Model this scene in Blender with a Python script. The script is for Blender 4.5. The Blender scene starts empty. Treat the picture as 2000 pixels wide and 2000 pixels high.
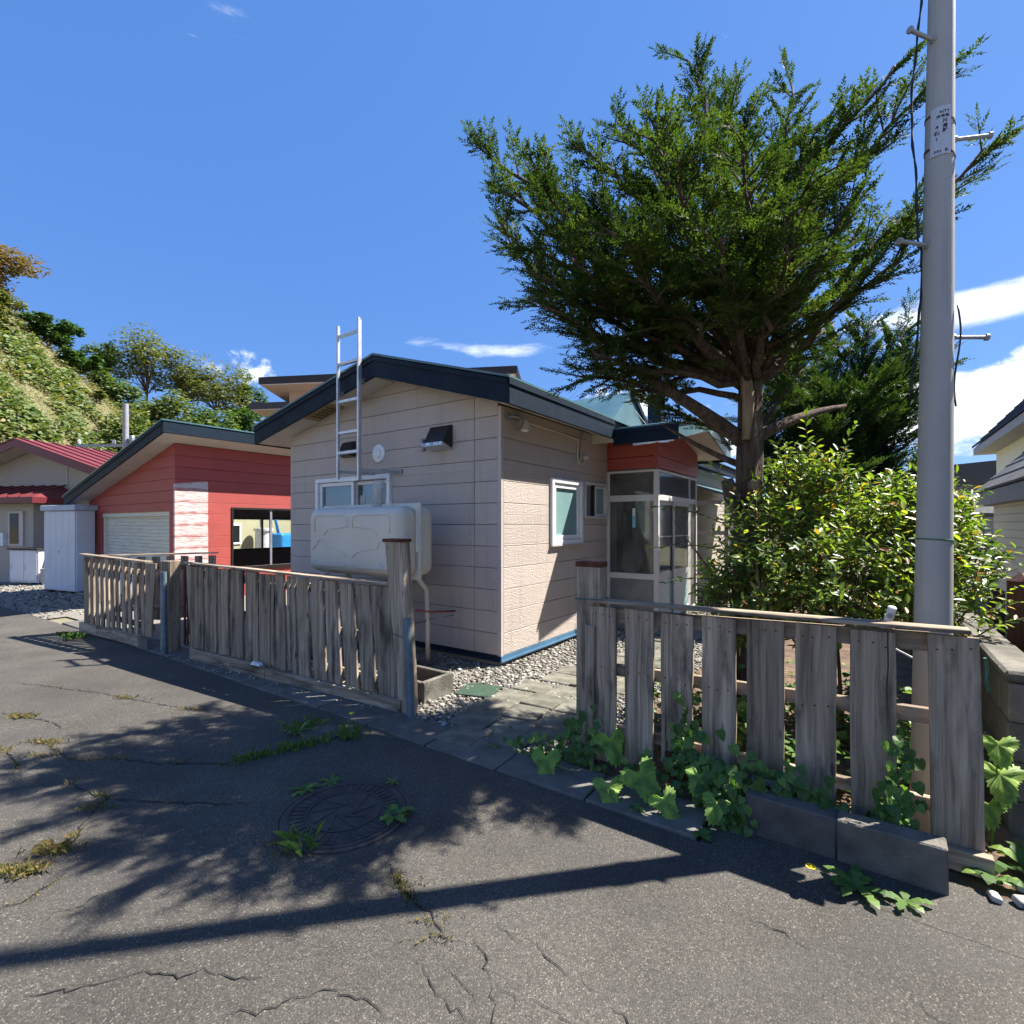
import bpy, math, random
import numpy as np
from mathutils import Vector, Matrix, noise

R = math.radians
rng = random.Random(7)
nrng = np.random.default_rng(11)
scene = bpy.context.scene
col = scene.collection

# ------------------------------------------------------------------ camera
cam_d = bpy.data.cameras.new('camera')
cam_d.sensor_width = 36.0
cam_d.sensor_fit = 'HORIZONTAL'
cam_d.lens = 18.0
cam_d.shift_y = 0.0125
cam_d.clip_start = 0.05
cam_d.clip_end = 3000
cam = bpy.data.objects.new('camera', cam_d)
cam.location = (0, 0, 1.5)
cam.rotation_euler = (R(90), 0, 0)
col.objects.link(cam)
scene.camera = cam

# ------------------------------------------------------------------ light
SUN_EL = R(53.3)
SUN_AZ = math.atan2(0.970, 0.243)          # clockwise from +Y
sun_vec = Vector((math.sin(SUN_AZ) * math.cos(SUN_EL), math.cos(SUN_AZ) * math.cos(SUN_EL), math.sin(SUN_EL)))
sd = bpy.data.lights.new('sun', 'SUN')
sd.energy = 5.0
sd.angle = R(0.53)
sd.color = (1.0, 0.945, 0.86)
sun = bpy.data.objects.new('sun', sd)
sun.rotation_euler = (-sun_vec).to_track_quat('-Z', 'Y').to_euler()
sun.location = (10, 5, 20)
col.objects.link(sun)

scene.view_settings.view_transform = 'Standard'
scene.view_settings.look = 'None'
scene.view_settings.exposure = 1.55
scene.view_settings.gamma = 1.0
scene.view_settings.use_curve_mapping = False
scene.cycles.max_bounces = 6
scene.cycles.diffuse_bounces = 3
scene.cycles.glossy_bounces = 3
scene.cycles.transmission_bounces = 4
scene.cycles.transparent_max_bounces = 8
scene.cycles.caustics_reflective = False
scene.cycles.caustics_refractive = False
scene.cycles.use_adaptive_sampling = True
scene.cycles.adaptive_threshold = 0.025

# ------------------------------------------------------------------ node helpers
class NT:
    def __init__(s, tree):
        s.t = tree
    def n(s, kind, **kw):
        nd = s.t.nodes.new(kind)
        for k, v in kw.items():
            setattr(nd, k, v)
        return nd
    def link(s, a, b):
        s.t.links.new(a, b)
    def put(s, sock, v):
        if hasattr(v, 'is_output'):
            s.link(v, sock)
        else:
            sock.default_value = v
    def math(s, op, a, b=0.0, c=0.0, clamp=False):
        m = s.n('ShaderNodeMath', operation=op, use_clamp=clamp)
        s.put(m.inputs[0], a); s.put(m.inputs[1], b); s.put(m.inputs[2], c)
        return m.outputs[0]
    def mix(s, f, a, b, blend='MIX'):
        m = s.n('ShaderNodeMix', data_type='RGBA', blend_type=blend)
        s.put(m.inputs[0], f)
        for sock, v in ((m.inputs[6], a), (m.inputs[7], b)):
            if hasattr(v, 'is_output'):
                s.link(v, sock)
            else:
                sock.default_value = (v[0], v[1], v[2], 1)
        return m.outputs[2]
    def noise(s, vec, scale, detail=3, rough=0.55, dist=0.0):
        m = s.n('ShaderNodeTexNoise')
        if vec is not None: s.link(vec, m.inputs['Vector'])
        m.inputs['Scale'].default_value = scale
        m.inputs['Detail'].default_value = detail
        m.inputs['Roughness'].default_value = rough
        m.inputs['Distortion'].default_value = dist
        return m.outputs['Fac']
    def voro(s, vec, scale, feature='F1', out='Distance', rand=1.0):
        m = s.n('ShaderNodeTexVoronoi', feature=feature)
        if vec is not None: s.link(vec, m.inputs['Vector'])
        m.inputs['Scale'].default_value = scale
        m.inputs['Randomness'].default_value = rand
        return m.outputs[out]
    def ramp(s, f, lo, hi, a=0.0, b=1.0, smooth=False):
        m = s.n('ShaderNodeMapRange', interpolation_type='SMOOTHSTEP' if smooth else 'LINEAR')
        s.put(m.inputs[0], f)
        m.inputs[1].default_value = lo; m.inputs[2].default_value = hi
        m.inputs[3].default_value = a; m.inputs[4].default_value = b
        return m.outputs[0]
    def sep(s, v):
        m = s.n('ShaderNodeSeparateXYZ'); s.link(v, m.inputs[0]); return m.outputs
    def comb(s, x, y, z):
        m = s.n('ShaderNodeCombineXYZ')
        s.put(m.inputs[0], x); s.put(m.inputs[1], y); s.put(m.inputs[2], z)
        return m.outputs[0]
    def mapping(s, vec, scale=(1, 1, 1), loc=(0, 0, 0)):
        m = s.n('ShaderNodeMapping'); s.link(vec, m.inputs[0])
        m.inputs['Scale'].default_value = scale
        m.inputs['Location'].default_value = loc
        return m.outputs[0]

# ------------------------------------------------------------------ world: clear sky with low clouds
world = bpy.data.worlds.new('World')
scene.world = world
world.use_nodes = True
w = NT(world.node_tree)
world.node_tree.nodes.clear()
sky = w.n('ShaderNodeTexSky', sky_type='NISHITA')
sky.sun_disc = False
sky.sun_elevation = SUN_EL
sky.sun_rotation = SUN_AZ
sky.altitude = 50
sky.air_density = 1.0
sky.dust_density = 0.35
sky.ozone_density = 3.0
geo = w.n('ShaderNodeTexCoord')
d = w.sep(geo.outputs['Generated'])
azim = w.math('ARCTAN2', d[0], d[1])
hyp = w.math('SQRT', w.math('ADD', w.math('MULTIPLY', d[0], d[0]), w.math('MULTIPLY', d[1], d[1])))
elev = w.math('DIVIDE', d[2], w.math('MAXIMUM', hyp, 0.02))
# streaky field: stretched along the horizon
fld = w.comb(w.math('MULTIPLY', azim, 4.0), w.math('MULTIPLY', elev, 14.0), 0.0)
n1 = w.noise(fld, 1.0, 7, 0.58, 0.3)
fld2 = w.comb(w.math('MULTIPLY', azim, 9.0), w.math('MULTIPLY', elev, 12.0), 4.0)
n2 = w.noise(fld2, 1.0, 8, 0.6, 0.2)
def blob(a0, e0, ra, re, k):
    x = w.math('DIVIDE', w.math('SUBTRACT', azim, a0), ra)
    y = w.math('DIVIDE', w.math('SUBTRACT', elev, e0), re)
    r2 = w.math('ADD', w.math('MULTIPLY', x, x), w.math('MULTIPLY', y, y))
    return w.math('MULTIPLY', w.math('POWER', 2.718, w.math('MULTIPLY', r2, -1.0)), k)
# cumulus bank near the horizon, denser to the right; a small one to the left; thin wisps above
cum = None
for b in ((-0.475, 0.268, 0.09, 0.045, 0.30), (0.70, 0.175, 0.30, 0.075, 0.46), (0.20, 0.235, 0.10, 0.055, 0.34),
          (1.25, 0.19, 0.35, 0.09, 0.42), (1.9, 0.20, 0.4, 0.10, 0.42), (2.7, 0.20, 0.45, 0.10, 0.42), (-2.8, 0.20, 0.5, 0.10, 0.42), (-1.9, 0.20, 0.5, 0.09, 0.40)):  # this row: unseen banks beyond the view, added as white fill light
    v = blob(*b)
    cum = v if cum is None else w.math('ADD', cum, v)
wis = None
for b in ((0.74, 0.31, 0.22, 0.040, 0.42), (-0.06, 0.345, 0.20, 0.030, 0.33), (-0.52, 0.87, 0.12, 0.08, 0.22), (0.66, 0.225, 0.25, 0.02, 0.30),
          (1.8, 0.35, 0.6, 0.05, 0.32), (-2.2, 0.4, 0.6, 0.05, 0.32)):
    v = blob(*b)
    wis = v if wis is None else w.math('ADD', wis, v)
cm = w.ramp(w.math('ADD', n2, cum), 0.72, 0.86, 0, 1, True)
wm = w.ramp(w.math('ADD', n1, wis), 0.74, 1.0, 0, 0.85, True)
mask = w.math('MULTIPLY', w.math('MAXIMUM', cm, wm, clamp=True), w.ramp(elev, -0.02, 0.05))
shade = w.ramp(w.math('ADD', w.math('MULTIPLY', elev, 1.5), n2), 0.4, 1.0, 0.0, 1.0)
ccol = w.mix(shade, (5.4, 6.0, 6.9), (8.8, 9.1, 9.4))
skyc = w.mix(1.0, sky.outputs[0], (0.95, 1.04, 1.14), 'MULTIPLY')
skyc = w.mix(0.66, skyc, (0.52, 1.62, 4.75))
wcol = w.mix(mask, skyc, ccol)
bg = w.n('ShaderNodeBackground')
bg.inputs['Strength'].default_value = 0.062
w.link(wcol, bg.inputs['Color'])
wo = w.n('ShaderNodeOutputWorld')
w.link(bg.outputs[0], wo.inputs[0])

# ------------------------------------------------------------------ materials
MATS = {}
def new_mat(name):
    m = bpy.data.materials.new(name)
    m.use_nodes = True
    m.node_tree.nodes.clear()
    t = NT(m.node_tree)
    out = t.n('ShaderNodeOutputMaterial')
    bs = t.n('ShaderNodeBsdfPrincipled')
    t.link(bs.outputs[0], out.inputs[0])
    MATS[name] = m
    return m, t, bs, out
def bump(t, bs, h, strength, dist):
    b = t.n('ShaderNodeBump')
    b.inputs['Strength'].default_value = strength
    b.inputs['Distance'].default_value = dist
    t.link(h, b.inputs['Height'])
    t.link(b.outputs[0], bs.inputs['Normal'])
def objco(t):
    return t.n('ShaderNodeTexCoord').outputs['Object']
def simple(name, c1, c2=None, scale=8, rough=0.6, metal=0.0, bscale=None, bstr=0.3, bdist=0.003, lo=0.35, hi=0.65, detail=4, vary=0.0, stretch=None, spec=0.5):
    m, t, bs, out = new_mat(name)
    co = objco(t)
    if stretch: co = t.mapping(co, stretch)
    c2 = c2 or tuple(x * 0.8 for x in c1)
    f = t.ramp(t.noise(co, scale, detail), lo, hi)
    c = t.mix(f, c1, c2)
    if vary:
        oi = t.n('ShaderNodeObjectInfo')
        k = t.ramp(oi.outputs['Random'], 0, 1, 1 - vary, 1 + vary)
        c = t.mix(1.0, c, t.comb(k, k, k), 'MULTIPLY')
    t.link(c, bs.inputs['Base Color'])
    bs.inputs['Roughness'].default_value = rough
    bs.inputs['Metallic'].default_value = metal
    bs.inputs['Specular IOR Level'].default_value = spec
    if bscale: bump(t, bs, t.noise(co, bscale, 3), bstr, bdist)
    return m

# asphalt with exposed aggregate
m, t, bs, out = new_mat('asphalt')
co = objco(t)
cell = t.voro(co, 135, 'F1', 'Color')
cs = t.sep(cell)
dist = t.voro(co, 135, 'F1', 'Distance')
cell2 = t.voro(co, 300, 'F1', 'Color')
cs2 = t.sep(cell2)
base = t.mix(cs[0], (0.050, 0.047, 0.044), (0.115, 0.107, 0.098))
base = t.mix(t.math('MULTIPLY', cs2[1], 0.35), base, (0.12, 0.113, 0.104))
stone = t.math('MULTIPLY', t.ramp(cs[1], 0.86, 0.90), t.ramp(dist, 0.50, 0.36))
stc = t.mix(cs[2], (0.13, 0.12, 0.105), (0.32, 0.30, 0.265))
base = t.mix(stone, base, stc)
stone2 = t.math('MULTIPLY', t.ramp(cs2[0], 0.90, 0.94), 0.7)
base = t.mix(stone2, base, (0.26, 0.245, 0.225))
big = t.ramp(t.noise(co, 0.9, 5, 0.6), 0.35, 0.7, 0.48, 0.86)
base = t.mix(1.0, base, t.comb(t.math('MULTIPLY', big, 1.03), big, t.math('MULTIPLY', big, 0.93)), 'MULTIPLY')
stain = t.ramp(t.noise(t.mapping(co, (1, 1, 1), (9, 3, 0)), 2.1, 4, 0.6), 0.60, 0.74)
base = t.mix(t.math('MULTIPLY', stain, 0.5), base, (0.035, 0.034, 0.034))
track = t.ramp(t.noise(t.mapping(co, (0.9, 3.2, 1), (2, 7, 0)), 1.0, 3, 0.5), 0.50, 0.66)
base = t.mix(t.math('MULTIPLY', track, 0.30), base, (0.052, 0.050, 0.047))
scuff = t.ramp(t.noise(t.mapping(co, (6, 26, 1)), 1.0, 3, 0.6), 0.70, 0.80)
base = t.mix(t.math('MULTIPLY', scuff, 0.25), base, (0.36, 0.35, 0.34))
t.link(base, bs.inputs['Base Color'])
bs.inputs['Roughness'].default_value = 0.82
bs.inputs['Specular IOR Level'].default_value = 0.35
hh = t.math('ADD', t.math('MULTIPLY', dist, -1.0), t.math('MULTIPLY', t.noise(co, 350, 2), 0.6))
bump(t, bs, hh, 0.5, 0.005)

# embossed siding, one recipe in two paints
def siding(name, c1, c2, bs_scale=34, bstr=0.9, bdist=0.010, dirt=0.25, peel=False, rough=0.55):
    m, t, bs, out = new_mat(name)
    co = objco(t)
    f = t.ramp(t.noise(co, 1.7, 5), 0.3, 0.7)
    c = t.mix(f, c1, c2)
    drip = t.ramp(t.noise(t.mapping(co, (9, 9, 0.8)), 1.0, 4), 0.52, 0.78)
    c = t.mix(t.math('MULTIPLY', drip, dirt), c, tuple(x * 0.55 for x in c1))
    if peel:
        s = t.sep(co)
        # old white primer showing on the part nearest the front corner
        nn = t.noise(t.mapping(co, (5, 5, 34)), 1.0, 6, 0.7)
        fz = t.math('FRACT', t.math('DIVIDE', t.math('ADD', s[2], 0.10), 0.2275))
        nn = t.math('SUBTRACT', nn, t.ramp(t.math('ABSOLUTE', t.math('SUBTRACT', fz, 0.55)), 0.28, 0.5, 0.0, 0.16))
        ed = t.math('ADD', s[0], t.math('MULTIPLY', t.math('SUBTRACT', t.noise(co, 9, 3), 0.5), 0.03))
        region = t.math('MULTIPLY', t.math('LESS_THAN', ed, 0.60), t.math('LESS_THAN', t.math('ADD', s[2], t.math('MULTIPLY', s[0], -0.14)), 2.30))
        pm = t.math('MULTIPLY', region, t.ramp(nn, 0.30, 0.52, 0.12, 0.95))
        c = t.mix(pm, c, (0.60, 0.55, 0.52))
    oi = t.n('ShaderNodeObjectInfo')
    kk = t.ramp(oi.outputs['Random'], 0, 1, 0.95, 1.04)
    c = t.mix(1.0, c, t.comb(kk, kk, kk), 'MULTIPLY')
    t.link(c, bs.inputs['Base Color'])
    bs.inputs['Roughness'].default_value = rough
    h = t.noise(t.mapping(co, (1, 1, 1.5)), bs_scale, 4, 0.5, 0.6)
    h = t.ramp(h, 0.36, 0.62, 0, 1, True)
    bump(t, bs, h, bstr, bdist)
    return m
siding('siding_beige', (0.50, 0.425, 0.375), (0.455, 0.39, 0.345), 46, 0.5, 0.007, 0.34)
siding('siding_red', (0.38, 0.068, 0.055), (0.33, 0.058, 0.048), 60, 0.25, 0.004, 0.12)
siding('siding_red_worn', (0.38, 0.068, 0.055), (0.33, 0.058, 0.048), 60, 0.25, 0.004, 0.12, peel=True)
siding('siding_neighbour_shade', (0.40, 0.35, 0.30), (0.37, 0.33, 0.29), 70, 0.6, 0.006, 0.15)  # neighbour's front walls, greyer shaded tone put into the colour
siding('siding_peach', (0.46, 0.33, 0.235), (0.43, 0.31, 0.22), 40, 0.2, 0.003, 0.08)
siding('siding_cream', (0.66, 0.66, 0.50), (0.62, 0.62, 0.48), 50, 0.2, 0.003, 0.1)
siding('siding_neighbour_sun', (0.42, 0.385, 0.255), (0.39, 0.36, 0.24), 50, 0.2, 0.003, 0.1)  # same neighbour's side wall, yellower sunlit tone put into the colour
simple('sheathing', (0.24, 0.205, 0.185), rough=0.9)
simple('sheathing_red', (0.14, 0.028, 0.024), rough=0.9)
simple('trim_beige', (0.50, 0.43, 0.395), (0.46, 0.395, 0.365), rough=0.5)
simple('trim_red', (0.33, 0.07, 0.058), (0.28, 0.06, 0.05), rough=0.5)

# navy painted boards, sun-bleached and flaking
m, t, bs, out = new_mat('navy_paint')
co = objco(t)
f = t.ramp(t.noise(co, 3.0, 5), 0.35, 0.7)
c = t.mix(f, (0.006, 0.014, 0.026), (0.010, 0.022, 0.038))
fl = t.ramp(t.noise(t.mapping(co, (5, 5, 22)), 1.0, 6, 0.7), 0.66, 0.72)
c = t.mix(t.math('MULTIPLY', fl, 0.30), c, (0.12, 0.13, 0.135))
t.link(c, bs.inputs['Base Color'])
bs.inputs['Specular IOR Level'].default_value = 0.14
bs.inputs['Roughness'].default_value = 0.6
bump(t, bs, t.noise(co, 22, 4), 0.35, 0.006)
simple('roof_teal', (0.055, 0.12, 0.14), (0.08, 0.16, 0.18), 2.5, 0.35, 0.0, 12, 0.1, 0.003)
simple('soffit', (0.62, 0.58, 0.53), (0.55, 0.52, 0.48), 3, 0.7)
simple('blue_strip', (0.07, 0.165, 0.27), (0.055, 0.13, 0.22), 5, 0.4)
simple('foundation', (0.38, 0.35, 0.30), (0.26, 0.245, 0.2), 4, 0.9, bscale=40, bstr=0.4, bdist=0.004)
simple('white_vinyl', (0.80, 0.80, 0.80), (0.72, 0.73, 0.74), 3, 0.35)
simple('aluminium', (0.62, 0.605, 0.58), (0.54, 0.53, 0.51), 6, 0.42, 0.0, lo=0.3, hi=0.8)
simple('aluminium_bright', (0.66, 0.67, 0.68), (0.50, 0.51, 0.53), 12, 0.38, 0.6)
simple('aluminium_dark', (0.035, 0.028, 0.026), rough=0.4, metal=0.4)
simple('aluminium_violet', (0.30, 0.28, 0.34), rough=0.4, metal=0.2)
simple('black_metal', (0.012, 0.012, 0.013), (0.02, 0.02, 0.02), 6, 0.32)
simple('foil', (0.75, 0.75, 0.76), (0.60, 0.60, 0.62), 30, 0.28, 0.9, 45, 0.7, 0.01)
simple('galvanised', (0.30, 0.34, 0.37), (0.20, 0.235, 0.26), 14, 0.5, 0.55, 40, 0.15, 0.002)
simple('pipe_blue_grey', (0.16, 0.22, 0.26), (0.10, 0.14, 0.17), 10, 0.55, 0.3, 40, 0.2, 0.002)
simple('rust', (0.13, 0.04, 0.018), (0.055, 0.018, 0.010), 18, 0.9, 0.0, 60, 0.5, 0.004)
m, t, bs, out = new_mat('tank_paint')
co = objco(t)
c = t.mix(t.ramp(t.noise(co, 3.0, 4), 0.35, 0.65), (0.60, 0.57, 0.49), (0.55, 0.52, 0.45))
drip = t.ramp(t.noise(t.mapping(co, (16, 16, 1.0)), 1.0, 4, 0.6), 0.58, 0.76)
c = t.mix(t.math('MULTIPLY', drip, 0.28), c, (0.30, 0.25, 0.18))
rs = t.ramp(t.noise(t.mapping(co, (7, 7, 5)), 1.0, 5, 0.7), 0.70, 0.76)
c = t.mix(t.math('MULTIPLY', rs, 0.5), c, (0.24, 0.12, 0.06))
t.link(c, bs.inputs['Base Color'])
bs.inputs['Roughness'].default_value = 0.45
bump(t, bs, t.noise(co, 160, 3), 0.08, 0.002)
simple('cream_plastic', (0.62, 0.57, 0.45), (0.55, 0.5, 0.4), 6, 0.45)
m, t, bs, out = new_mat('pole_paint')
co = objco(t)
c = t.mix(t.ramp(t.noise(co, 3.0, 4), 0.3, 0.7), (0.40, 0.385, 0.355), (0.345, 0.333, 0.308))
stk = t.ramp(t.noise(t.mapping(co, (22, 22, 0.7)), 1.0, 4, 0.6), 0.56, 0.74)
c = t.mix(t.math('MULTIPLY', stk, 0.35), c, (0.17, 0.165, 0.15))
spk = t.ramp(t.noise(co, 160, 2), 0.64, 0.72)
c = t.mix(t.math('MULTIPLY', spk, 0.3), c, (0.20, 0.20, 0.19))
t.link(c, bs.inputs['Base Color'])
bs.inputs['Roughness'].default_value = 0.6
bs.inputs['Specular IOR Level'].default_value = 0.35
bump(t, bs, t.noise(co, 120, 3), 0.25, 0.002)
simple('grey_metal', (0.34, 0.345, 0.35), (0.27, 0.275, 0.28), 8, 0.5, 0.2)
simple('concrete', (0.135, 0.127, 0.113), (0.082, 0.078, 0.070), 5, 0.92, 0, 55, 0.5, 0.004, vary=0.12)
simple('concrete_dark', (0.11, 0.103, 0.094), (0.055, 0.052, 0.047), 7, 0.95, 0, 60, 0.8, 0.006, vary=0.1)
simple('block_concrete', (0.18, 0.165, 0.14), (0.085, 0.080, 0.066), 6, 0.95, 0, 90, 0.9, 0.008, vary=0.12)
simple('paving', (0.17, 0.16, 0.125), (0.085, 0.082, 0.064), 7, 0.9, 0, 70, 0.4, 0.003, vary=0.16)
simple('soil', (0.16, 0.10, 0.065), (0.075, 0.05, 0.034), 5, 0.98, 0, 40, 1.0, 0.02)
simple('yard_gravel', (0.26, 0.24, 0.20), (0.14, 0.13, 0.11), 60, 0.95, 0, 75, 1.0, 0.015)
simple('ground_mix', (0.15, 0.14, 0.075), (0.21, 0.19, 0.13), 0.8, 0.98, 0, 8, 0.8, 0.03)
simple('iron', (0.085, 0.072, 0.066), (0.055, 0.047, 0.044), 12, 0.7, 0.3, 60, 0.4, 0.004)
simple('hill_soil', (0.115, 0.12, 0.05), (0.17, 0.155, 0.08), 0.8, 0.98, 0, 8, 0.8, 0.03)
simple('crack', (0.012, 0.012, 0.012), rough=1.0)
simple('bark', (0.135, 0.092, 0.068), (0.055, 0.036, 0.027), 5, 0.95, 0, 16, 1.0, 0.03, stretch=(6, 6, 0.9), lo=0.38, hi=0.6)
simple('bark_pale', (0.33, 0.25, 0.17), (0.19, 0.13, 0.085), 5, 0.95, 0, 16, 0.8, 0.02, stretch=(6, 6, 0.9))
simple('twig', (0.10, 0.065, 0.045), rough=0.95)
simple('red_roof', (0.15, 0.022, 0.026), (0.125, 0.019, 0.022), 3, 0.55)
simple('red_fascia', (0.13, 0.017, 0.022), (0.11, 0.014, 0.018), 3, 0.45)
simple('brown_roof', (0.030, 0.020, 0.020), (0.022, 0.015, 0.015), 4, 0.4)
simple('white_shed', (0.62, 0.625, 0.66), (0.56, 0.565, 0.60), 2, 0.45)
simple('shed_blue', (0.42, 0.48, 0.58), rough=0.45)
simple('shutter_paint', (0.66, 0.63, 0.52), (0.58, 0.55, 0.45), 3, 0.5, stretch=(1, 1, 5))
simple('tile_dark', (0.045, 0.043, 0.045), (0.075, 0.068, 0.064), 5, 0.7, vary=0.25)
simple('tile_blue', (0.030, 0.042, 0.070), (0.042, 0.056, 0.088), 5, 0.9, spec=0.05, vary=0.15)
simple('roof_trim_grey', (0.27, 0.27, 0.285), rough=0.6)
simple('brown_wood', (0.115, 0.038, 0.020), (0.075, 0.025, 0.014), 6, 0.5, stretch=(8, 8, 1))
simple('tank_blue', (0.03, 0.25, 0.62), rough=0.4)
simple('white_plain', (0.78, 0.78, 0.78), rough=0.5)
simple('wire_black', (0.012, 0.012, 0.014), rough=0.5)
simple('wire_green', (0.02, 0.14, 0.085), rough=0.5)
simple('copper_red', (0.28, 0.05, 0.03), rough=0.5)
simple('ink', (0.022, 0.022, 0.03), rough=0.6)
simple('plate_white', (0.50, 0.51, 0.56), (0.46, 0.47, 0.52), 20, 0.5)
simple('tarp_black', (0.012, 0.012, 0.014), rough=0.45)
simple('green_mesh', (0.025, 0.06, 0.035), rough=0.8, bscale=200, bstr=0.6)
simple('wood_grille', (0.36, 0.25, 0.11), (0.28, 0.19, 0.08), 20, 0.8)
simple('dark_inside', (0.02, 0.018, 0.016), rough=0.9)
simple('curtain_grey', (0.22, 0.20, 0.19), (0.10, 0.095, 0.09), 3, 0.9, stretch=(14, 14, 0.3))
simple('door_brown', (0.10, 0.055, 0.035), (0.07, 0.04, 0.025), 4, 0.5)
simple('stone_white', (0.42, 0.40, 0.37), (0.30, 0.285, 0.26), 20, 0.85, vary=0.3)
simple('flower_yellow', (0.80, 0.52, 0.01), rough=0.7)
simple('tag_blue', (0.18, 0.55, 0.75), rough=0.5)
simple('far_grey', (0.20, 0.195, 0.20), rough=0.8)
simple('reflector', (0.7, 0.72, 0.75), rough=0.2, metal=0.9)
simple('bulb', (0.75, 0.72, 0.66), rough=0.3)

# weathered grey timber, grain along local Z
m, t, bs, out = new_mat('old_wood')
oi = t.n('ShaderNodeObjectInfo')
co = objco(t)
off = t.math('MULTIPLY', oi.outputs['Random'], 37.0)
s = t.sep(co)
v = t.comb(t.math('ADD', s[0], off), s[1], t.math('ADD', s[2], off))
warp = t.noise(t.mapping(v, (3, 3, 2.2)), 1.0, 2)
gr_ = t.comb(t.math('ADD', t.math('MULTIPLY', t.sep(v)[0], 46.0), t.math('MULTIPLY', warp, 1.6)), t.math('MULTIPLY', s[1], 20.0), t.math('MULTIPLY', t.sep(v)[2], 1.3))
g1 = t.noise(gr_, 1.0, 5, 0.62)
g2 = t.noise(t.mapping(gr_, (3.2, 3, 2.0)), 1.0, 3)
c = t.mix(t.ramp(g1, 0.33, 0.66), (0.145, 0.120, 0.098), (0.40, 0.348, 0.295))
blot = t.ramp(t.noise(t.mapping(v, (7, 7, 2.0)), 1.0, 4, 0.6), 0.52, 0.68)
c = t.mix(t.math('MULTIPLY', blot, 0.85), c, (0.046, 0.042, 0.038))
split = t.ramp(t.noise(t.mapping(gr_, (1.6, 1, 0.35), (3, 0, 0)), 1.0, 2, 0.4), 0.70, 0.74)
c = t.mix(t.math('MULTIPLY', split, 0.85), c, (0.022, 0.020, 0.018))
pale = t.ramp(t.noise(t.mapping(v, (10, 10, 1.1), (5, 5, 5)), 1.0, 4, 0.6), 0.58, 0.72)
c = t.mix(t.math('MULTIPLY', pale, 0.55), c, (0.56, 0.50, 0.44))
# knots
kv = t.mapping(v, (9, 3, 2.6))
kd = t.voro(kv, 1.0, 'F1', 'Distance')
knot = t.ramp(kd, 0.05, 0.115, 1, 0)
c = t.mix(t.math('MULTIPLY', knot, 0.8), c, (0.045, 0.035, 0.03))
k = t.ramp(oi.outputs['Random'], 0, 1, 0.74, 1.18)
c = t.mix(1.0, c, t.comb(t.math('MULTIPLY', k, 1.14), t.math('MULTIPLY', k, 1.04), t.math('MULTIPLY', k, 0.90)), 'MULTIPLY')
t.link(c, bs.inputs['Base Color'])
bs.inputs['Roughness'].default_value = 0.88
bs.inputs['Specular IOR Level'].default_value = 0.3
bump(t, bs, t.math('ADD', g1, t.math('MULTIPLY', g2, 0.5)), 0.9, 0.006)

# thin window glass: clear with a Fresnel reflection
m, t, bs, out = new_mat('glass')
t.t.nodes.remove(bs)
fr = t.n('ShaderNodeFresnel'); fr.inputs['IOR'].default_value = 1.5
tr = t.n('ShaderNodeBsdfTransparent'); tr.inputs[0].default_value = (0.88, 0.91, 0.90, 1)
gl = t.n('ShaderNodeBsdfGlossy'); gl.inputs['Roughness'].default_value = 0.02
mx = t.n('ShaderNodeMixShader')
t.link(t.math('MULTIPLY_ADD', fr.outputs[0], 0.55, 0.0, clamp=True), mx.inputs[0]); t.link(tr.outputs[0], mx.inputs[1]); t.link(gl.outputs[0], mx.inputs[2])
t.link(mx.outputs[0], out.inputs[0])
# dusty glass of the porch
m, t, bs, out = new_mat('glass_dusty')
tr = t.n('ShaderNodeBsdfTransparent'); tr.inputs[0].default_value = (0.80, 0.84, 0.83, 1)
gl = t.n('ShaderNodeBsdfGlossy'); gl.inputs['Roughness'].default_value = 0.05
fr = t.n('ShaderNodeFresnel'); fr.inputs['IOR'].default_value = 1.5
mx = t.n('ShaderNodeMixShader')
t.link(t.math('MULTIPLY_ADD', fr.outputs[0], 0.9, 0.01, clamp=True), mx.inputs[0]); t.link(tr.outputs[0], mx.inputs[1]); t.link(gl.outputs[0], mx.inputs[2])
mx2 = t.n('ShaderNodeMixShader')
df = t.n('ShaderNodeBsdfDiffuse'); df.inputs[0].default_value = (0.5, 0.5, 0.48, 1)
du = t.ramp(t.noise(t.mapping(objco(t), (2, 2, 1)), 2.0, 4), 0.35, 0.75, 0.03, 0.20)
t.link(du, mx2.inputs[0]); t.link(mx.outputs[0], mx2.inputs[1]); t.link(df.outputs[0], mx2.inputs[2])
t.link(mx2.outputs[0], out.inputs[0])
simple('frosted', (0.20, 0.33, 0.33), (0.17, 0.285, 0.29), 3, 0.22)
simple('frosted_pale', (0.34, 0.52, 0.52), (0.30, 0.46, 0.47), 3, 0.3)
simple('frosted_grey', (0.22, 0.225, 0.22), (0.15, 0.16, 0.158), 7, 0.25, 0, 26, 0.5, 0.01)
simple('dark_glass', (0.010, 0.012, 0.013), rough=0.06)
simple('clear_plastic', (0.55, 0.57, 0.54), (0.4, 0.42, 0.4), 9, 0.2)
MATS['clear_plastic'].node_tree.nodes['Principled BSDF'].inputs['Alpha'].default_value = 0.45

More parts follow.
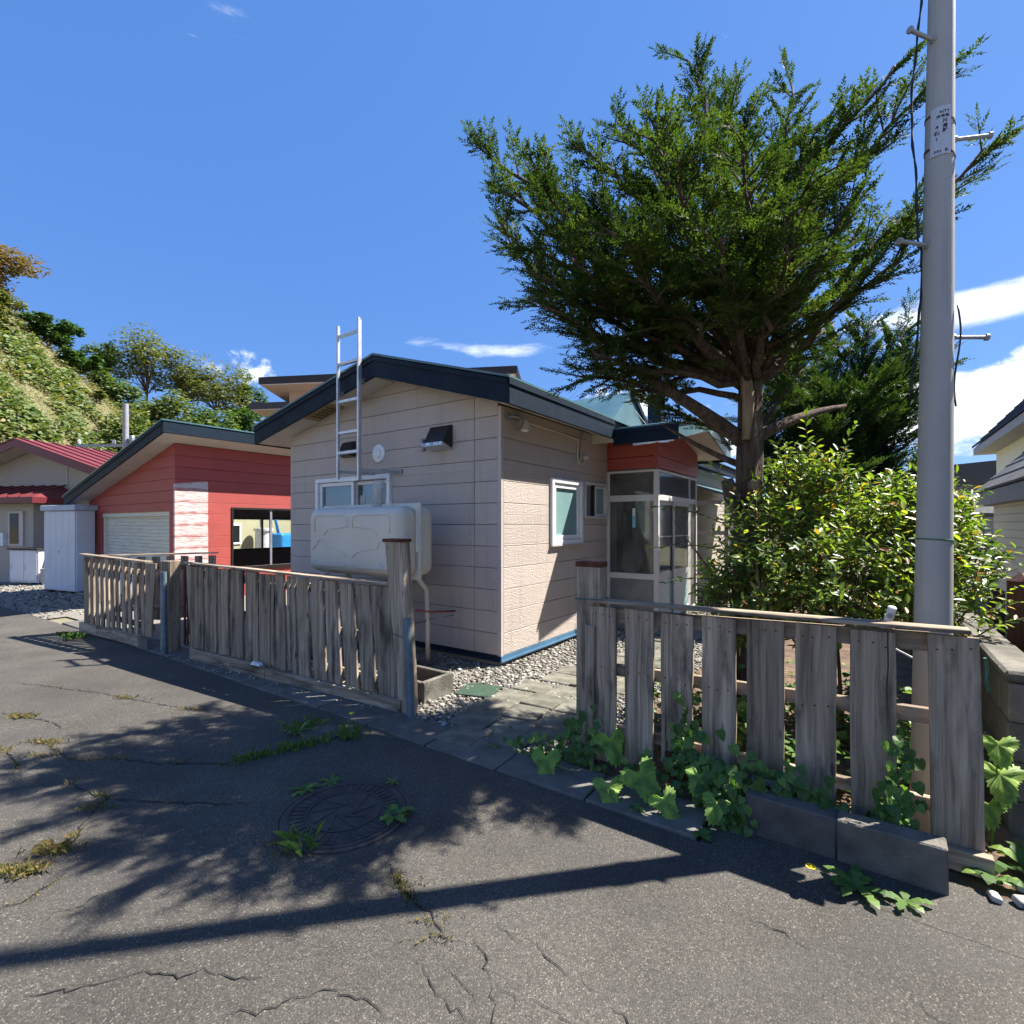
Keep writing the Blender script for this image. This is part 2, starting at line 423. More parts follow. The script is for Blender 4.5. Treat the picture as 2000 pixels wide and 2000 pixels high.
# foliage: colour varies leaf by leaf, light passes through
def leaf_mat(name, cols, rough=0.45, trans=0.35, tcol=None, spec=0.4, clump=0.0):
    m, t, bs, out = new_mat(name)
    ge = t.n('ShaderNodeNewGeometry')
    oi = t.n('ShaderNodeObjectInfo')
    r = t.math('FRACT', t.math('ADD', ge.outputs['Random Per Island'], oi.outputs['Random']))
    cr = t.n('ShaderNodeValToRGB')
    el = cr.color_ramp.elements
    while len(el) < len(cols): el.new(0.5)
    for e, (p, c) in zip(el, cols):
        e.position = p; e.color = (c[0], c[1], c[2], 1)
    t.link(r, cr.inputs[0])
    lc = cr.outputs[0]
    if clump:
        kk = t.ramp(t.noise(objco(t), clump, 2), 0.36, 0.64, 0.62, 1.45)
        lc = t.mix(1.0, lc, t.comb(t.math('MULTIPLY', kk, t.math('POWER', kk, 0.25)), kk, t.math('POWER', kk, 0.6)), 'MULTIPLY')
    t.link(lc, bs.inputs['Base Color'])
    bs.inputs['Roughness'].default_value = rough
    bs.inputs['Specular IOR Level'].default_value = spec
    tl = t.n('ShaderNodeBsdfTranslucent')
    tc = t.mix(1.0, lc, tcol or (1.5, 1.6, 0.6), 'MULTIPLY')
    t.link(tc, tl.inputs[0])
    mx = t.n('ShaderNodeMixShader')
    mx.inputs[0].default_value = trans
    t.link(bs.outputs[0], mx.inputs[1]); t.link(tl.outputs[0], mx.inputs[2])
    t.link(mx.outputs[0], out.inputs[0])
    return m
leaf_mat('yew_leaf', [(0.0, (0.022, 0.045, 0.013)), (0.45, (0.036, 0.068, 0.017)), (0.8, (0.058, 0.092, 0.021)), (1.0, (0.09, 0.12, 0.028))], 0.65, 0.32, None, 0.10, 2.6)
leaf_mat('yew_leaf_dark', [(0.0, (0.020, 0.045, 0.016)), (0.6, (0.040, 0.080, 0.024)), (1.0, (0.075, 0.115, 0.028))], 0.5, 0.25, None, 0.25, 1.8)
leaf_mat('shrub_leaf', [(0.0, (0.065, 0.120, 0.025)), (0.40, (0.12, 0.195, 0.035)), (0.75, (0.21, 0.28, 0.045)), (0.90, (0.28, 0.33, 0.06)), (0.955, (0.30, 0.20, 0.06)), (1.0, (0.26, 0.11, 0.05))], 0.38, 0.40, (1.5, 1.6, 0.5), 0.45, 3.5)
leaf_mat('vine_leaf', [(0.0, (0.05, 0.11, 0.034)), (0.6, (0.085, 0.165, 0.042)), (1.0, (0.15, 0.25, 0.06))], 0.5, 0.38, (1.3, 1.6, 0.5), 0.35, 9.0)
leaf_mat('grape_leaf', [(0.0, (0.15, 0.26, 0.055)), (0.5, (0.19, 0.32, 0.065)), (1.0, (0.23, 0.36, 0.075))], 0.55, 0.40, (1.3, 1.6, 0.5), 0.3, 1.6)
leaf_mat('weed_leaf', [(0.0, (0.06, 0.13, 0.032)), (0.6, (0.11, 0.20, 0.042)), (1.0, (0.19, 0.28, 0.06))], 0.5, 0.35)
leaf_mat('dry_grass', [(0.0, (0.10, 0.115, 0.035)), (0.4, (0.17, 0.14, 0.05)), (0.75, (0.24, 0.165, 0.065)), (1.0, (0.11, 0.13, 0.04))], 0.7, 0.3)
leaf_mat('hill_leaf', [(0.0, (0.12, 0.14, 0.045)), (0.3, (0.19, 0.185, 0.07)), (0.6, (0.26, 0.22, 0.11)), (0.85, (0.23, 0.175, 0.11)), (1.0, (0.31, 0.26, 0.10))], 0.6, 0.3)
leaf_mat('hill_leaf_green', [(0.0, (0.065, 0.105, 0.03)), (0.5, (0.105, 0.15, 0.042)), (0.85, (0.16, 0.19, 0.055)), (1.0, (0.24, 0.20, 0.06))], 0.55, 0.32)
leaf_mat('tree_green', [(0.0, (0.042, 0.078, 0.020)), (0.5, (0.075, 0.125, 0.028)), (1.0, (0.13, 0.175, 0.042))], 0.55, 0.32)
leaf_mat('tree_dark', [(0.0, (0.025, 0.062, 0.016)), (0.6, (0.05, 0.105, 0.024)), (1.0, (0.085, 0.15, 0.03))], 0.5, 0.3)
leaf_mat('tree_olive', [(0.0, (0.075, 0.095, 0.026)), (0.5, (0.12, 0.14, 0.04)), (1.0, (0.18, 0.18, 0.06))], 0.6, 0.3)
leaf_mat('tree_rust', [(0.0, (0.10, 0.09, 0.028)), (0.5, (0.16, 0.11, 0.04)), (1.0, (0.20, 0.105, 0.045))], 0.6, 0.3)
leaf_mat('litter', [(0.0, (0.20, 0.11, 0.06)), (0.5, (0.28, 0.17, 0.10)), (1.0, (0.34, 0.25, 0.18))], 0.8, 0.1)
leaf_mat('pebble', [(0.0, (0.085, 0.08, 0.07)), (0.4, (0.165, 0.155, 0.135)), (0.75, (0.26, 0.24, 0.205)), (1.0, (0.46, 0.43, 0.38))], 0.8, 0.0, None, 0.3)

# ------------------------------------------------------------------ geometry helpers
def M_(name): return MATS[name]
def link_obj(name, data, parent=None):
    o = bpy.data.objects.new(name, data)
    col.objects.link(o)
    if parent is not None: o.parent = parent
    return o
def tag(o, label=None, cat=None, group=None, kind=None):
    if label: o['label'] = label
    if cat: o['category'] = cat
    if group: o['group'] = group
    if kind: o['kind'] = kind
    return o
def thing(name, label, cat, loc=(0, 0, 0), rz=0.0, group=None):
    o = link_obj(name, None)
    o.location = loc
    o.rotation_euler = (0, 0, rz)
    return tag(o, label, cat, group)
class MB:
    def __init__(s):
        s.v = []; s.f = []
    def add(s, vs, fs):
        k = len(s.v)
        s.v += [tuple(p) for p in vs]
        s.f += [tuple(i + k for i in f) for f in fs]
        return s
    def box(s, x0, x1, y0, y1, z0, z1):
        return s.hexa([(x0, y0, z0), (x1, y0, z0), (x1, y1, z0), (x0, y1, z0), (x0, y0, z1), (x1, y0, z1), (x1, y1, z1), (x0, y1, z1)])
    def hexa(s, p):
        return s.add(p, [(0, 3, 2, 1), (4, 5, 6, 7), (0, 1, 5, 4), (1, 2, 6, 5), (2, 3, 7, 6), (3, 0, 4, 7)])
    def beam(s, a, b, wd, ht, up=(0, 0, 1)):
        a = Vector(a); b = Vector(b); d = (b - a).normalized(); u = Vector(up)
        sx = d.cross(u)
        if sx.length < 1e-4: sx = d.cross(Vector((1, 0, 0)))
        sx.normalize(); uz = sx.cross(d).normalized()
        sx *= wd / 2; uz *= ht / 2
        return s.hexa([a - sx - uz, a + sx - uz, b + sx - uz, b - sx - uz, a - sx + uz, a + sx + uz, b + sx + uz, b - sx + uz])
    def tube(s, pts, rad, n=8, caps=True):
        pts = [Vector(p) for p in pts]
        if not hasattr(rad, '__len__'): rad = [rad] * len(pts)
        k = len(s.v); ref = None
        for i, p in enumerate(pts):
            d = (pts[min(i + 1, len(pts) - 1)] - pts[max(i - 1, 0)]).normalized()
            if ref is None:
                ref = d.cross(Vector((0.3, 0.2, 1)))
                if ref.length < 1e-3: ref = d.cross(Vector((1, 0, 0)))
            ref = (ref - d * ref.dot(d)).normalized()
            bi = d.cross(ref)
            for j in range(n):
                an = 2 * math.pi * j / n
                s.v.append(tuple(p + (ref * math.cos(an) + bi * math.sin(an)) * rad[i]))
        for i in range(len(pts) - 1):
            for j in range(n):
                a = k + i * n + j; b = k + i * n + (j + 1) % n
                s.f.append((a, b, b + n, a + n))
        if caps:
            s.f.append(tuple(k + j for j in reversed(range(n))))
            s.f.append(tuple(k + (len(pts) - 1) * n + j for j in range(n)))
        return s
    def lathe(s, prof, n=24, c=(0, 0, 0), axis='z'):
        k = len(s.v)
        for r, z in prof:
            for j in range(n):
                an = 2 * math.pi * j / n
                x, y = r * math.cos(an), r * math.sin(an)
                p = (x, y, z) if axis == 'z' else ((z, x, y) if axis == 'x' else (x, z, y))
                s.v.append((p[0] + c[0], p[1] + c[1], p[2] + c[2]))
        for i in range(len(prof) - 1):
            for j in range(n):
                a = k + i * n + j; b = k + i * n + (j + 1) % n
                s.f.append((a, b, b + n, a + n))
        s.f.append(tuple(k + j for j in reversed(range(n))))
        s.f.append(tuple(k + (len(prof) - 1) * n + j for j in range(n)))
        return s
    def prism(s, poly, fn, t0, t1):
        n = len(poly); k = len(s.v)
        s.v += [tuple(fn(p[0], p[1], t0)) for p in poly] + [tuple(fn(p[0], p[1], t1)) for p in poly]
        s.f.append(tuple(k + i for i in reversed(range(n))))
        s.f.append(tuple(k + n + i for i in range(n)))
        for i in range(n):
            j = (i + 1) % n
            s.f.append((k + i, k + j, k + n + j, k + n + i))
        return s
    def mesh(s, name, mat, smooth=False):
        me = bpy.data.meshes.new(name)
        me.from_pydata(s.v, [], s.f)
        me.materials.append(M_(mat))
        if smooth:
            me.polygons.foreach_set('use_smooth', [True] * len(me.polygons))
        me.update()
        return me
    def build(s, name, mat, parent=None, smooth=False, bevel=0.0, fixn=True, auto=None):
        me = s.mesh(name, mat, smooth)
        if fixn:
            import bmesh
            bm = bmesh.new(); bm.from_mesh(me)
            bmesh.ops.recalc_face_normals(bm, faces=bm.faces)
            bm.to_mesh(me); bm.free()
        if auto is not None:
            me.polygons.foreach_set('use_smooth', [True] * len(me.polygons))
            me.set_sharp_from_angle(angle=R(auto))
        o = link_obj(name, me, parent)
        if bevel:
            b = o.modifiers.new('bevel', 'BEVEL'); b.width = bevel; b.segments = 1; b.limit_method = 'ANGLE'
        return o

# frames: s along the wall, z up, n out of the wall
class Frame:
    def __init__(s, o, sd, nd):
        s.o = Vector(o); s.s = Vector(sd).normalized(); s.n = Vector(nd).normalized()
    def __call__(s, a, z, n=0.0):
        return s.o + s.s * a + s.n * n + Vector((0, 0, z))
    def box(s, mb, s0, s1, z0, z1, n0, n1):
        mb.hexa([s(s0, z0, n0), s(s1, z0, n0), s(s1, z0, n1), s(s0, z0, n1), s(s0, z1, n0), s(s1, z1, n0), s(s1, z1, n1), s(s0, z1, n1)])
        return mb
def clip_poly(poly, lines):
    # lines: (px, pz, nx, nz) keeps points with (p - P).N <= 0
    for (px, pz, nx, nz) in lines:
        out = []
        for i in range(len(poly)):
            a = poly[i]; b = poly[(i + 1) % len(poly)]
            da = (a[0] - px) * nx + (a[1] - pz) * nz
            db = (b[0] - px) * nx + (b[1] - pz) * nz
            if da <= 1e-9: out.append(a)
            if (da < -1e-9 and db > 1e-9) or (da > 1e-9 and db < -1e-9):
                tt = da / (da - db)
                out.append((a[0] + (b[0] - a[0]) * tt, a[1] + (b[1] - a[1]) * tt))
        poly = out
        if len(poly) < 3: return []
    return poly
def cells(s0, s1, z0, z1, holes, lines):
    hs = [h for h in holes if h[0] < s1 and h[1] > s0 and h[2] < z1 and h[3] > z0]
    ss = sorted({s0, s1} | {min(max(x, s0), s1) for h in hs for x in h[:2]})
    zs = sorted({z0, z1} | {min(max(x, z0), z1) for h in hs for x in h[2:]})
    res = []
    for j in range(len(zs) - 1):
        run = None
        for i in range(len(ss) - 1):
            cx = (ss[i] + ss[i + 1]) / 2; cz = (zs[j] + zs[j + 1]) / 2
            inside = any(h[0] < cx < h[1] and h[2] < cz < h[3] for h in hs)
            if not inside:
                if run is None: run = [ss[i], ss[i + 1]]
                else: run[1] = ss[i + 1]
            if (inside or i == len(ss) - 2) and run:
                p = clip_poly([(run[0], zs[j]), (run[1], zs[j]), (run[1], zs[j + 1]), (run[0], zs[j + 1])], lines)
                if len(p) >= 3: res.append(p)
                run = None
    return res
def panel_wall(parent, name, F, s0, s1, z0, z1, lines, holes, z_start, course, joints, mat, back='sheathing', gap=0.0055, thick=0.016, name_p='siding_panel', bt=0.06):
    mb = MB()
    for p in cells(s0, s1, z0, z1, holes, lines):
        mb.prism(p, lambda a, z, t: F(a, z, t), -bt, 0.0)
    wall = mb.build(name, back, parent)
    js = sorted([s0] + [j for j in joints if s0 < j < s1] + [s1])
    z = z_start
    while z < z1 - 0.01:
        za, zb = max(z, z0) + gap / 2, min(z + course, z1) - gap / 2
        if zb > za + 0.01:
            for i in range(len(js) - 1):
                a0 = js[i] + (gap / 2 if i else 0); a1 = js[i + 1] - (gap / 2 if i < len(js) - 2 else 0)
                for p in cells(a0, a1, za, zb, holes, lines):
                    pm = MB().prism(p, lambda a, zz, t: F(a, zz, t), 0.001, thick)
                    pm.build(name_p, mat, wall, bevel=0.003)
        z += course
    return wall

# house frame
C0 = Vector((-0.12, 5.45, 0))
HROT = R(55.0)
E1 = Vector((math.cos(HROT), math.sin(HROT), 0))
E2 = Vector((-math.sin(HROT), math.cos(HROT), 0))
def hw(a, b, z=0.0):
    return C0 + E1 * a + E2 * b + Vector((0, 0, z))
def gz(x):
    return -0.02 * min(max(-x - 5.0, 0.0), 10.0)

def sheet(name, corners_local, mat, z, res=1.0, kind='structure', jitter=0.0):
    (a0, a1, b0, b1) = corners_local
    na = max(1, int((a1 - a0) / res)); nb = max(1, int((b1 - b0) / res))
    vs = []; fs = []
    for i in range(na + 1):
        for j in range(nb + 1):
            p = hw(a0 + (a1 - a0) * i / na, b0 + (b1 - b0) * j / nb)
            zz = z + gz(p.x)
            if jitter: zz += jitter * (noise.noise(Vector((p.x * 0.8, p.y * 0.8, 0))) )
            vs.append((p.x, p.y, zz))
    for i in range(na):
        for j in range(nb):
            k = i * (nb + 1) + j
            fs.append((k, k + nb + 1, k + nb + 2, k + 1))
    mb = MB().add(vs, fs)
    o = mb.build(name, mat)
    return tag(o, kind=kind)

# ------------------------------------------------------------------ ground
mb = MB()
N = 60
for i in range(N + 1):
    for j in range(N + 1):
        fx = (i / N * 2 - 1); fy = (j / N * 2 - 1)
        x = math.copysign(abs(fx) ** 3, fx) * 900; y = math.copysign(abs(fy) ** 3, fy) * 900
        mb.v.append((x, y, -0.035 + gz(x)))
for i in range(N):
    for j in range(N):
        k = i * (N + 1) + j
        mb.f.append((k, k + N + 1, k + N + 2, k + 1))
tag(mb.build('ground', 'ground_mix'), kind='structure')
road = sheet('road', (-9.0, -1.90, -9.0, 26.0), 'asphalt', 0.0, 0.25, jitter=0.006)
sheet('road_edge', (-1.93, -1.58, -9.0, -2.56), 'asphalt', 0.0012, 0.25, jitter=0.006)
sheet('gravel_yard', (-1.60, 9.0, -1.74, 8.0), 'yard_gravel', -0.012, 1.0)
sheet('parking_yard', (-1.90, 9.0, 8.0, 26.0), 'yard_gravel', -0.012, 1.0)
sheet('planting_bed', (-1.60, 9.0, -3.78, -1.74), 'soil', -0.008, 0.4, jitter=0.02)
sheet('side_yard', (-1.90, 9.0, -9.0, -3.93), 'ground_mix', -0.010, 1.0)

# kerb slabs along the lot line
kerb = link_obj('kerb', None); tag(kerb, kind='structure')
b = -2.55
for k in range(16):
    L = 0.60
    c = hw(-1.745, b + L / 2)
    o = MB().hexa([(-0.155, -L / 2 + .004, -0.05), (0.150, -L / 2 + .004, -0.05), (0.150, L / 2 - .004, -0.05), (-0.155, L / 2 - .004, -0.05),
                   (-0.15, -L / 2 + .006, 0.016), (0.146, -L / 2 + .006, 0.024), (0.146, L / 2 - .006, 0.024), (-0.15, L / 2 - .006, 0.016)]).build('kerb_slab', 'concrete', kerb, bevel=0.006)
    o.location = (c.x, c.y, gz(c.x) + rng.uniform(-0.006, 0.004)); o.rotation_euler = (rng.uniform(-.012, .012), rng.uniform(-.012, .012), HROT + rng.uniform(-.01, .01))
    b += L

# cracks and the grass that grows in them
GRASS_CRACKS = [
    [(-4.68,4.84),(-4.42,4.78),(-4.04,4.66),(-3.70,4.57),(-3.33,4.43),(-2.93,4.27),(-2.55,4.15),(-2.40,4.10)],
    [(-4.08,4.08),(-3.91,4.01),(-3.74,3.97),(-3.47,3.88),(-3.31,3.76)],
    [(-3.39,3.52),(-3.25,3.54),(-3.04,3.41),(-2.84,3.29),(-2.76,3.26),(-2.67,3.27),(-2.58,3.29),(-2.42,3.26),(-2.23,3.21),(-1.95,3.21),(-1.74,3.20)],
    [(-3.40,3.41),(-3.20,3.29),(-3.01,3.12)],
    [(-2.56,2.96),(-2.22,2.80),(-2.17,2.64),(-2.09,2.41),(-2.06,2.27),(-2.07,2.19),(-2.13,2.13)],
    [(-2.22,2.80),(-2.04,2.78),(-1.80,2.76),(-1.57,2.74),(-1.39,2.76)],
    [(-2.00,2.00),(-1.93,2.04),(-1.93,2.10),(-1.91,2.18)],
    [(-1.74,3.23),(-1.65,3.29),(-1.59,3.38),(-1.46,3.47),(-1.31,3.54)],
    [(-0.55,2.27),(-0.50,2.17),(-0.42,2.06)],
    [(-0.53,2.23),(-0.47,2.15),(-0.45,2.10),(-0.36,2.00),(-0.30,1.96),(-0.27,1.89),(-0.24,1.82)],
    [(-0.15,1.84),(-0.12,1.82),(-0.09,1.79),(-0.09,1.74),(-0.07,1.69)]]
CRACKS = [
    [(-1.78,1.92),(-1.76,1.98),(-1.69,2.02),(-1.67,2.08),(-1.60,2.10),(-1.52,2.14)],
    [(-1.55,1.63),(-1.46,1.65),(-1.36,1.67),(-1.30,1.69),(-1.23,1.72),(-1.11,1.69),(-1.04,1.72),(-0.93,1.69),(-0.82,1.70)],
    [(-0.88,1.58),(-0.76,1.58),(-0.70,1.61),(-0.65,1.64),(-0.60,1.65),(-0.52,1.63),(-0.43,1.60),(-0.38,1.55)],
    [(-0.07,1.68),(-0.06,1.63),(-0.05,1.58),(-0.05,1.54),(-0.02,1.48),(0.0,1.42)],
    [(-0.06,1.68),(-0.03,1.65),(0.00,1.62),(0.01,1.59)],
    [(0.07,1.85),(0.10,1.81),(0.12,1.76),(0.15,1.73),(0.18,1.70),(0.21,1.67)],
    [(-0.06,1.92),(-0.01,1.86),(0.03,1.82)],
    [(-0.26,1.77),(-0.23,1.73),(-0.19,1.70),(-0.15,1.65),(-0.11,1.60)],
    [(-0.35,1.77),(-0.30,1.73),(-0.27,1.67),(-0.23,1.63),(-0.18,1.59),(-0.14,1.56),(-0.11,1.54)],
    [(0.06,1.62),(0.10,1.59),(0.13,1.57),(0.17,1.54),(0.21,1.47)],
    [(0.23,1.70),(0.25,1.66),(0.27,1.64)],
    [(0.30,1.60),(0.33,1.56),(0.34,1.54),(0.38,1.45)],
    [(1.25,1.62),(1.30,1.55),(1.36,1.50),(1.38,1.42)], [(0.9,1.95),(1.0,1.88),(1.06,1.8)]]
def jag(pl, step=0.022, amp=0.007):
    out = []
    for i in range(len(pl) - 1):
        a = Vector(pl[i] + (0,)); b = Vector(pl[i + 1] + (0,)); n = max(1, int((b - a).length / step))
        for k in range(n):
            p = a.lerp(b, k / n)
            out.append(Vector((p.x + rng.gauss(0, amp), p.y + rng.gauss(0, amp), 0)))
    out.append(Vector(pl[-1] + (0,)))
    return out
mb = MB()
for grp, wd in ((CRACKS, 0.0022), (GRASS_CRACKS, 0.004)):
    for pl in grp:
        q = jag(pl)
        k = len(mb.v)
        for i, p in enumerate(q):
            dd = (q[min(i + 1, len(q) - 1)] - q[max(i - 1, 0)]).normalized()
            nn = Vector((-dd.y, dd.x, 0))
            e = min(1.0, 0.15 + min(i, len(q) - 1 - i) / 4)
            ww = wd * e * rng.uniform(0.35, 1.3)
            zz = gz(p.x) + 0.006 * noise.noise(Vector((p.x * 0.8, p.y * 0.8, 0))) + 0.004
            mb.v.append((p.x + nn.x * ww, p.y + nn.y * ww, zz)); mb.v.append((p.x - nn.x * ww, p.y - nn.y * ww, zz))
        for i in range(len(q) - 1):
            mb.f.append((k + 2 * i, k + 2 * i + 1, k + 2 * i + 3, k + 2 * i + 2))
o = mb.build('road_crack', 'crack'); tag(o, kind='stuff')
o['label'] = 'thin dark cracks running across the grey asphalt'; o['category'] = 'crack'

def quads_obj(name, V, mat, parent=None, nper=4, smooth=False):
    # V: (n, nper, 3) array, one polygon each
    V = np.asarray(V, dtype=np.float32)
    n = V.shape[0]
    me = bpy.data.meshes.new(name)
    me.vertices.add(n * nper); me.vertices.foreach_set('co', V.reshape(-1))
    me.loops.add(n * nper); me.loops.foreach_set('vertex_index', np.arange(n * nper, dtype=np.int32))
    me.polygons.add(n)
    me.polygons.foreach_set('loop_start', np.arange(0, n * nper, nper, dtype=np.int32))
    me.polygons.foreach_set('loop_total', np.full(n, nper, dtype=np.int32))
    me.update(calc_edges=True)
    me.materials.append(M_(mat))
    return link_obj(name, me, parent)
def blades(base, h, wd, lean):
    # triangular grass blades as thin quads
    out = []
    for p in base:
        an = rng.uniform(0, 6.283); ln = rng.uniform(0.2, 1.0) * lean; hh = h * rng.uniform(0.4, 1.2)
        dx, dy = math.cos(an), math.sin(an); w_ = wd * rng.uniform(0.6, 1.2)
        m0 = (p[0] + dx * ln * hh * 0.35, p[1] + dy * ln * hh * 0.35, p[2] + hh * 0.6)
        tp = (p[0] + dx * ln * hh, p[1] + dy * ln * hh, p[2] + hh * (1.1 - 0.5 * ln))
        out.append([(p[0] - dy * w_, p[1] + dx * w_, p[2]), (p[0] + dy * w_, p[1] - dx * w_, p[2]), (m0[0] + dy * w_ * .7, m0[1] - dx * w_ * .7, m0[2]), tp])
    return out
gb = []; gg = []
dens = [14, 30, 70, 70, 60, 10, 110, 0, 60, 170, 130]
hts = [.03, .03, .03, .025, .04, .025, .012, .06, .028, .026, .02]
for pl, dn, hh in zip(GRASS_CRACKS, dens, hts):
    for i in range(len(pl) - 1):
        a = Vector(pl[i] + (0,)); b = Vector(pl[i + 1] + (0,)); L = (b - a).length
        for k in range(int(L * dn)):
            tt = rng.random(); p = a.lerp(b, tt)
            if noise.noise(Vector((p.x * 5.1, p.y * 5.1, 5))) < 0.0: continue
            for q in range(3):
                gb += blades([(p.x + rng.gauss(0, .012), p.y + rng.gauss(0, .012), gz(p.x) + 0.002)], hh, 0.0020, 0.9)
for (x, y, n, hh) in ((-3.35, 4.42, 90, .045), (-3.83, 3.98, 130, .05), (-3.2, 3.52, 160, .04), (-3.45, 3.4, 110, .035), (-3.05, 3.32, 90, .03), (-2.1, 2.35, 130, .06), (-2.12, 2.2, 160, .06), (-2.2, 2.7, 60, .04),
                      (-5.9, 6.9, 300, .06), (-6.2, 7.1, 260, .06), (-2.62, 4.15, 40, .04), (-1.1, 2.4, 60, .03), (-1.0, 2.33, 90, .03), (-.45, 2.13, 40, .03), (-.29, 1.93, 40, .03), (-.26, 1.85, 40, .03)):
    for k in range(n):
        gb += blades([(x + rng.gauss(0, .055), y + rng.gauss(0, .02), gz(x) + 0.002)], hh * .8, 0.0016, 1.0)
for i in range(330):
    t_ = rng.random(); x = -1.74 + .45 * t_; y = 3.22 + .33 * t_
    gg += blades([(x + rng.gauss(0, .03), y + rng.gauss(0, .03), 0.002)], .055, 0.0017, 1.0)
for (x, y, n) in ((-1.55, 3.75, 60), (-5.8, 6.75, 160), (-1.15, 3.62, 60), (-.95, 2.38, 40)):
    for k in range(n): gg += blades([(x + rng.gauss(0, .06), y + rng.gauss(0, .05), 0.002)], .09, 0.0022, 0.9)
o = quads_obj('crack_grass', gb, 'dry_grass'); tag(o, 'yellowing tufts of grass growing in the asphalt cracks', 'grass', kind='stuff')
o = quads_obj('verge_grass', gg, 'weed_leaf'); tag(o, 'green grass blades sprouting along the shaded road edge', 'grass', kind='stuff')

# manhole cover with a cast pattern
mh = thing('manhole_cover', 'round rusty brown iron manhole cover with ring pattern set in the asphalt', 'manhole cover', (-0.87, 2.66, 0.0))
MB().lathe([(0.335, -0.03), (0.335, 0.010), (0.315, 0.012), (0.312, 0.006), (0.0, 0.006)], 48).build('frame_ring', 'iron', mh, auto=40)
MB().lathe([(0.308, -0.02), (0.308, 0.012), (0.300, 0.014), (0.0, 0.0141)], 48).build('cover_plate', 'iron', mh, auto=40)
mb = MB()
for r0, r1 in ((0.285, 0.272), (0.19, 0.18)):
    n = 48; k = len(mb.v)
    for j in range(n):
        an = 2 * math.pi * j / n
        for r, z in ((r0, 0.0141), (r0, 0.019), (r1, 0.019), (r1, 0.0141)):
            mb.v.append((r * math.cos(an), r * math.sin(an), z))
    for j in range(n):
        for q in range(3):
            a = k + j * 4 + q; b2 = k + ((j + 1) % n) * 4 + q
            mb.f.append((a, b2, b2 + 1, a + 1))
for j in range(40):
    an = 2 * math.pi * j / 40
    p = Vector((math.cos(an), math.sin(an), 0))
    mb.beam(p * 0.20 + Vector((0, 0, .0165)), p * 0.265 + Vector((0, 0, .0165)), 0.012, 0.005)
for j in range(9):
    an = 2 * math.pi * j / 9 + .2
    p = Vector((math.cos(an), math.sin(an), 0)); q2 = Vector((math.cos(an + .9), math.sin(an + .9), 0))
    mb.beam(p * 0.05 + Vector((0, 0, .0165)), q2 * 0.165 + Vector((0, 0, .0165)), 0.014, 0.005)
mb.build('raised_pattern', 'iron', mh)
sc = thing('valve_cover', 'small round concrete utility cover sunk in the shaded asphalt', 'valve cover', (-1.38, 3.68, 0.0))
MB().lathe([(0.135, -0.03), (0.135, 0.008), (0.125, 0.010), (0.0, 0.0101)], 28).build('lid', 'concrete', sc, auto=40)
MB().lathe([(0.155, -0.03), (0.155, 0.006), (0.138, 0.006), (0.138, -0.03)], 28).build('rim', 'concrete_dark', sc, auto=40)

# ------------------------------------------------------------------ the main house (local a = depth, b = along the gable, z up)
house = thing('house', 'beige sided bungalow with navy fascia roof and a red glazed entrance porch', 'house', C0, HROT)
WB = 3.86           # gable width
RB, RZ = 1.62, 3.28 # ridge position and soffit height at the ridge
SR, SL = 0.30, 0.213
EZ = RZ - SR * RB   # wall head at the near corner
HL = 10.5           # house length
ovr = 0.34
zt = 0.23           # roof edge thickness
roof_lines = [(RB, RZ, -SR, 1.0), (RB, RZ, SL, 1.0)]
# in the gable frame s = b ; keep below both soffit planes:  z - RZ - SR*(b-RB) <= 0 and z - RZ + SL*(b-RB) <= 0
F_g = Frame((0, 0, 0), (0, 1, 0), (-1, 0, 0))
gwin = (1.72, 3.18, 1.50, 2.10)
panel_wall(house, 'gable_wall', F_g, 0.03, WB, 0.10, 3.4, roof_lines, [gwin], 0.105, 0.233, [0.348], 'siding_beige')
F_s = Frame((0, 0, 0), (1, 0, 0), (0, -1, 0))
swins = [(1.04, 1.78, 1.29, 2.04), (1.92, 2.58, 1.61, 2.07), (3.0, 4.2, 0.10, 1.95)]
panel_wall(house, 'side_wall', F_s, 0.03, HL, 0.10, EZ - 0.02, [], swins, 0.105, 0.233, [2.64, 4.66, 7.0], 'siding_beige')
mb = MB(); mb.box(0.0, HL, WB - .08, WB - .002, 0.0, 2.70); mb.box(HL - .08, HL, 0.0, WB - .09, 0.0, 2.7)
mb.build('rear_wall', 'siding_beige', house)
mb = MB(); mb.box(-0.016, 0.030, -0.016, 0.030, 0.085, EZ - .03); mb.build('corner_trim', 'trim_beige', house, bevel=0.003)
mb = MB(); mb.box(-0.016, 0.02, WB - .001, WB + .03, 0.085, RZ - SL * (WB - RB) - .02); mb.build('corner_trim', 'trim_beige', house, bevel=0.003)
# base flashing and foundation
mb = MB(); mb.box(-0.024, 0.03, -0.022, WB + .02, 0.055, 0.10); mb.hexa([(-0.04, -0.04, .043), (-.016, -.04, .043), (-.016, WB + .02, .043), (-.04, WB + .02, .043), (-.026, -.04, .062), (-.02, -.04, .062), (-.02, WB + .02, .062), (-.026, WB + .02, .062)])
mb.build('base_flashing', 'navy_paint', house)
mb = MB(); mb.box(-0.024, 2.64, -0.026, -0.0, 0.055, 0.104); mb.box(-0.04, 2.64, -0.045, -0.0255, 0.043, 0.060)
mb.build('base_flashing', 'blue_strip', house)
mb = MB(); mb.box(0.02, HL, 0.02, WB - .02, -0.08, 0.058); mb.build('foundation', 'foundation', house)

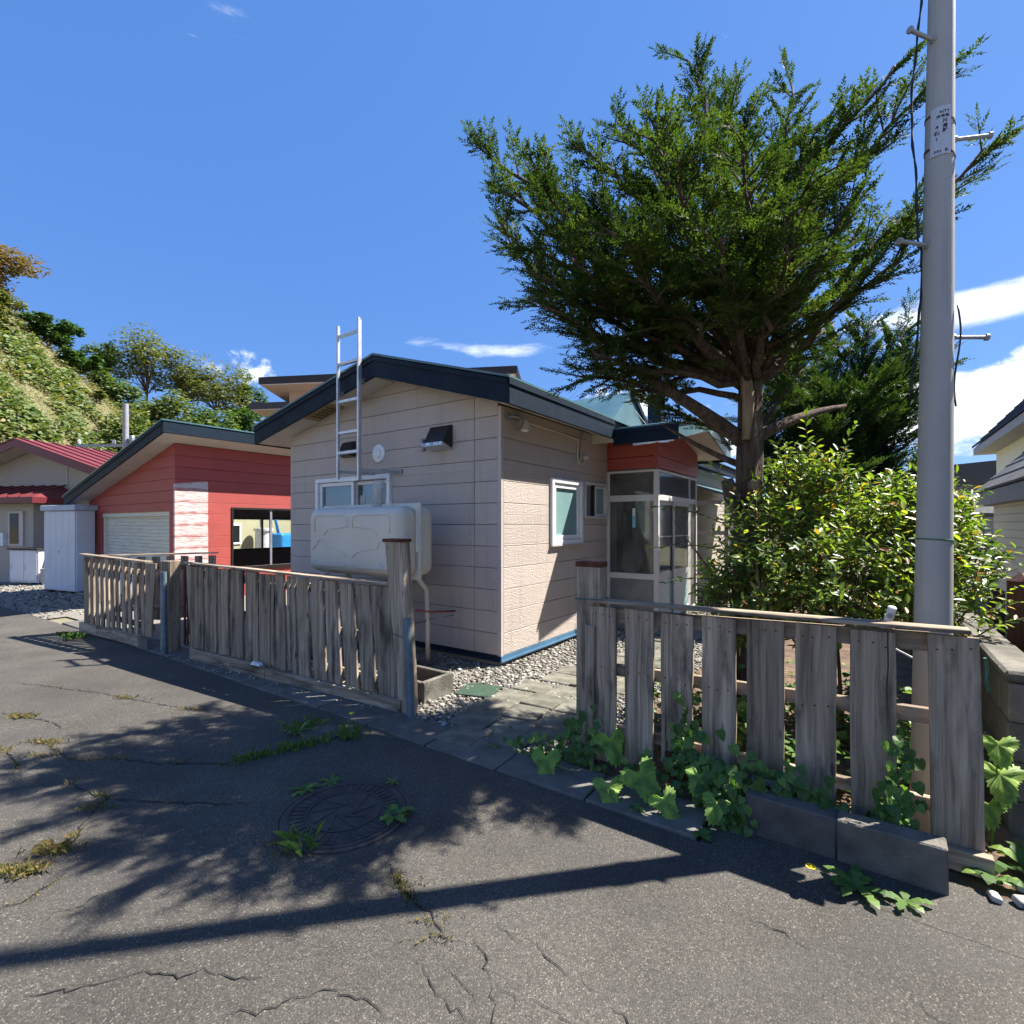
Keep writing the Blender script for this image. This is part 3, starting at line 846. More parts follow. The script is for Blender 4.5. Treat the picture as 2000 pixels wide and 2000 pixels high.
# roof: structure under a metal skin, fascia boards, soffits
def rz(b, up=0.0):
    return (RZ + SR * (b - RB) if b < RB else RZ - SL * (b - RB)) + up
bl, br = -ovr, 4.30
mb = MB()
fa = lambda b, z, t: (t, b, z)
mb.prism([(bl + .03, rz(bl + .03, .03)), (RB, rz(RB, .03)), (RB, rz(RB, zt)), (bl + .03, rz(bl + .03, zt))], fa, -ovr + .03, HL + .3)
mb.prism([(RB, rz(RB, .03)), (br - .03, rz(br - .03, .03)), (br - .03, rz(br - .03, zt)), (RB, rz(RB, zt))], fa, -ovr + .03, HL + .3)
roof = mb.build('roof', 'navy_paint', house)
mb = MB()
mb.prism([(bl - .03, rz(bl, zt) + .004), (RB, rz(RB, zt) + .006), (RB, rz(RB, zt) + .032), (bl - .03, rz(bl, zt) + .026)], fa, -ovr - .03, HL + .32)
mb.prism([(RB, rz(RB, zt) + .006), (br + .03, rz(br, zt) + .004), (br + .03, rz(br, zt) + .026), (RB, rz(RB, zt) + .032)], fa, -ovr - .03, HL + .32)
mb.build('metal_roofing', 'roof_teal', roof)
for (b0, b1) in ((bl, RB), (RB, br)):
    mb = MB(); mb.prism([(b0, rz(b0, -.012)), (b1, rz(b1, -.012)), (b1, rz(b1, zt)), (b0, rz(b0, zt))], fa, -ovr - .004, -ovr + .028)
    f = mb.build('fascia', 'navy_paint', roof, bevel=0.004)
    mb = MB(); mb.prism([(b0 - .004, rz(b0, zt - .055)), (b1, rz(b1, zt - .055)), (b1, rz(b1, zt)), (b0 - .004, rz(b0, zt))], fa, -ovr - .020, -ovr - .0045)
    mb.build('fascia', 'navy_paint', roof, bevel=0.003)
    mb = MB(); mb.prism([(b0 + .03, rz(b0 + .03, .0)), (b1, rz(b1, .0)), (b1, rz(b1, .024)), (b0 + .03, rz(b0 + .03, .024))], fa, -ovr + .03, -.001)
    mb.build('soffit', 'soffit', roof)
mb = MB(); mb.box(-ovr - .004, 2.150, bl - .016, bl + .014, rz(bl, -.016), rz(bl, zt) - .004); mb.build('fascia', 'navy_paint', roof, bevel=0.004)
mb = MB(); mb.box(-ovr - .02, 2.14, bl - .030, bl - .0165, rz(bl, zt) - .06, rz(bl, zt) - .004); mb.build('fascia', 'navy_paint', roof, bevel=0.003)
mb = MB(); mb.prism([(bl + .015, rz(bl, .0)), (-.001, rz(0, -.004)), (-.001, rz(0, .022)), (bl + .015, rz(bl, .024))], fa, 0.0, 2.2); mb.build('soffit', 'soffit', roof)
mb = MB(); mb.box(-ovr, HL + .3, br - .014, br + .014, rz(br, -.012), rz(br, zt)); mb.build('fascia', 'navy_paint', roof)
mb = MB(); mb.prism([(WB + .03, rz(WB + .03)), (br - .03, rz(br - .03)), (br - .03, rz(br - .03, .024)), (WB + .03, rz(WB + .03, .024))], fa, 0.001, HL); mb.build('soffit', 'soffit', roof)
# wooden soffit grille
mb = MB(); b0, b1 = 2.55, 3.12
sk = lambda b, a, t: (a, b, rz(b) + t)
mb.prism([(b0, -.29), (b1, -.29), (b1, -.06), (b0, -.06)], sk, -.010, -.001)
gr0 = mb.build('soffit_grille', 'wood_grille', roof)
mb = MB()
for i in range(5): 
    bb = b0 + .10 + i * .085
    mb.prism([(bb, -.27), (bb + .012, -.27), (bb + .012, -.08), (bb, -.08)], sk, -.0135, -.0105)
for aa in (-.225, -.165, -.115): mb.prism([(b0 + .07, aa), (b1 - .1, aa), (b1 - .1, aa + .011), (b0 + .07, aa + .011)], sk, -.0140, -.0106)
mb.build('grille_slots', 'dark_inside', roof)

# windows of the house: frame > sash, pane
def frame_bars(mb, F, s0, s1, z0, z1, wd, n0, n1):
    F.box(mb, s0, s1, z1 - wd, z1, n0, n1); F.box(mb, s0, s1, z0, z0 + wd, n0, n1)
    F.box(mb, s0, s0 + wd, z0 + wd, z1 - wd, n0, n1); F.box(mb, s1 - wd, s1, z0 + wd, z1 - wd, n0, n1)
    return mb
wn = frame_bars(MB(), F_g, 1.68, 3.22, 1.46, 2.14, 0.055, -0.04, 0.055).build('window', 'white_vinyl', house, bevel=0.004)
frame_bars(MB(), F_g, 2.42, 3.16, 1.52, 2.08, 0.05, -0.035, 0.018).build('sash', 'white_vinyl', wn, bevel=0.003)
frame_bars(MB(), F_g, 1.74, 2.46, 1.52, 2.08, 0.05, -0.075, -0.037).build('sash', 'white_vinyl', wn, bevel=0.003)
mb = MB(); F_g.box(mb, 2.47, 3.11, 1.57, 2.03, -.012, -.006); mb.build('pane', 'glass', wn)
mb = MB(); F_g.box(mb, 1.79, 2.41, 1.57, 2.03, -.060, -.054); mb.build('pane', 'glass', wn)
mb = MB(); F_g.box(mb, 1.66, 3.24, 1.42, 2.30, -.75, -.70); mb.build('dark_backing', 'dark_inside', wn)  # near-black board behind the panes, standing in for the room's shade
mb = MB()
for i in range(4):
    F_g.box(mb, 1.75 + i * .16, 1.87 + i * .16, 1.66, 1.72 + .05 * (i % 2), -.20, -.10)
F_g.box(mb, 1.72, 2.40, 1.63, 1.66, -.24, -.09)
mb.build('window_shelf', 'white_plain', wn)
# frosted window with white surround, and the small sliding one beside it
wn = frame_bars(MB(), F_s, 1.00, 1.82, 1.25, 2.08, 0.06, -0.03, 0.05).build('window', 'white_vinyl', house, bevel=0.004)
frame_bars(MB(), F_s, 1.064, 1.756, 1.314, 2.016, 0.055, -0.03, 0.032).build('sash', 'white_vinyl', wn, bevel=0.003)
mb = MB(); F_s.box(mb, 1.119, 1.701, 1.369, 1.961, -.012, 0.008); mb.build('pane', 'frosted', wn)
mb = MB(); F_s.box(mb, 0.985, 1.835, 1.235, 1.2495, -.0, 0.06); mb.build('sill', 'trim_beige', wn)
wn = frame_bars(MB(), F_s, 1.895, 2.605, 1.59, 2.09, 0.03, -0.03, 0.045).build('window', 'aluminium', house, bevel=0.003)
frame_bars(MB(), F_s, 2.22, 2.57, 1.625, 2.055, 0.035, -0.01, 0.030).build('sash', 'aluminium', wn, bevel=0.002)
mb = MB(); F_s.box(mb, 2.255, 2.535, 1.66, 2.02, -.004, 0.010); mb.build('pane', 'frosted', wn)
mb = MB(); F_s.box(mb, 1.93, 2.22, 1.625, 2.055, -.030, -.016); mb.build('pane', 'frosted_grey', wn)
mb = MB(); F_s.box(mb, 2.17, 2.2195, 1.622, 2.058, -.012, 0.026); mb.build('sash', 'aluminium_dark', wn)

# fittings on the gable: vent disc, hoods, lamp box
MB().lathe([(0.115, -.016), (0.115, -.030), (0.108, -.038), (0.060, -.040), (0.058, -.052), (0.050, -.056), (0.0, -.057)], 32, (0, 1.908, 2.41), 'x').build('vent_disc', 'white_vinyl', house, auto=35)
def hood(bc, z0, wd, ht, dp, lip=None):
    mb = MB(); x = -.017
    # sloping hood: deep at the bottom, shallow at the top
    mb.hexa([(x, bc - wd / 2, z0), (x - dp, bc - wd * .42, z0 + ht * .12), (x - dp, bc + wd * .42, z0 + ht * .12), (x, bc + wd / 2, z0),
             (x, bc - wd / 2, z0 + ht), (x - dp * .18, bc - wd * .47, z0 + ht), (x - dp * .18, bc + wd * .47, z0 + ht), (x, bc + wd / 2, z0 + ht)])
    h = mb.build('vent_hood', 'black_metal', house, bevel=0.006)
    if lip:
        mb = MB()
        n = 10
        for i in range(n):
            u0 = -wd * .45 + wd * .9 * i / n; u1 = -wd * .45 + wd * .9 * (i + 1) / n
            d0, d1 = rng.uniform(.008, .02), rng.uniform(.008, .02)
            mb.hexa([(x, bc + u0, z0 - .03), (x - dp * .95 - d0, bc + u0, z0 + .005), (x - dp * .95 - d1, bc + u1, z0 + .005), (x, bc + u1, z0 - .03),
                     (x, bc + u0, z0 - .005), (x - dp * .9 - d0, bc + u0, z0 + .045), (x - dp * .9 - d1, bc + u1, z0 + .045), (x, bc + u1, z0 - .005)])
        mb.build('foil_lip', 'foil', h)
    return h
hood(0.83, 2.385, 0.34, 0.25, 0.17, True)
hood(2.50, 2.40, 0.26, 0.21, 0.13)
mb = MB(); mb.box(-.08, -.017, 1.085, 1.155, 2.42, 2.51); mb.box(-.060, -.017, 1.09, 1.14, 2.375, 2.419); mb.build('lamp_box', 'grey_metal', house, bevel=0.006)

# flood lamp under the eave with its conduit
lamp = MB().lathe([(0.045, -.016), (0.045, -.03), (0.02, -.05)], 16, (0.10, 0, 2.665), 'y').build('flood_lamp', 'galvanised', house, auto=40)
MB().tube([(0.10, -.05, 2.665), (0.16, -.09, 2.665), (0.22, -.12, 2.655), (0.255, -.13, 2.62)], 0.014, 8).build('lamp_arm', 'grey_metal', lamp, smooth=True)
MB().lathe([(0.028, 0.035), (0.032, 0.0), (0.075, -.045), (0.085, -.072), (0.078, -.072)], 20, (0.265, -.135, 2.60)).build('lamp_shade', 'reflector', lamp, auto=50)
MB().lathe([(0.01, -.03), (0.05, -.045), (0.055, -.068), (0.03, -.082), (0.0, -.085)], 16, (0.265, -.135, 2.60)).build('bulb', 'bulb', lamp, smooth=True)
mb = MB(); mb.box(0.25, 0.30, -.10, -.03, 2.665, 2.73); mb.build('mount_box', 'grey_metal', lamp, bevel=0.005)
MB().tube([(0.30, -.030, 2.66), (0.9, -.030, 2.655), (1.5, -.030, 2.645), (1.66, -.030, 2.635), (1.685, -.030, 2.61), (1.69, -.030, 2.40), (1.70, -.030, 2.335), (1.74, -.03, 2.315), (1.84, -.03, 2.33), (1.87, -.03, 2.37)], 0.011, 8).build('conduit', 'cream_plastic', house, smooth=True)
MB().tube([(1.81, -.03, 2.68), (1.81, -.03, 2.58), (1.775, -.035, 2.52), (1.76, -.03, 2.40), (1.755, -.03, 2.32)], 0.007, 6).build('cable', 'cream_plastic', house, smooth=True)
mb = MB(); mb.box(1.78, 1.85, -.06, -.017, 2.66, 2.75); mb.build('junction_box', 'grey_metal', house, bevel=0.006)
MB().lathe([(0.035, -.017), (0.035, -.04), (0.022, -.085), (0.012, -.09)], 14, (1.89, 0, 2.415), 'y').build('cable_cover', 'cream_plastic', house, auto=40)
MB().lathe([(0.016, -.05), (0.02, -.0), (0.016, .05)], 10, (1.76, -.04, 2.43)).build('cable_clamp', 'grey_metal', house, auto=40)

# ---------------- entrance porch (part of the house)
PA0, PA1, PB = 2.66, 4.66, -0.775
F_pa = Frame((PA0, 0, 0), (0, -1, 0), (-1, 0, 0))     # face towards the street, s = -b
F_pb = Frame((0, PB, 0), (1, 0, 0), (0, -1, 0))       # door face, s = a
porch = MB()
porch.box(PA0 - .02, PA1 + .02, PB - .02, -.03, -.05, 0.12)
porch = porch.build('porch_base', 'foundation', house)
PT = 2.285
# red head boards
def head(F, s0, s1, top_fn, joints_z, trim0, trim1):
    z = PT + .03
    zs = [PT + .02, PT + .19, PT + .375, PT + .56, PT + .75]
    for i in range(len(zs) - 1):
        pts = [(s0, zs[i] + .004), (s1, zs[i] + .004), (s1, zs[i + 1] - .004), (s0, zs[i + 1] - .004)]
        p = clip_poly(pts, top_fn)
        if len(p) >= 3:
            mb = MB(); mb.prism(p, lambda a, zz, t: F(a, zz, t), -.05, 0.012 + .001 * (i % 2)); mb.build('siding_panel', 'siding_red', porch, bevel=0.003)
PEAK_A, PZ, PS = 3.62, 3.11, 0.21
head(F_pa, 0.02, -PB, [(0, 2.72, 0, 1)], None, 0, 0)
head(F_pb, PA0 + .01, PA1, [(PEAK_A, PZ - .20, -PS, 1), (PEAK_A, PZ - .20, PS, 1)], None, 0, 0)
mb = MB(); mb.box(PA0 - .02, PA0 + .045, PB - .02, PB + .045, PT + .015, 2.74); mb.build('corner_trim', 'trim_red', porch)
# porch roof: gable to the right, ridge along b
pe0, pe1, pf = 2.145, 5.08, -1.23
def pz(a, up=0.0): return PZ - PS * abs(a - PEAK_A) + up
fb = lambda a, z, t: (a, t, z)
for (x0, x1) in ((pe0, PEAK_A), (PEAK_A, pe1)):
    mb = MB(); mb.prism([(x0, pz(x0, -.17)), (x1, pz(x1, -.17)), (x1, pz(x1, -.012)), (x0, pz(x0, -.012))], fb, pf + .03, 0.55); pr = mb.build('porch_roof', 'soffit', house)
    mb = MB(); mb.prism([(x0 - (.03 if x0 == pe0 else 0), pz(x0, -.008)), (x1 + (.03 if x1 == pe1 else 0), pz(x1, -.008)), (x1 + (.03 if x1 == pe1 else 0), pz(x1, .014)), (x0 - (.03 if x0 == pe0 else 0), pz(x0, .014))], fb, pf - .03, 0.95)
    mb.build('metal_roofing', 'roof_teal', pr)
    mb = MB(); mb.prism([(x0, pz(x0, -.20)), (x1, pz(x1, -.20)), (x1, pz(x1, -.010)), (x0, pz(x0, -.010))], fb, pf, pf + .028); mb.build('fascia', 'roof_teal', pr, bevel=0.004)
mb = MB(); mb.box(pe0 - .016, pe0 + .014, pf, -.345, pz(pe0, -.21), pz(pe0, -.006)); mb.build('fascia', 'navy_paint', porch, bevel=0.004)
mb = MB(); mb.box(pe0 - .028, pe0 - .0165, pf, -.36, pz(pe0, -.065), pz(pe0, -.006)); mb.build('fascia', 'navy_paint', porch, bevel=0.004)
mb = MB(); mb.box(pe1 - .014, pe1 + .016, pf, .3, pz(pe1, -.21), pz(pe1, -.006)); mb.build('fascia', 'navy_paint', porch, bevel=0.004)
mb = MB()
for i in range(9):
    y0 = -.62 + -.06 * i
    mb.box(pe0 - .006, pe0 + .03, y0 - .06, y0, pz(pe0, -.21) - rng.uniform(.012, .035), pz(pe0, -.2105))
mb.build('rotten_edge', 'foil', porch)
# glazing bars
al = MB()
F_pa.box(al, 0.0, .05, .12, PT, -.05, .0); F_pa.box(al, -PB - .055, -PB, .12, PT, -.055, .0)
for z0, z1 in ((PT - .03, PT), (1.84, 1.93), (0.72, 0.80), (0.12, .17)): F_pa.box(al, .05, -PB - .055, z0, z1, -.045, -.004)
F_pb.box(al, PA0 + .0005, PA0 + .06, .12, PT - .0005, -.0545, .012); F_pb.box(al, PA1 - .05, PA1, .12, PT, -.05, 0); F_pb.box(al, 4.22, 4.26, .12, PT, -.05, .002)
for z0, z1 in ((PT - .03, PT), (1.85, 1.93), (.12, .15)): F_pb.box(al, PA0 + .06, 4.22, z0, z1, -.045, .004)
for z0, z1 in ((PT - .03, PT), (1.85, 1.93), (.12, .15)): F_pb.box(al, 4.26, PA1 - .05, z0, z1, -.045, -.004)
al.build('glazing_frame', 'aluminium', porch, bevel=0.003)
for (s0, s1, z0, z1, mt) in ((.05, -PB - .055, 1.93, PT - .03, 'glass_dusty'), (.05, -PB - .055, .80, 1.84, 'glass_dusty'), (.05, -PB - .055, .17, .72, 'frosted_grey')):
    mb = MB(); F_pa.box(mb, s0, s1, z0, z1, -.028, -.022); mb.build('pane', mt, porch)
for (s0, s1, z0, z1, mt) in ((PA0 + .06, 4.22, 1.93, PT - .03, 'glass_dusty'), (4.26, PA1 - .05, 1.93, PT - .03, 'glass_dusty'), (4.26, PA1 - .05, .15, 1.85, 'glass_dusty')):
    mb = MB(); F_pb.box(mb, s0, s1, z0, z1, -.028, -.022); mb.build('pane', mt, porch)
for (s0, s1, n) in ((PA0 + .065, 3.47, -.026), (3.40, 4.215, -.002)):
    dr = frame_bars(MB(), F_pb, s0, s1, .15, 1.85, .055, n - .018, n)
    F_pb.box(dr, s0 + .055, s1 - .055, .70, .80, n - .016, n - .001)
    dr = dr.build('sliding_door', 'aluminium', porch, bevel=0.003)
    mb = MB(); F_pb.box(mb, s0 + .055, s1 - .055, .80, 1.795, n - .011, n - .006); mb.build('pane', 'glass_dusty', dr)
    mb = MB(); F_pb.box(mb, s0 + .055, s1 - .055, .205, .70, n - .011, n - .006); mb.build('pane', 'frosted_pale', dr)
    mb = MB(); F_pb.box(mb, s0 + .055, s1 - .055, 1.32, 1.335, n - .005, n - .001); mb.build('glazing_bar', 'aluminium', dr)
# inside the porch
mb = MB(); mb.box(PA0 + .06, PA1 - .06, PB + .06, -.03, PT + .01, PT + .018); mb.build('porch_ceiling', 'white_plain', porch)
mb = MB(); mb.box(3.02, 4.18, .03, .07, .10, 1.95); mb.build('entrance_door', 'door_brown', porch, bevel=0.01)
mb = MB(); mb.box(PA1 - .045, PA1 - .04, PB + .06, -.03, .12, PT); mb.build('porch_end', 'curtain_grey', porch)
mb = MB(); mb.box(PA0 + .55, PA0 + .57, -.55, -.03, .12, 1.7); mb.build('curtain', 'curtain_grey', porch)
mb = MB(); F_pa.box(mb, .40, .445, 1.46, 1.74, -.0215, -.019); tg = mb.build('thermometer_tag', 'white_plain', porch)
mb = MB(); F_pa.box(mb, .402, .443, 1.462, 1.63, -.0188, -.0178); mb.build('tag_band', 'tag_blue', porch)

# cross gable and chimney box rising behind the main ridge
mb = MB()
mb.prism([(4.6, 3.15), (6.30, 4.42), (8.2, 3.15)], fb, 1.05, 3.9)
cg = mb.build('cross_gable', 'roof_teal', house)
mb = MB(); mb.prism([(6.20, 4.36), (6.30, 4.44), (6.36, 4.40), (8.26, 3.14), (8.2, 3.09)], fb, 1.00, 1.049); mb.build('gable_edge', 'navy_paint', cg)
mb = MB(); mb.box(8.6, 8.95, 1.2, 1.55, 3.0, 5.2); mb.box(8.56, 8.99, 1.16, 1.59, 5.2, 5.28); mb.build('chimney', 'navy_paint', house)
# sunroom past the porch
F_sr = Frame((0, -.95, 0), (1, 0, 0), (0, -1, 0))
sr = MB()
for a in (6.2, 7.0, 7.8, 8.6, 9.4): F_sr.box(sr, a, a + .07, .0, 1.95, -.07, 0)
for z0, z1 in ((.40, .48), (1.30, 1.38), (1.88, 1.95)): F_sr.box(sr, 6.27, 9.4, z0, z1, -.06, -.004)
Frame((6.2, 0, 0), (0, -1, 0), (-1, 0, 0)).box(sr, .0, .88, 1.30, 1.38, -.06, -.01); Frame((6.2, 0, 0), (0, -1, 0), (-1, 0, 0)).box(sr, .0, .98, 1.90, 1.98, -.06, .03)
sr = sr.build('sunroom', 'aluminium_violet', house)
mb = MB(); F_sr.box(mb, 6.27, 9.4, .48, 1.88, -.03, -.025); mb.build('pane', 'glass_dusty', sr)
mb = MB(); F_sr.box(mb, 6.2, 9.47, -.03, .40, -.05, -.005); mb.build('skirt', 'siding_beige', sr)
mb = MB(); mb.prism([(-1.12, 2.0), (-.01, 2.38), (-.01, 2.42), (-1.12, 2.05)], fa, 6.0, 9.6); mb.build('sunroom_roof', 'roof_teal', sr)
# antenna mast with guys
MB().tube([(6.9, 2.1, 3.2), (6.9, 2.1, 5.6)], .012, 6).build('antenna_mast', 'grey_metal', house)
mb = MB()
for q in ((6.2, .4), (8.2, .6), (5.2, 3.2), (8.6, 3.6)): mb.tube([(6.9, 2.1, 5.3), (q[0], q[1], 3.25)], .004, 4)
mb.build('guy_wire', 'grey_metal', house)

# ---------------- garage
GB0, GB1, GA1 = 7.85, 12.6, 6.2
GZ0, GS = 3.09, 0.215
garage = thing('garage', 'red sided garage with white primer patch, roller shutter and navy lean-to roof', 'garage', C0, HROT)
F_gd = Frame((0, 0, 0), (0, 1, 0), (-1, 0, 0))
glines = [(GB0, GZ0, GS, 1.0)]
panel_wall(garage, 'front_wall', F_gd, GB0 + .03, GB1, -0.25, 3.3, glines, [(8.07, 11.95, -0.3, 1.77)], -0.10, 0.2275, [], 'siding_red', 'sheathing_red', thick=0.014)
F_gw = Frame((0, GB0, 0), (1, 0, 0), (0, -1, 0))
gwh = (1.06, 2.95, 0.56, 1.87)
panel_wall(garage, 'window_wall', F_gw, 0.03, GA1, -0.25, GZ0, [], [gwh], -0.10, 0.2275, [], 'siding_red_worn', 'sheathing_red', thick=0.014)
F_gf = Frame((0, GB1, 0), (1, 0, 0), (0, 1, 0))
mb = MB()
for p in cells(0, GA1, -.2, 2.05, [(3.3, 5.9, .72, 1.72)], []): mb.prism(p, lambda a, z, t: F_gf(a, z, t), -.08, 0)
mb.box(GA1 - .08, GA1, GB0 + .001, GB1 - .081, -.2, 2.05)
mb.build('rear_wall', 'sheathing', garage)
frame_bars(MB(), F_gf, 3.3, 5.9, .72, 1.72, .05, -.09, .01).build('rear_window_frame', 'aluminium_dark', garage)
mb = MB(); F_gf.box(mb, 4.33, 4.38, .77, 1.67, -.06, -.02); mb.build('rear_window_mullion', 'aluminium_dark', garage)
mb = MB(); mb.box(-.016, .034, GB0 - .017, GB0 + .034, -.2, GZ0 - .01); mb.build('corner_trim', 'siding_red_worn', garage, bevel=.003)
mb = MB(); mb.box(-.0165, .03, GB1 - .04, GB1 + .015, -.25, 2.05); mb.build('corner_trim', 'trim_red', garage, bevel=.003)
wn = frame_bars(MB(), F_gw, 1.06, 2.95, .56, 1.87, .045, -.05, .03).build('window', 'aluminium_dark', garage, bevel=.003)
mb = MB(); F_gw.box(mb, 1.92, 1.965, .605, 1.825, -.03, .012); mb.build('mullion', 'aluminium_violet', wn)
for s0, s1, n in ((1.105, 1.92, -.01), (1.965, 2.905, -.02)):
    mb = MB(); F_gw.box(mb, s0, s1, .605, 1.825, n - .005, n); mb.build('pane', 'glass', wn)
mb = MB(); F_gw.box(mb, 1.03, 2.98, .53, .5595, -.0, .05); mb.build('sill', 'aluminium_dark', wn)
# shutter: ribbed curtain in steel guides
mb = MB()
z = -.2
prof = []
while z < 1.70:
    prof += [(0.10, z), (0.082, z + .020), (0.082, z + .050), (0.10, z + .072)]
    z += .076
for i in range(len(prof) - 1):
    x0, za = prof[i]; x1, zb = prof[i + 1]
    mb.add([(x0, 8.20, za), (x0, 11.70, za), (x1, 11.70, zb), (x1, 8.20, zb)], [(0, 1, 2, 3)])
sh = mb.build('roller_shutter', 'shutter_paint', garage, auto=20)
for y0 in (8.08, 11.70): MB().box(.04, .13, y0, y0 + .12, -.25, 1.678).build('shutter_guide', 'shutter_paint', sh)
mb = MB(); mb.box(.02, .30, 8.08, 11.94, 1.68, 1.79); mb.build('shutter_box', 'shutter_paint', sh)
mb = MB(); mb.box(.001, .14, 11.822, 11.948, -.25, 1.765); mb.build('jamb', 'trim_red', sh)
# lean-to roof
go = .40; gb0, gb1 = GB0 - .5, 13.05
def gzz(b, up=0.0): return GZ0 - GS * (b - GB0) + up
mb = MB(); mb.prism([(gb0 + .03, gzz(gb0 + .03, .001)), (gb1 - .03, gzz(gb1 - .03, .001)), (gb1 - .03, gzz(gb1 - .03, .20)), (gb0 + .03, gzz(gb0 + .03, .20))], fa, -go + .03, GA1 + .3)
gr1 = mb.build('roof', 'soffit', garage)
mb = MB(); mb.prism([(gb0 - .03, gzz(gb0, .212)), (gb1 + .03, gzz(gb1, .212)), (gb1 + .03, gzz(gb1, .236)), (gb0 - .03, gzz(gb0, .236))], fa, -go - .03, GA1 + .32); mb.build('metal_roofing', 'roof_teal', gr1)
mb = MB(); mb.prism([(gb0, gzz(gb0, -.012)), (gb1, gzz(gb1, -.012)), (gb1, gzz(gb1, .21)), (gb0, gzz(gb0, .21))], fa, -go - .004, -go + .028); mb.build('fascia', 'navy_paint', gr1, bevel=.004)
mb = MB(); mb.prism([(gb0, gzz(gb0, .15)), (gb1, gzz(gb1, .15)), (gb1, gzz(gb1, .21)), (gb0, gzz(gb0, .21))], fa, -go - .02, -go - .0045); mb.build('fascia', 'navy_paint', gr1, bevel=.003)
mb = MB(); mb.box(-go - .004, GA1 + .3, gb0 - .016, gb0 + .028, gzz(gb0, -.012), gzz(gb0, .215)); mb.build('fascia', 'navy_paint', gr1, bevel=.004)
mb = MB(); mb.box(-go - .004, GA1 + .3, gb1 - .028, gb1 + .016, gzz(gb1, -.012), gzz(gb1, .208)); mb.build('fascia', 'navy_paint', gr1, bevel=.004)

# ---------------- kerosene tank on splayed pipe legs
def rounded_box(mb, c, size, rad, nseg=5):
    # superellipsoid-like rounded box from a subdivided cube
    n = 10
    cx, cy, cz = c; hx, hy, hz = (x / 2 for x in size)
    idx = {}
    def vert(p):
        key = tuple(round(x, 5) for x in p)
        if key in idx: return idx[key]
        q = []
        inner = Vector((max(-(hx - rad), min(hx - rad, p[0] * hx)), max(-(hy - rad), min(hy - rad, p[1] * hy)), max(-(hz - rad), min(hz - rad, p[2] * hz))))
        pt = Vector((p[0] * hx, p[1] * hy, p[2] * hz))
        dlt = pt - inner
        if dlt.length > 1e-6: pt = inner + dlt.normalized() * rad
        mb.v.append((cx + pt.x, cy + pt.y, cz + pt.z)); idx[key] = len(mb.v) - 1
        return idx[key]
    def grid(h):
        lin = [-(h - rad) / h + 2 * (h - rad) / h * i / 4 for i in range(5)]
        ex = [1 - (rad / h) * (1 - math.tan(math.pi / 4 * k / nseg)) for k in range(1, nseg + 1)]
        return [-x for x in reversed(ex)] + lin + ex
    G = (grid(hx), grid(hy), grid(hz))
    for ax in range(3):
        u, v = (ax + 1) % 3, (ax + 2) % 3
        for sgn in (-1, 1):
            for i in range(len(G[u]) - 1):
                for j in range(len(G[v]) - 1):
                    q = []
                    for (ii, jj) in ((i, j), (i + 1, j), (i + 1, j + 1), (i, j + 1)):
                        p = [0, 0, 0]; p[ax] = sgn; p[u] = G[u][ii]; p[v] = G[v][jj]
                        q.append(vert(p))
                    if len(set(q)) >= 3: mb.f.append(tuple(q) if sgn > 0 else tuple(reversed(q)))
    return mb
tank = thing('kerosene_tank', 'cream rounded steel kerosene tank on pipe legs in front of the gable wall', 'fuel tank', hw(-.66, 1.33, 0), HROT)
TZ = 1.33
rounded_box(MB(), (-.115, 0, TZ), (.27, 1.56, .72), .11).build('front_shell', 'tank_paint', tank, smooth=True)
rounded_box(MB(), (.115, 0, TZ), (.27, 1.56, .72), .11).build('rear_shell', 'tank_paint', tank, smooth=True)
rounded_box(MB(), (0, 0, TZ), (.035, 1.62, .79), .0165, 2).build('seam_flange', 'tank_paint', tank, auto=50)
# pressed ribs on the front: thin raised lines
def rib_line(pts):
    return MB().tube([(-.2505, y, z) for y, z in pts], .006, 6).build('pressed_rib', 'tank_paint', tank, smooth=True)
rib_line([(.62, 1.42), (.63, 1.56), (.58, 1.60), (.10, 1.60), (.05, 1.57), (.04, 1.47)])
rib_line([(-.62, 1.42), (-.63, 1.56), (-.58, 1.60), (-.10, 1.60), (-.05, 1.57), (-.04, 1.47)])
rib_line([(.66, 1.22), (.58, 1.28), (.55, 1.33), (.48, 1.33), (.43, 1.26), (.12, 1.21), (.05, 1.16)])
rib_line([(-.66, 1.22), (-.58, 1.28), (-.55, 1.33), (-.48, 1.33), (-.43, 1.26), (-.12, 1.21), (-.05, 1.16)])
rib_line([(.45, 1.39), (.38, 1.45), (.06, 1.475)]); rib_line([(-.45, 1.39), (-.38, 1.45), (-.06, 1.475)])
rib_line([(.62, 1.10), (.58, 1.05), (.10, 1.05), (.06, 1.09)]); rib_line([(-.62, 1.10), (-.58, 1.05), (-.10, 1.05), (-.06, 1.09)])
mb = MB(); mb.box(-.2525, -.2495, -.52, -.46, 1.05, 1.11); mb.build('inspection_label', 'plate_white', tank)
mb = MB(); mb.box(-.045, .045, -.785, -.772, 1.22, 1.66); mb.build('gauge_strip', 'white_plain', tank, bevel=.004)
mb = MB(); mb.box(-.17, -.135, -.7825, -.7795, 1.33, 1.44); mb.build('warning_sticker', 'plate_white', tank)
MB().lathe([(.035, 1.68), (.035, 1.80), (.028, 1.83), (.0, 1.832)], 14, (.02, .12, 0)).build('gauge_dome', 'clear_plastic', tank, auto=40)
rounded_box(MB(), (.0, -.17, 1.83), (.10, .15, .32), .04, 3).build('vent_cover', 'clear_plastic', tank, smooth=True)
MB().tube([(0, -.20, 1.68), (0, -.20, 1.86), (0, -.185, 1.90), (0, -.155, 1.90), (0, -.14, 1.86), (0, -.14, 1.72)], .017, 8).build('vent_pipe', 'cream_plastic', tank, smooth=True)
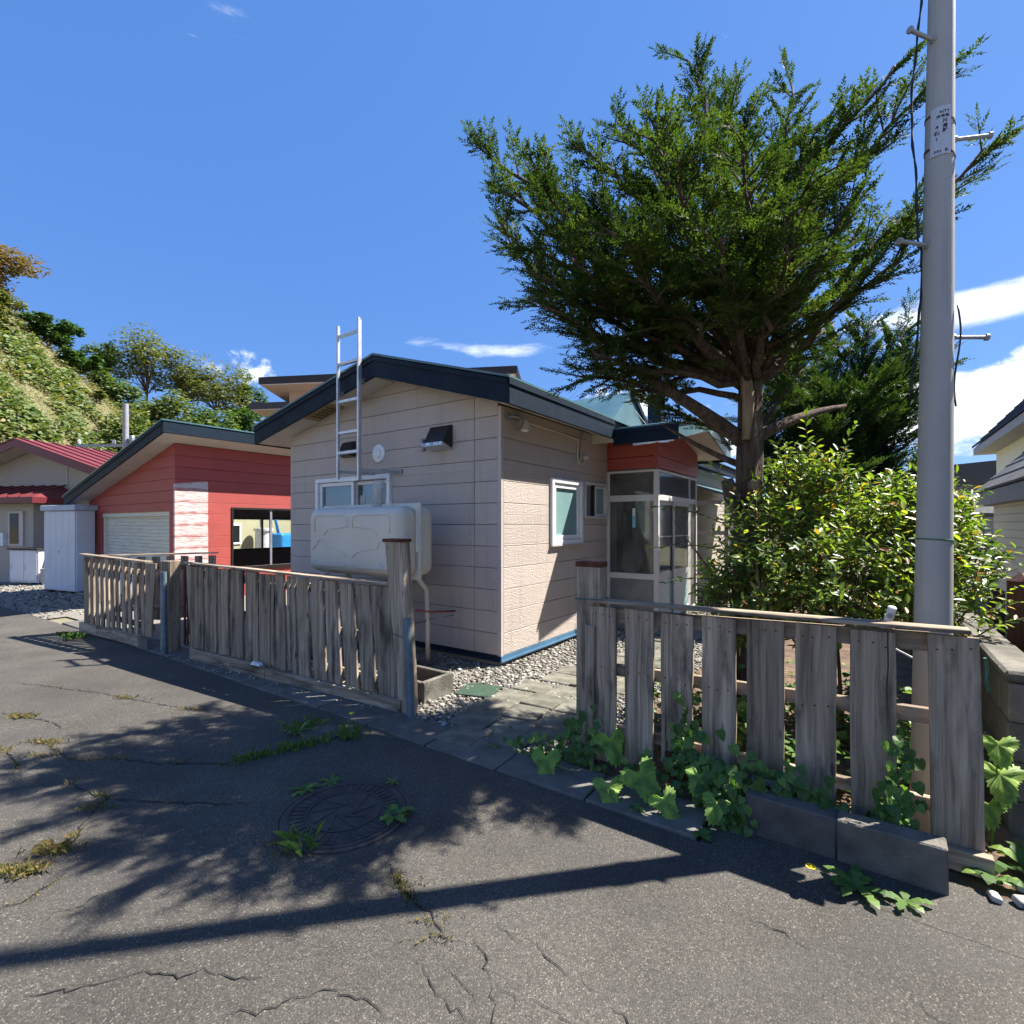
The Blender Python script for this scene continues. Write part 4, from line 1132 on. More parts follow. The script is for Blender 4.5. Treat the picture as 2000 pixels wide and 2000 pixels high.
MB().lathe([(.06, 1.68), (.06, 1.71), (.05, 1.73), (.0, 1.732)], 18, (.0, -.36, 0)).build('filler_cap', 'cream_plastic', tank, auto=40)
for sy in (-1, 1):
    for sx in (-1, 1):
        MB().tube([(sx * .10, sy * .50, .99), (sx * .16, sy * .60, .93), (sx * .27, sy * .62, .80), (sx * .29, sy * .62, .40), (sx * .29, sy * .62, .03)], .026, 10).build('leg', 'tank_paint', tank, smooth=True)
        mb = MB(); mb.box(sx * .29 - .07, sx * .29 + .07, sy * .62 - .07, sy * .62 + .07, .0, .032); mb.build('foot_plate', 'concrete', tank)
    MB().tube([(-.29, sy * .62, .46), (.29, sy * .62, .46)], .012, 8).build('brace', 'galvanised', tank, smooth=True)
MB().tube([(.1, -.62, .60), (.25, -.72, .57), (.62, -.72, .53)], .010, 8).build('fuel_pipe', 'copper_red', tank, smooth=True)
MB().tube([(.29, -.645, .48), (.35, -.8, .51), (.45, -.85, .52)], .009, 8).build('valve_pipe', 'galvanised', tank, smooth=True)

# ---------------- roof ladder fixed to the gable fascia
lad = thing('roof_ladder', 'bright aluminium roof ladder rising above the gable ridge on wall brackets', 'ladder', hw(-.42, 1.98, 2.03), HROT)
for y in (-.195, .20):
    mb = MB(); mb.box(-.032, .0, y - .014, y + .014, 0, 1.93 + (0 if y > 0 else .02)); mb.box(.0005, .022, y - (.003 if y < 0 else -.009), y + (.014 if y > 0 else -.009), .0, 1.93); mb.build('rail', 'aluminium_bright', lad, bevel=.002)
for z in (.015, .355, .60, .985, 1.45, 1.795):
    mb = MB(); mb.box(-.028, .012, -.180, .185, z - .018, z + .018); mb.build('rung', 'aluminium_bright', lad, bevel=.003)
for y in (-.195, .20):
    mb = MB(); mb.beam((0, y, .13), (.415, y - .24, .12), .012, .035); mb.build('bracket_arm', 'grey_metal', lad)
    mb = MB(); mb.box(.385, .402, y - .31, y - .16, .095, .15); mb.build('bracket_foot', 'galvanised', lad)
    mb = MB(); mb.box(.0225, .06, y - .02, y + .02, 1.12 + (.06 if y < 0 else -.04), 1.17 + (.06 if y < 0 else -.04)); mb.build('fascia_clip', 'galvanised', lad)

# ------------------------------------------------------------------ fences
def plank(parent, x0t, x1t, x0b, x1b, z0, z1, y0, y1, name='plank', mat='old_wood', rag=0.012):
    xc = (x0t + x1t + x0b + x1b) / 4
    za, zb = z0 + rng.uniform(-rag, rag), z0 + rng.uniform(-rag, rag)
    zc, zd = z1 + rng.uniform(-rag, rag) * .4, z1 + rng.uniform(-rag, rag) * .4
    tw = rng.uniform(-.006, .006)
    n = 6; mb = MB()
    # board in a few lengths so its edges wander a little
    for i in range(n + 1):
        f = i / n
        l = x0b + (x0t - x0b) * f - xc + (rng.uniform(-.003, .003) if 0 < i < n else 0)
        r_ = x1b + (x1t - x1b) * f - xc + (rng.uniform(-.003, .003) if 0 < i < n else 0)
        bow = tw * math.sin(f * math.pi)
        zl = za + (zc - za) * f; zr = zb + (zd - zb) * f
        mb.v += [(l, y0 + bow, zl), (r_, y0 + bow, zr), (r_, y1 + bow, zr), (l, y1 + bow, zl)]
    for i in range(n):
        k = i * 4
        for q in range(4): mb.f.append((k + q, k + (q + 1) % 4, k + 4 + (q + 1) % 4, k + 4 + q))
    mb.f.append((3, 2, 1, 0)); k = n * 4; mb.f.append((k, k + 1, k + 2, k + 3))
    o = mb.build(name, mat, parent, bevel=0.002)
    o.location = (xc, 0, 0)
    return o
def rail(parent, a, b, wd, ht, name='rail', mat='old_wood'):
    a = Vector(a); b = Vector(b)
    L = (b - a).length
    o = MB().box(-wd / 2, wd / 2, -ht / 2, ht / 2, -L / 2, L / 2).build(name, mat, parent, bevel=0.003)
    o.location = (a + b) / 2
    dd = (b - a).normalized()
    sx = Vector((0, 0, 1)).cross(dd).normalized(); uy = dd.cross(sx)
    o.rotation_euler = Matrix((sx, uy, dd)).transposed().to_euler()
    return o

# fence by the gate, on the right of the opening
rf = thing('picket_fence', 'weathered grey board fence with wide gaps and a rusty capped post beside the pole', 'fence', hw(-1.41, -1.65), R(-35))
for (t0, t1, b0, b1, z0, z1) in ((.107, .285, .105, .282, .02, .985), (.340, .522, .340, .517, .05, .985), (.567, .750, .566, .746, .12, .983), (.798, .979, .797, .975, .10, .985),
                             (1.031, 1.211, 1.032, 1.208, .12, .995), (1.262, 1.437, 1.260, 1.434, .12, .998), (1.493, 1.669, 1.497, 1.675, .06, 1.0), (1.784, 1.958, 1.800, 1.982, .02, 1.008)):
    plank(rf, t0, t1, b0, b1, z0, z1, -.022, 0.0)
rail(rf, (.11, .035, .925), (1.80, .035, .965), .035, .085); rail(rf, (.11, .035, .585), (1.80, .035, .625), .035, .07); rail(rf, (.11, .035, .215), (1.95, .035, .225), .035, .06)
rail(rf, (.10, .0, 1.018), (1.93, .0, 1.035), .10, .018, 'cap_rail')
plank(rf, -.002, .165, -.002, .165, -.05, 1.245, .001, .10, 'post')
mb = MB(); mb.box(-.008, .171, -.005, .106, 1.228, 1.262); mb.build('post_cap', 'rust', rf, bevel=.004)
plank(rf, .085, .145, .085, .145, .0, .86, -.045, -.0225, 'post')
MB().tube([(-.006, -.008, 1.02), (.17, -.012, 1.018), (.175, .11, 1.022), (-.006, .11, 1.03), (-.006, -.008, 1.02)], .004, 6).build('tie_wire', 'wire_green', rf)
MB().tube([(1.975, -.03, .93), (1.985, -.01, .88), (1.98, -.03, .83), (1.99, 0, .78)], .006, 6).build('tie_wire', 'wire_green', rf)
nl = MB()
for x0, x1, zt_ in ((.107, .285, .95), (.34, .52, .95), (.567, .75, .95), (.8, .98, .95), (1.03, 1.21, .96), (1.26, 1.43, .96), (1.5, 1.67, .96), (1.79, 1.96, .97)):
    for f in (.18, .5, .82):
        for zz in (zt_ - .02, .60):
            nl.lathe([(.0045, -.0225), (.0045, -.0245), (.0, -.025)], 8, (x0 + (x1 - x0) * f + rng.uniform(-.01, .01), 0, zz + rng.uniform(-.015, .015)), 'y')
nl.build('nails', 'rust', rf)['kind'] = 'stuff'
mb = MB(); mb.box(.60, .80, -.055, -.035, .02, .19); mb.build('kick_plate', 'rust', rf)
mb = MB(); mb.box(.78, .98, -.060, -.042, .00, .175); mb.build('kick_plate', 'rust', rf)
rail(rf, (1.2, -.05, .05), (2.0, -.05, .05), .05, .09, 'sill_beam')

# fence on the left of the opening, leaning
FL = Vector((-0.787, 4.061, 0)); FLR = R(148.97)
lf = thing('board_fence', 'long shaded board fence with narrow gaps, base planks and a tilted capped end post', 'fence', FL, FLR)
def ztop(t): return 1.005 + .019 * min(t, 3.4)
LB = [(3.252, 3.362), (3.012, 3.248), (2.748, 2.966), (2.512, 2.718), (2.268, 2.484), (2.016, 2.228), (1.812, 1.988), (1.752, 1.795), (1.605, 1.737), (1.525, 1.558), (1.448, 1.492), (1.256, 1.415), (1.039, 1.211), (.856, 1.026), (.669, .832), (.468, .635), (.234, .463)]
for i, (x0, x1) in enumerate(LB):
    sh_ = -.11 * max(0, (i - 6) / 10) ** 1.6
    if i == 0: sh_ = -.10
    plank(lf, x0, x1, x0 + sh_ + rng.uniform(-.014, .014), x1 + sh_ + rng.uniform(-.014, .014), .10 + rng.uniform(-.03, .04), ztop(x0) - .012 - rng.uniform(0, .015), .0, .022)
rail(lf, (.22, -.025, .90), (3.36, -.025, .96), .035, .08); rail(lf, (.22, -.025, .55), (3.36, -.025, .58), .035, .08); rail(lf, (.18, -.025, .20), (3.36, -.025, .22), .035, .08)
rail(lf, (.22, .005, 1.012), (1.75, .005, 1.042), .085, .02, 'cap_rail'); rail(lf, (1.755, .005, 1.043), (3.38, .005, 1.075), .085, .02, 'cap_rail')
for x0, x1, z0, z1 in ((.07, 1.82, .012, .112), (1.832, 3.19, .0, .135)):
    o = rail(lf, (x0, .055, (z0 + z1) / 2), (x1, .055, (z0 + z1) / 2), .035, z1 - z0, 'base_board')
mb = MB(); mb.box(.10, 1.8, -.03, .03, -.03, .06); mb.build('under_beam', 'rust', lf)
o = plank(lf, .075, .255, -.025, .085, -.06, 1.37, -.045, .055, 'post')
mb = MB(); mb.box(.058, .272, -.055, .065, 1.362, 1.388); mb.build('post_cap', 'rust', lf, bevel=.004)
MB().tube([(-.065, .09, -.05), (-.045, .085, .35), (-.012, .08, .775)], .034, 14).build('steel_pipe', 'pipe_blue_grey', lf, auto=40)
MB().tube([(-.02, .12, .62), (.1, .07, .625), (.18, .06, .63)], .003, 5).build('tie_wire', 'wire_green', lf)
mb = MB(); mb.hexa([(1.86, .10, .135), (2.02, .10, .13), (2.0, .04, .13), (1.88, .045, .135), (1.88, .09, .15), (1.98, .095, .17), (1.97, .05, .16), (1.9, .05, .155)]); 
o = mb.build('plastic_scrap', 'white_plain', None); o.location = FL; o.rotation_euler = (0, 0, FLR); tag(o, 'crumpled white plastic scrap tucked on the fence base plank', 'litter')

# far section and its return, standing beyond the little gate
ff = thing('slat_fence', 'short corner fence of narrow dark slats casting striped shadow on the road', 'fence', FL, FLR)
LS = [(5.945, 6.095), (5.78, 5.885), (5.625, 5.72), (5.472, 5.566), (5.318, 5.400), (5.175, 5.262), (5.022, 5.112), (4.856, 4.952), (4.69, 4.768), (4.52, 4.612), (4.345, 4.438), (4.205, 4.312)]
for i, (x0, x1) in enumerate(LS):
    plank(ff, x0, x1, x0 - .03, x1 - .03, .12, 1.02 + .02 * (x0 - 4.3), .0, .02)
plank(ff, 3.99, 4.185, 4.085, 4.26, .15, 1.04, .03, .05)
rail(ff, (4.2, -.03, .90), (6.1, -.03, .93), .03, .07); rail(ff, (4.2, -.03, .25), (6.1, -.03, .27), .03, .07)
rail(ff, (4.25, .005, 1.045), (6.16, .005, 1.085), .09, .02, 'cap_rail')
for x0, x1 in ((4.36, 5.1), (5.11, 5.55), (5.56, 6.1)):
    rail(ff, (x0, .045, .075), (x1, .045, .075), .04, .13, 'base_board')
plank(ff, 3.72, 3.95, 3.72, 3.95, -.05, 1.07, -.10, .02, 'post')
plank(ff, 6.02, 6.12, 6.02, 6.12, -.1, 1.02, -.10, -.02, 'post')
MB().tube([(3.735, .07, -.05), (3.755, .07, .955)], .033, 14).build('steel_pipe', 'pipe_blue_grey', ff, auto=40)
mb = MB(); mb.box(4.1, 4.33, .03, .09, .0, .13); mb.build('base_block', 'concrete', ff, bevel=.006)
# return run, going back towards the garage
RA = Vector((6.10, -.02, 0)); RD = Vector((-.9, -1.3, 0)).normalized(); RL = 1.62
ret = Matrix.Rotation(math.atan2(RD.y, RD.x), 4, 'Z')
for i in range(9):
    c = RA + RD * (.10 + i * .18)
    o = plank(ff, -.05, .05, -.05, .05, .10, 1.03, -.01, .012)
    o.location = c; o.rotation_euler = (0, 0, math.atan2(RD.y, RD.x))
rail(ff, RA + RD * .05 + Vector((0, 0, 1.06)), RA + RD * RL + Vector((0, 0, 1.07)), .09, .02, 'cap_rail')
rail(ff, RA + RD * .05 + Vector((0, 0, .86)), RA + RD * RL + Vector((0, 0, .86)), .03, .07); rail(ff, RA + RD * .05 + Vector((0, 0, .28)), RA + RD * RL + Vector((0, 0, .28)), .03, .07)
# lattice gate in the gap
lg = thing('lattice_gate', 'narrow dark lattice gate between the two shaded fence sections', 'gate', FL, FLR)
for x in (3.40, 3.47, 3.54, 3.61, 3.675):
    plank(lg, x - .016, x + .016, x - .016, x + .016, .08, 1.03 + rng.uniform(-.03, .03), -.13, -.115, 'picket', 'brown_wood')
for z in (.22, .62, .97): rail(lg, (3.39, -.145, z), (3.70, -.145, z), .025, .075, 'rail', 'brown_wood')

# concrete blocks leaning against the fence foot
for i, (b0, b1, tilt, lab) in enumerate(((-3.095, -2.72, .02, 'dark concrete block in front of the fence, farther from the pole'), (-3.485, -3.102, -.015, 'lighter concrete block in front of the fence, nearest the pole'))):
    root = tag(MB().box(-.05, .05, -(b1 - b0) / 2, (b1 - b0) / 2, -.02, .19).build('concrete_block', ('concrete_dark', 'block_concrete')[i], bevel=.006), lab, 'concrete block', 'blocks at the fence foot')
    root.location = hw(-1.64, (b0 + b1) / 2, 0); root.rotation_euler = (tilt, -.04, HROT + tilt)
o = MB().box(-.06, .06, -.10, .10, 0, .035).build('concrete_shard', 'concrete_dark', bevel=.008); o.location = hw(-1.54, -2.82, .185); o.rotation_euler = (.12, .25, HROT + .2); tag(o, 'flat broken concrete shard lying above the dark block', 'concrete piece')

# stone-edged gravel entrance: trough, mat, paving
tr_ = thing('concrete_trough', 'open concrete trough set in gravel behind the tilted fence post', 'trough', hw(-1.10, .33, 0), HROT)
mb = MB(); mb.box(-.19, .19, -.47, -.43, -.05, .17); mb.box(-.19, .19, .43, .47, -.05, .17); mb.box(-.19, -.15, -.43, .43, -.05, .165); mb.box(.15, .19, -.43, .43, -.05, .165)
mb.build('trough_wall', 'block_concrete', tr_, bevel=.008)
mb = MB(); mb.box(-.15, .15, -.43, .43, -.05, .02); mb.build('trough_floor', 'soil', tr_)
o = MB().box(-.16, .16, -.17, .17, .004, .012).build('door_mat', 'green_mesh'); o.location = hw(-.78, -.33, 0); o.rotation_euler = (0, 0, HROT + .3); tag(o, 'green mesh mat lying on gravel by the trough', 'mat')
path = link_obj('garden_path', None); tag(path, kind='structure')
pd = Vector((.50, .866, 0)); px_ = Vector((.866, -.50, 0))
for i in range(13):
    for j in range(3):
        if (i < 1 and j == 2) or (i > 6 and j == 0): continue
        c = Vector((-.26, 3.58, 0)) + Vector((.12, .99, 0)).lerp(Vector((.52, .86, 0)), min(1, i / 5)) * .312 * i + px_ * .312 * (j - .3)
        o = MB().box(-.15, .15, -.15, .15, -.03, .018).build('paving_slab', 'paving', path, bevel=.006)
        o.location = (c.x, c.y, rng.uniform(-.010, .006)); o.rotation_euler = (rng.uniform(-.03, .03), rng.uniform(-.03, .03), R(60) - R(90) + rng.uniform(-.06, .06))

# gravel: rounded pebbles
def pebbles(n, sampler, rmin, rmax):
    ico_v = np.array([(0, 0, 1), (.894, 0, .447), (.276, .851, .447), (-.724, .526, .447), (-.724, -.526, .447), (.276, -.851, .447), (.724, .526, -.447), (-.276, .851, -.447), (-.894, 0, -.447), (-.276, -.851, -.447), (.724, -.526, -.447), (0, 0, -1)])
    ico_f = np.array([(0, 1, 2), (0, 2, 3), (0, 3, 4), (0, 4, 5), (0, 5, 1), (1, 6, 2), (2, 7, 3), (3, 8, 4), (4, 9, 5), (5, 10, 1), (6, 7, 2), (7, 8, 3), (8, 9, 4), (9, 10, 5), (10, 6, 1), (11, 7, 6), (11, 8, 7), (11, 9, 8), (11, 10, 9), (11, 6, 10)])
    V = np.zeros((n, 12, 3), np.float32)
    for i in range(n):
        p = sampler(); r_ = rng.uniform(rmin, rmax) * rng.uniform(.7, 1.2)
        an = rng.uniform(0, 6.28); sx, sy, sz = r_ * rng.uniform(.8, 1.35), r_ * rng.uniform(.7, 1.1), r_ * rng.uniform(.45, .75)
        q = ico_v * (1 + nrng.normal(0, .08, (12, 1))) * (sx, sy, sz)
        ca, sa = math.cos(an), math.sin(an)
        V[i, :, 0] = q[:, 0] * ca - q[:, 1] * sa + p[0]; V[i, :, 1] = q[:, 0] * sa + q[:, 1] * ca + p[1]; V[i, :, 2] = q[:, 2] + p[2] + sz * .5
    F = (ico_f[None] + (np.arange(n) * 12)[:, None, None]).reshape(-1)
    me = bpy.data.meshes.new('pebbles')
    me.vertices.add(n * 12); me.vertices.foreach_set('co', V.reshape(-1))
    nf = n * 20
    me.loops.add(nf * 3); me.loops.foreach_set('vertex_index', F.astype(np.int32))
    me.polygons.add(nf); me.polygons.foreach_set('loop_start', np.arange(0, nf * 3, 3, dtype=np.int32)); me.polygons.foreach_set('loop_total', np.full(nf, 3, dtype=np.int32))
    me.polygons.foreach_set('use_smooth', np.ones(nf, dtype=bool))
    me.update(calc_edges=True); me.materials.append(M_('pebble'))
    return me
def samp_gravel():
    while True:
        a = rng.uniform(-1.62, 2.6); b = rng.uniform(-1.75, .9)
        if b > -.02 and a > -.02: continue
        if -1.3 < a < -.9 and -.15 < b < .82: continue
        if b > 0.1 and rng.random() < .6: continue
        if a > .8 and rng.random() < .35: continue
        p = hw(a, b)
        return (p.x, p.y, -.010)
o = link_obj('pebbles', pebbles(9000, samp_gravel, .011, .024)); tag(o, 'grey and white river pebbles covering the yard beside the house', 'gravel', kind='stuff')
def samp_edge():
    t_ = rng.uniform(.3, 3.6); dd = Vector((math.cos(FLR), math.sin(FLR), 0)); p = FL + dd * t_ + Vector((-dd.y, dd.x, 0)) * (.10 + abs(rng.gauss(0, .05)))
    return (p.x, p.y, gz(p.x) + .02)
o = link_obj('loose_gravel', pebbles(160, samp_edge, .006, .014)); tag(o, 'loose small stones scattered along the fence base on the kerb', 'gravel', kind='stuff')
def samp_park():
    a = rng.uniform(-1.9, 1.5); b = rng.uniform(8.0, 20.0); p = hw(a, b); return (p.x, p.y, gz(p.x) - .01)
o = link_obj('yard_gravel_stones', pebbles(2500, samp_park, .015, .035)); tag(o, 'coarse gravel in front of the garage and white shed', 'gravel', kind='stuff')
for i, (x, y, s_) in enumerate(((2.02, 2.02, .035), (1.93, 2.05, .028), (2.10, 2.08, .03))):
    mb = MB(); rounded_box(mb, (0, 0, s_ * .4), (s_ * 2.2, s_ * 1.3, s_ * .9), s_ * .3, 2); o = mb.build('stone', 'stone_white', smooth=True)
    o.location = (x, y, 0); o.rotation_euler = (.2, .1, i * 1.1); tag(o, ('pale stone on the asphalt edge, nearest the camera at lower right', 'smallest grey stone beside the end of the lighter concrete block', 'stone between the last fence board and the lower right weeds')[i], 'stone')

# ------------------------------------------------------------------ utility pole
pole = thing('utility_pole', 'tall pale grey painted telephone pole with number plate and step bolts', 'utility pole', (2.05, 2.51, 0))
pole.rotation_euler = (-.05, .055, 0)
pr = lambda z: .0835 - .0062 * z
MB().lathe([(pr(z), z) for z in (-.3, .5, 1.0, 1.5, 2, 3, 4, 5, 6, 7, 8, 8.5)], 40).build('shaft', 'pole_paint', pole, auto=40)
for z, ang in ((2.47, -8), (2.95, 188), (3.52, -14), (4.06, 196), (4.6, -10), (5.1, 190)):
    dx, dy = math.cos(R(ang)), math.sin(R(ang)); r0 = pr(z) - .01
    mb = MB(); mb.tube([(dx * r0, dy * r0, z), (dx * (r0 + .17), dy * (r0 + .17), z)], .010, 10); mb.tube([(dx * (r0 + .165), dy * (r0 + .165), z), (dx * (r0 + .178), dy * (r0 + .178), z)], .017, 10); mb.tube([(dx * (r0 + .008), dy * (r0 + .008), z), (dx * (r0 + .022), dy * (r0 + .022), z)], .018, 8)
    mb.build('step_bolt', 'grey_metal', pole, auto=40)
MB().tube([(math.cos(a_) * (pr(1.43) + .003), math.sin(a_) * (pr(1.43) + .003), 1.43 + .004 * math.sin(a_)) for a_ in [i * 2 * math.pi / 24 for i in range(25)]], .0035, 5).build('band_wire', 'wire_green', pole)
# number plate wrapped on the shaft
PZ0, PZ1 = 3.405, 3.665
pang = math.atan2(-2.51, -2.05) + .06
def on_shaft(x, z, off):
    r_ = pr(3.53) + off; an = pang + x / r_
    return (math.cos(an) * r_, math.sin(an) * r_, z)
mb = MB(); n = 10; hwid = .044
for i in range(n + 1):
    x = -hwid + 2 * hwid * i / n
    mb.v += [on_shaft(x, PZ0, .004), on_shaft(x, PZ1, .004), on_shaft(x, PZ1, .0055), on_shaft(x, PZ0, .0055)]
for i in range(n):
    k = i * 4
    for q in range(4): mb.f.append((k + q, k + 4 + q, k + 4 + (q + 1) % 4, k + (q + 1) % 4))
plate = mb.build('number_plate', 'plate_white', pole)
for z in (3.62, 3.44):
    mb = MB(); nn = 24
    for i in range(nn + 1):
        an = pang + (hwid + .002) / pr(3.53) + (2 * math.pi - 2 * (hwid + .002) / pr(3.53)) * i / nn; r0 = pr(z)
        sl = -.03 * math.sin((an - pang)) 
        mb.v += [(math.cos(an) * (r0 + .0015), math.sin(an) * (r0 + .0015), z - .006 + sl), (math.cos(an) * (r0 + .0035), math.sin(an) * (r0 + .0035), z - .006 + sl), (math.cos(an) * (r0 + .0035), math.sin(an) * (r0 + .0035), z + .006 + sl), (math.cos(an) * (r0 + .0015), math.sin(an) * (r0 + .0015), z + .006 + sl)]
    for i in range(nn):
        k = i * 4
        for q in range(4): mb.f.append((k + q, k + 4 + q, k + 4 + (q + 1) % 4, k + (q + 1) % 4))
    mb.build('plate_band', 'rust', pole)
def text_on(txt, x, z, size, parent, bold=0.0006):
    cu = bpy.data.curves.new('lettering', 'FONT'); cu.body = txt; cu.size = size; cu.align_x = 'CENTER'; cu.offset = bold
    cu.resolution_u = 2
    ob = bpy.data.objects.new('tmp', cu); col.objects.link(ob)
    bpy.context.view_layer.update()
    dg = bpy.context.evaluated_depsgraph_get()
    me = bpy.data.meshes.new_from_object(ob.evaluated_get(dg))
    col.objects.unlink(ob); bpy.data.objects.remove(ob)
    for v in me.vertices:
        v.co = on_shaft(x + v.co.x, z + v.co.y, .0062)
    me.name = 'lettering'; me.materials.clear(); me.materials.append(M_('ink')); me.update()
    return link_obj('lettering', me, parent)
text_on('NTT', .015, PZ1 - .040, .021, plate)
text_on('\u6240\u6709\u682a', .008, PZ1 - .062, .018, plate)
for i, ch in enumerate('\u7247\u5009\u5e79'): text_on(ch, .018, PZ1 - .092 - i * .026, .025, plate)
text_on('4', -.016, PZ1 - .118, .026, plate); text_on('\u53f3', -.016, PZ1 - .150, .026, plate); text_on('1', -.016, PZ1 - .182, .026, plate)
text_on('Ho  8.', .004, PZ0 + .012, .024, plate)
# cables down the shaft
pts = []
for i in range(60):
    z = 6.0 - i * .065
    an = pang - 1.35 + .12 * math.sin(i * .5); r_ = pr(z) + .02 + .02 * math.sin(i * .23) + (.02 if z > 3 else 0)
    pts.append((math.cos(an) * r_, math.sin(an) * r_, z))
MB().tube(pts, .0042, 5).build('black_cable', 'wire_black', pole, smooth=True)
pts = [(p[0] + .006 * math.sin(i * 1.3), p[1] + .006 * math.cos(i * 1.3), p[2]) for i, p in enumerate(pts)]
MB().tube(pts, .0036, 5).build('black_cable', 'wire_black', pole, smooth=True)
pts = []
for i in range(14):
    z = 2.62 - i * .04; an = pang + 1.5; r_ = pr(z) + .012 + .012 * math.sin(i * .45); pts.append((math.cos(an) * r_, math.sin(an) * r_, z))
MB().tube(pts, .0045, 5).build('blue_cable', 'wire_black', pole, smooth=True)

# block wall to the right with coping
bw = thing('block_wall', 'low mossy concrete block wall running back beside the pole', 'wall', hw(-.92, -3.78), HROT)
for r_ in range(4):
    for k in range(12):
        a0 = k * .40 - (.20 if r_ % 2 else 0)
        a1 = a0 + .393
        a0 = max(a0, 0.0)
        if a1 - a0 < .05: continue
        o = MB().box(-(a1 - a0) / 2, (a1 - a0) / 2, -.15, 0, 0, .189).build('block', 'block_concrete', bw, bevel=.005)
        o.location = ((a0 + a1) / 2, rng.uniform(-.003, .003), -.05 + r_ * .193)
for k in range(6):
    o = MB().box(-.395, .395, -.165, .012, 0, .055).build('coping', 'block_concrete', bw, bevel=.014); o.location = (k * .8 + .39, 0, .722 + rng.uniform(-.004, .004))

# ------------------------------------------------------------------ neighbours
# red roofed house to the left
nh = thing('neighbour_house', 'grey-beige house with dark red metal roof at the foot of the green hill', 'house', (-15.1, 16.3, gz(-15)), math.atan2(-.196, .98))
HW_, HD = 3.6, 11.0
NZ, NS = 4.12, 0.32
nlines = [(0, NZ - .02, NS, 1), (0, NZ - .02, -NS, 1)]
F_n = Frame((0, 0, 0), (1, 0, 0), (0, -1, 0))
mb = MB()
for p in cells(-HW_, HW_, -.2, 4.2, [(-1.55, -.95, .95, 2.0)], nlines): mb.prism(p, lambda a, z, t: F_n(a, z, t), -.1, 0)
nw = mb.build('gable_wall', 'siding_neighbour_shade', nh)
mb = MB(); mb.box(HW_ - .1, HW_, .001, HD, -.2, NZ - NS * HW_ - .02); mb.box(-HW_, -HW_ + .1, .001, HD, -.2, NZ - NS * HW_ - .02); mb.box(-HW_, HW_, HD - .1, HD - .001, -.2, 2.9); mb.build('side_wall', 'siding_neighbour_sun', nh)
mb = MB(); mb.box(-HW_ + .05, HW_ + .01, -.02, -.001, -.2, .12); mb.build('foundation', 'concrete', nh)
mb = MB(); mb.box(1.15, 1.19, -.02, -.001, .1, 3.6); mb.build('wall_joint', 'trim_beige', nh)
ny = lambda x, z, t: (x, t, z)
for sg in (-1, 1):
    xe = sg * (HW_ + .55)
    mb = MB(); mb.prism([(0, NZ), (xe, NZ - NS * abs(xe)), (xe, NZ - NS * abs(xe) + .2), (0, NZ + .2)], ny, -.62, HD + .4); rr = mb.build('roof', 'soffit', nh)
    mb = MB(); mb.prism([(0, NZ + .205), (xe * 1.01, NZ - NS * abs(xe) + .202), (xe * 1.01, NZ - NS * abs(xe) + .235), (0, NZ + .24)], ny, -.68, HD + .45); mb.build('metal_roofing', 'red_roof', rr)
    mb = MB(); mb.prism([(0, NZ - .03), (xe, NZ - NS * abs(xe) - .03), (xe, NZ - NS * abs(xe) + .21), (0, NZ + .215)], ny, -.66, -.621); mb.build('fascia', 'red_fascia', rr)
    mb = MB(); mb.box(min(xe, xe + sg * .03), max(xe, xe + sg * .03), -.62, HD + .4, NZ - NS * abs(xe) - .03, NZ - NS * abs(xe) + .2); mb.build('fascia', 'red_fascia', rr)
    for k in range(26):
        y = -.45 + k * .45
        mb = MB(); mb.prism([(0, NZ + .24), (xe, NZ - NS * abs(xe) + .236), (xe, NZ - NS * abs(xe) + .275), (0, NZ + .28)], ny, y - .02, y + .02); mb.build('roof_rib', 'red_roof', rr)
# lower hipped roof over a bay
mb = MB(); mb.box(-5.5, 1.22, -1.0, -.001, -.2, 2.38); mb.build('bay_wall', 'siding_neighbour_shade', nh)
mb = MB()
mb.add([(-5.6, -1.4, 2.50), (1.75, -1.4, 2.50), (1.75, -.001, 2.50), (.95, -.001, 2.94), (-5.6, -.001, 2.94), (-5.6, -1.4, 2.48)], [(0, 1, 3, 4), (1, 2, 3)]); rr = mb.build('bay_roof', 'red_roof', nh)
mb = MB(); mb.box(-5.6, 1.77, -1.42, -.002, 2.33, 2.498); mb.build('bay_fascia', 'red_fascia', nh)
for k in range(12):
    x = 1.25 - k * .42
    MB().beam((x, -1.38, 2.525), (x - .1, -.03, 2.945), .035, .04).build('roof_rib', 'red_roof', rr)
wn = MB().box(.34, .90, -1.05, -1.001, 1.08, 2.10).build('window', 'trim_beige', nh)
mb = MB(); mb.box(.42, .74, -1.062, -1.051, 1.14, 2.04); mb.build('pane', 'dark_glass', wn)
mb = MB(); mb.box(.08, .26, -1.12, -1.001, 1.08, 1.46); mb.build('meter_box', 'white_plain', nh)
# side window of the red roofed house seen through the garage
wn = MB().box(HW_ + .001, HW_ + .05, 3.4, 4.6, .95, 1.75).build('window', 'white_vinyl', nh)
mb = MB(); mb.box(HW_ + .051, HW_ + .056, 3.5, 4.5, 1.03, 1.67); mb.build('pane', 'dark_glass', wn)

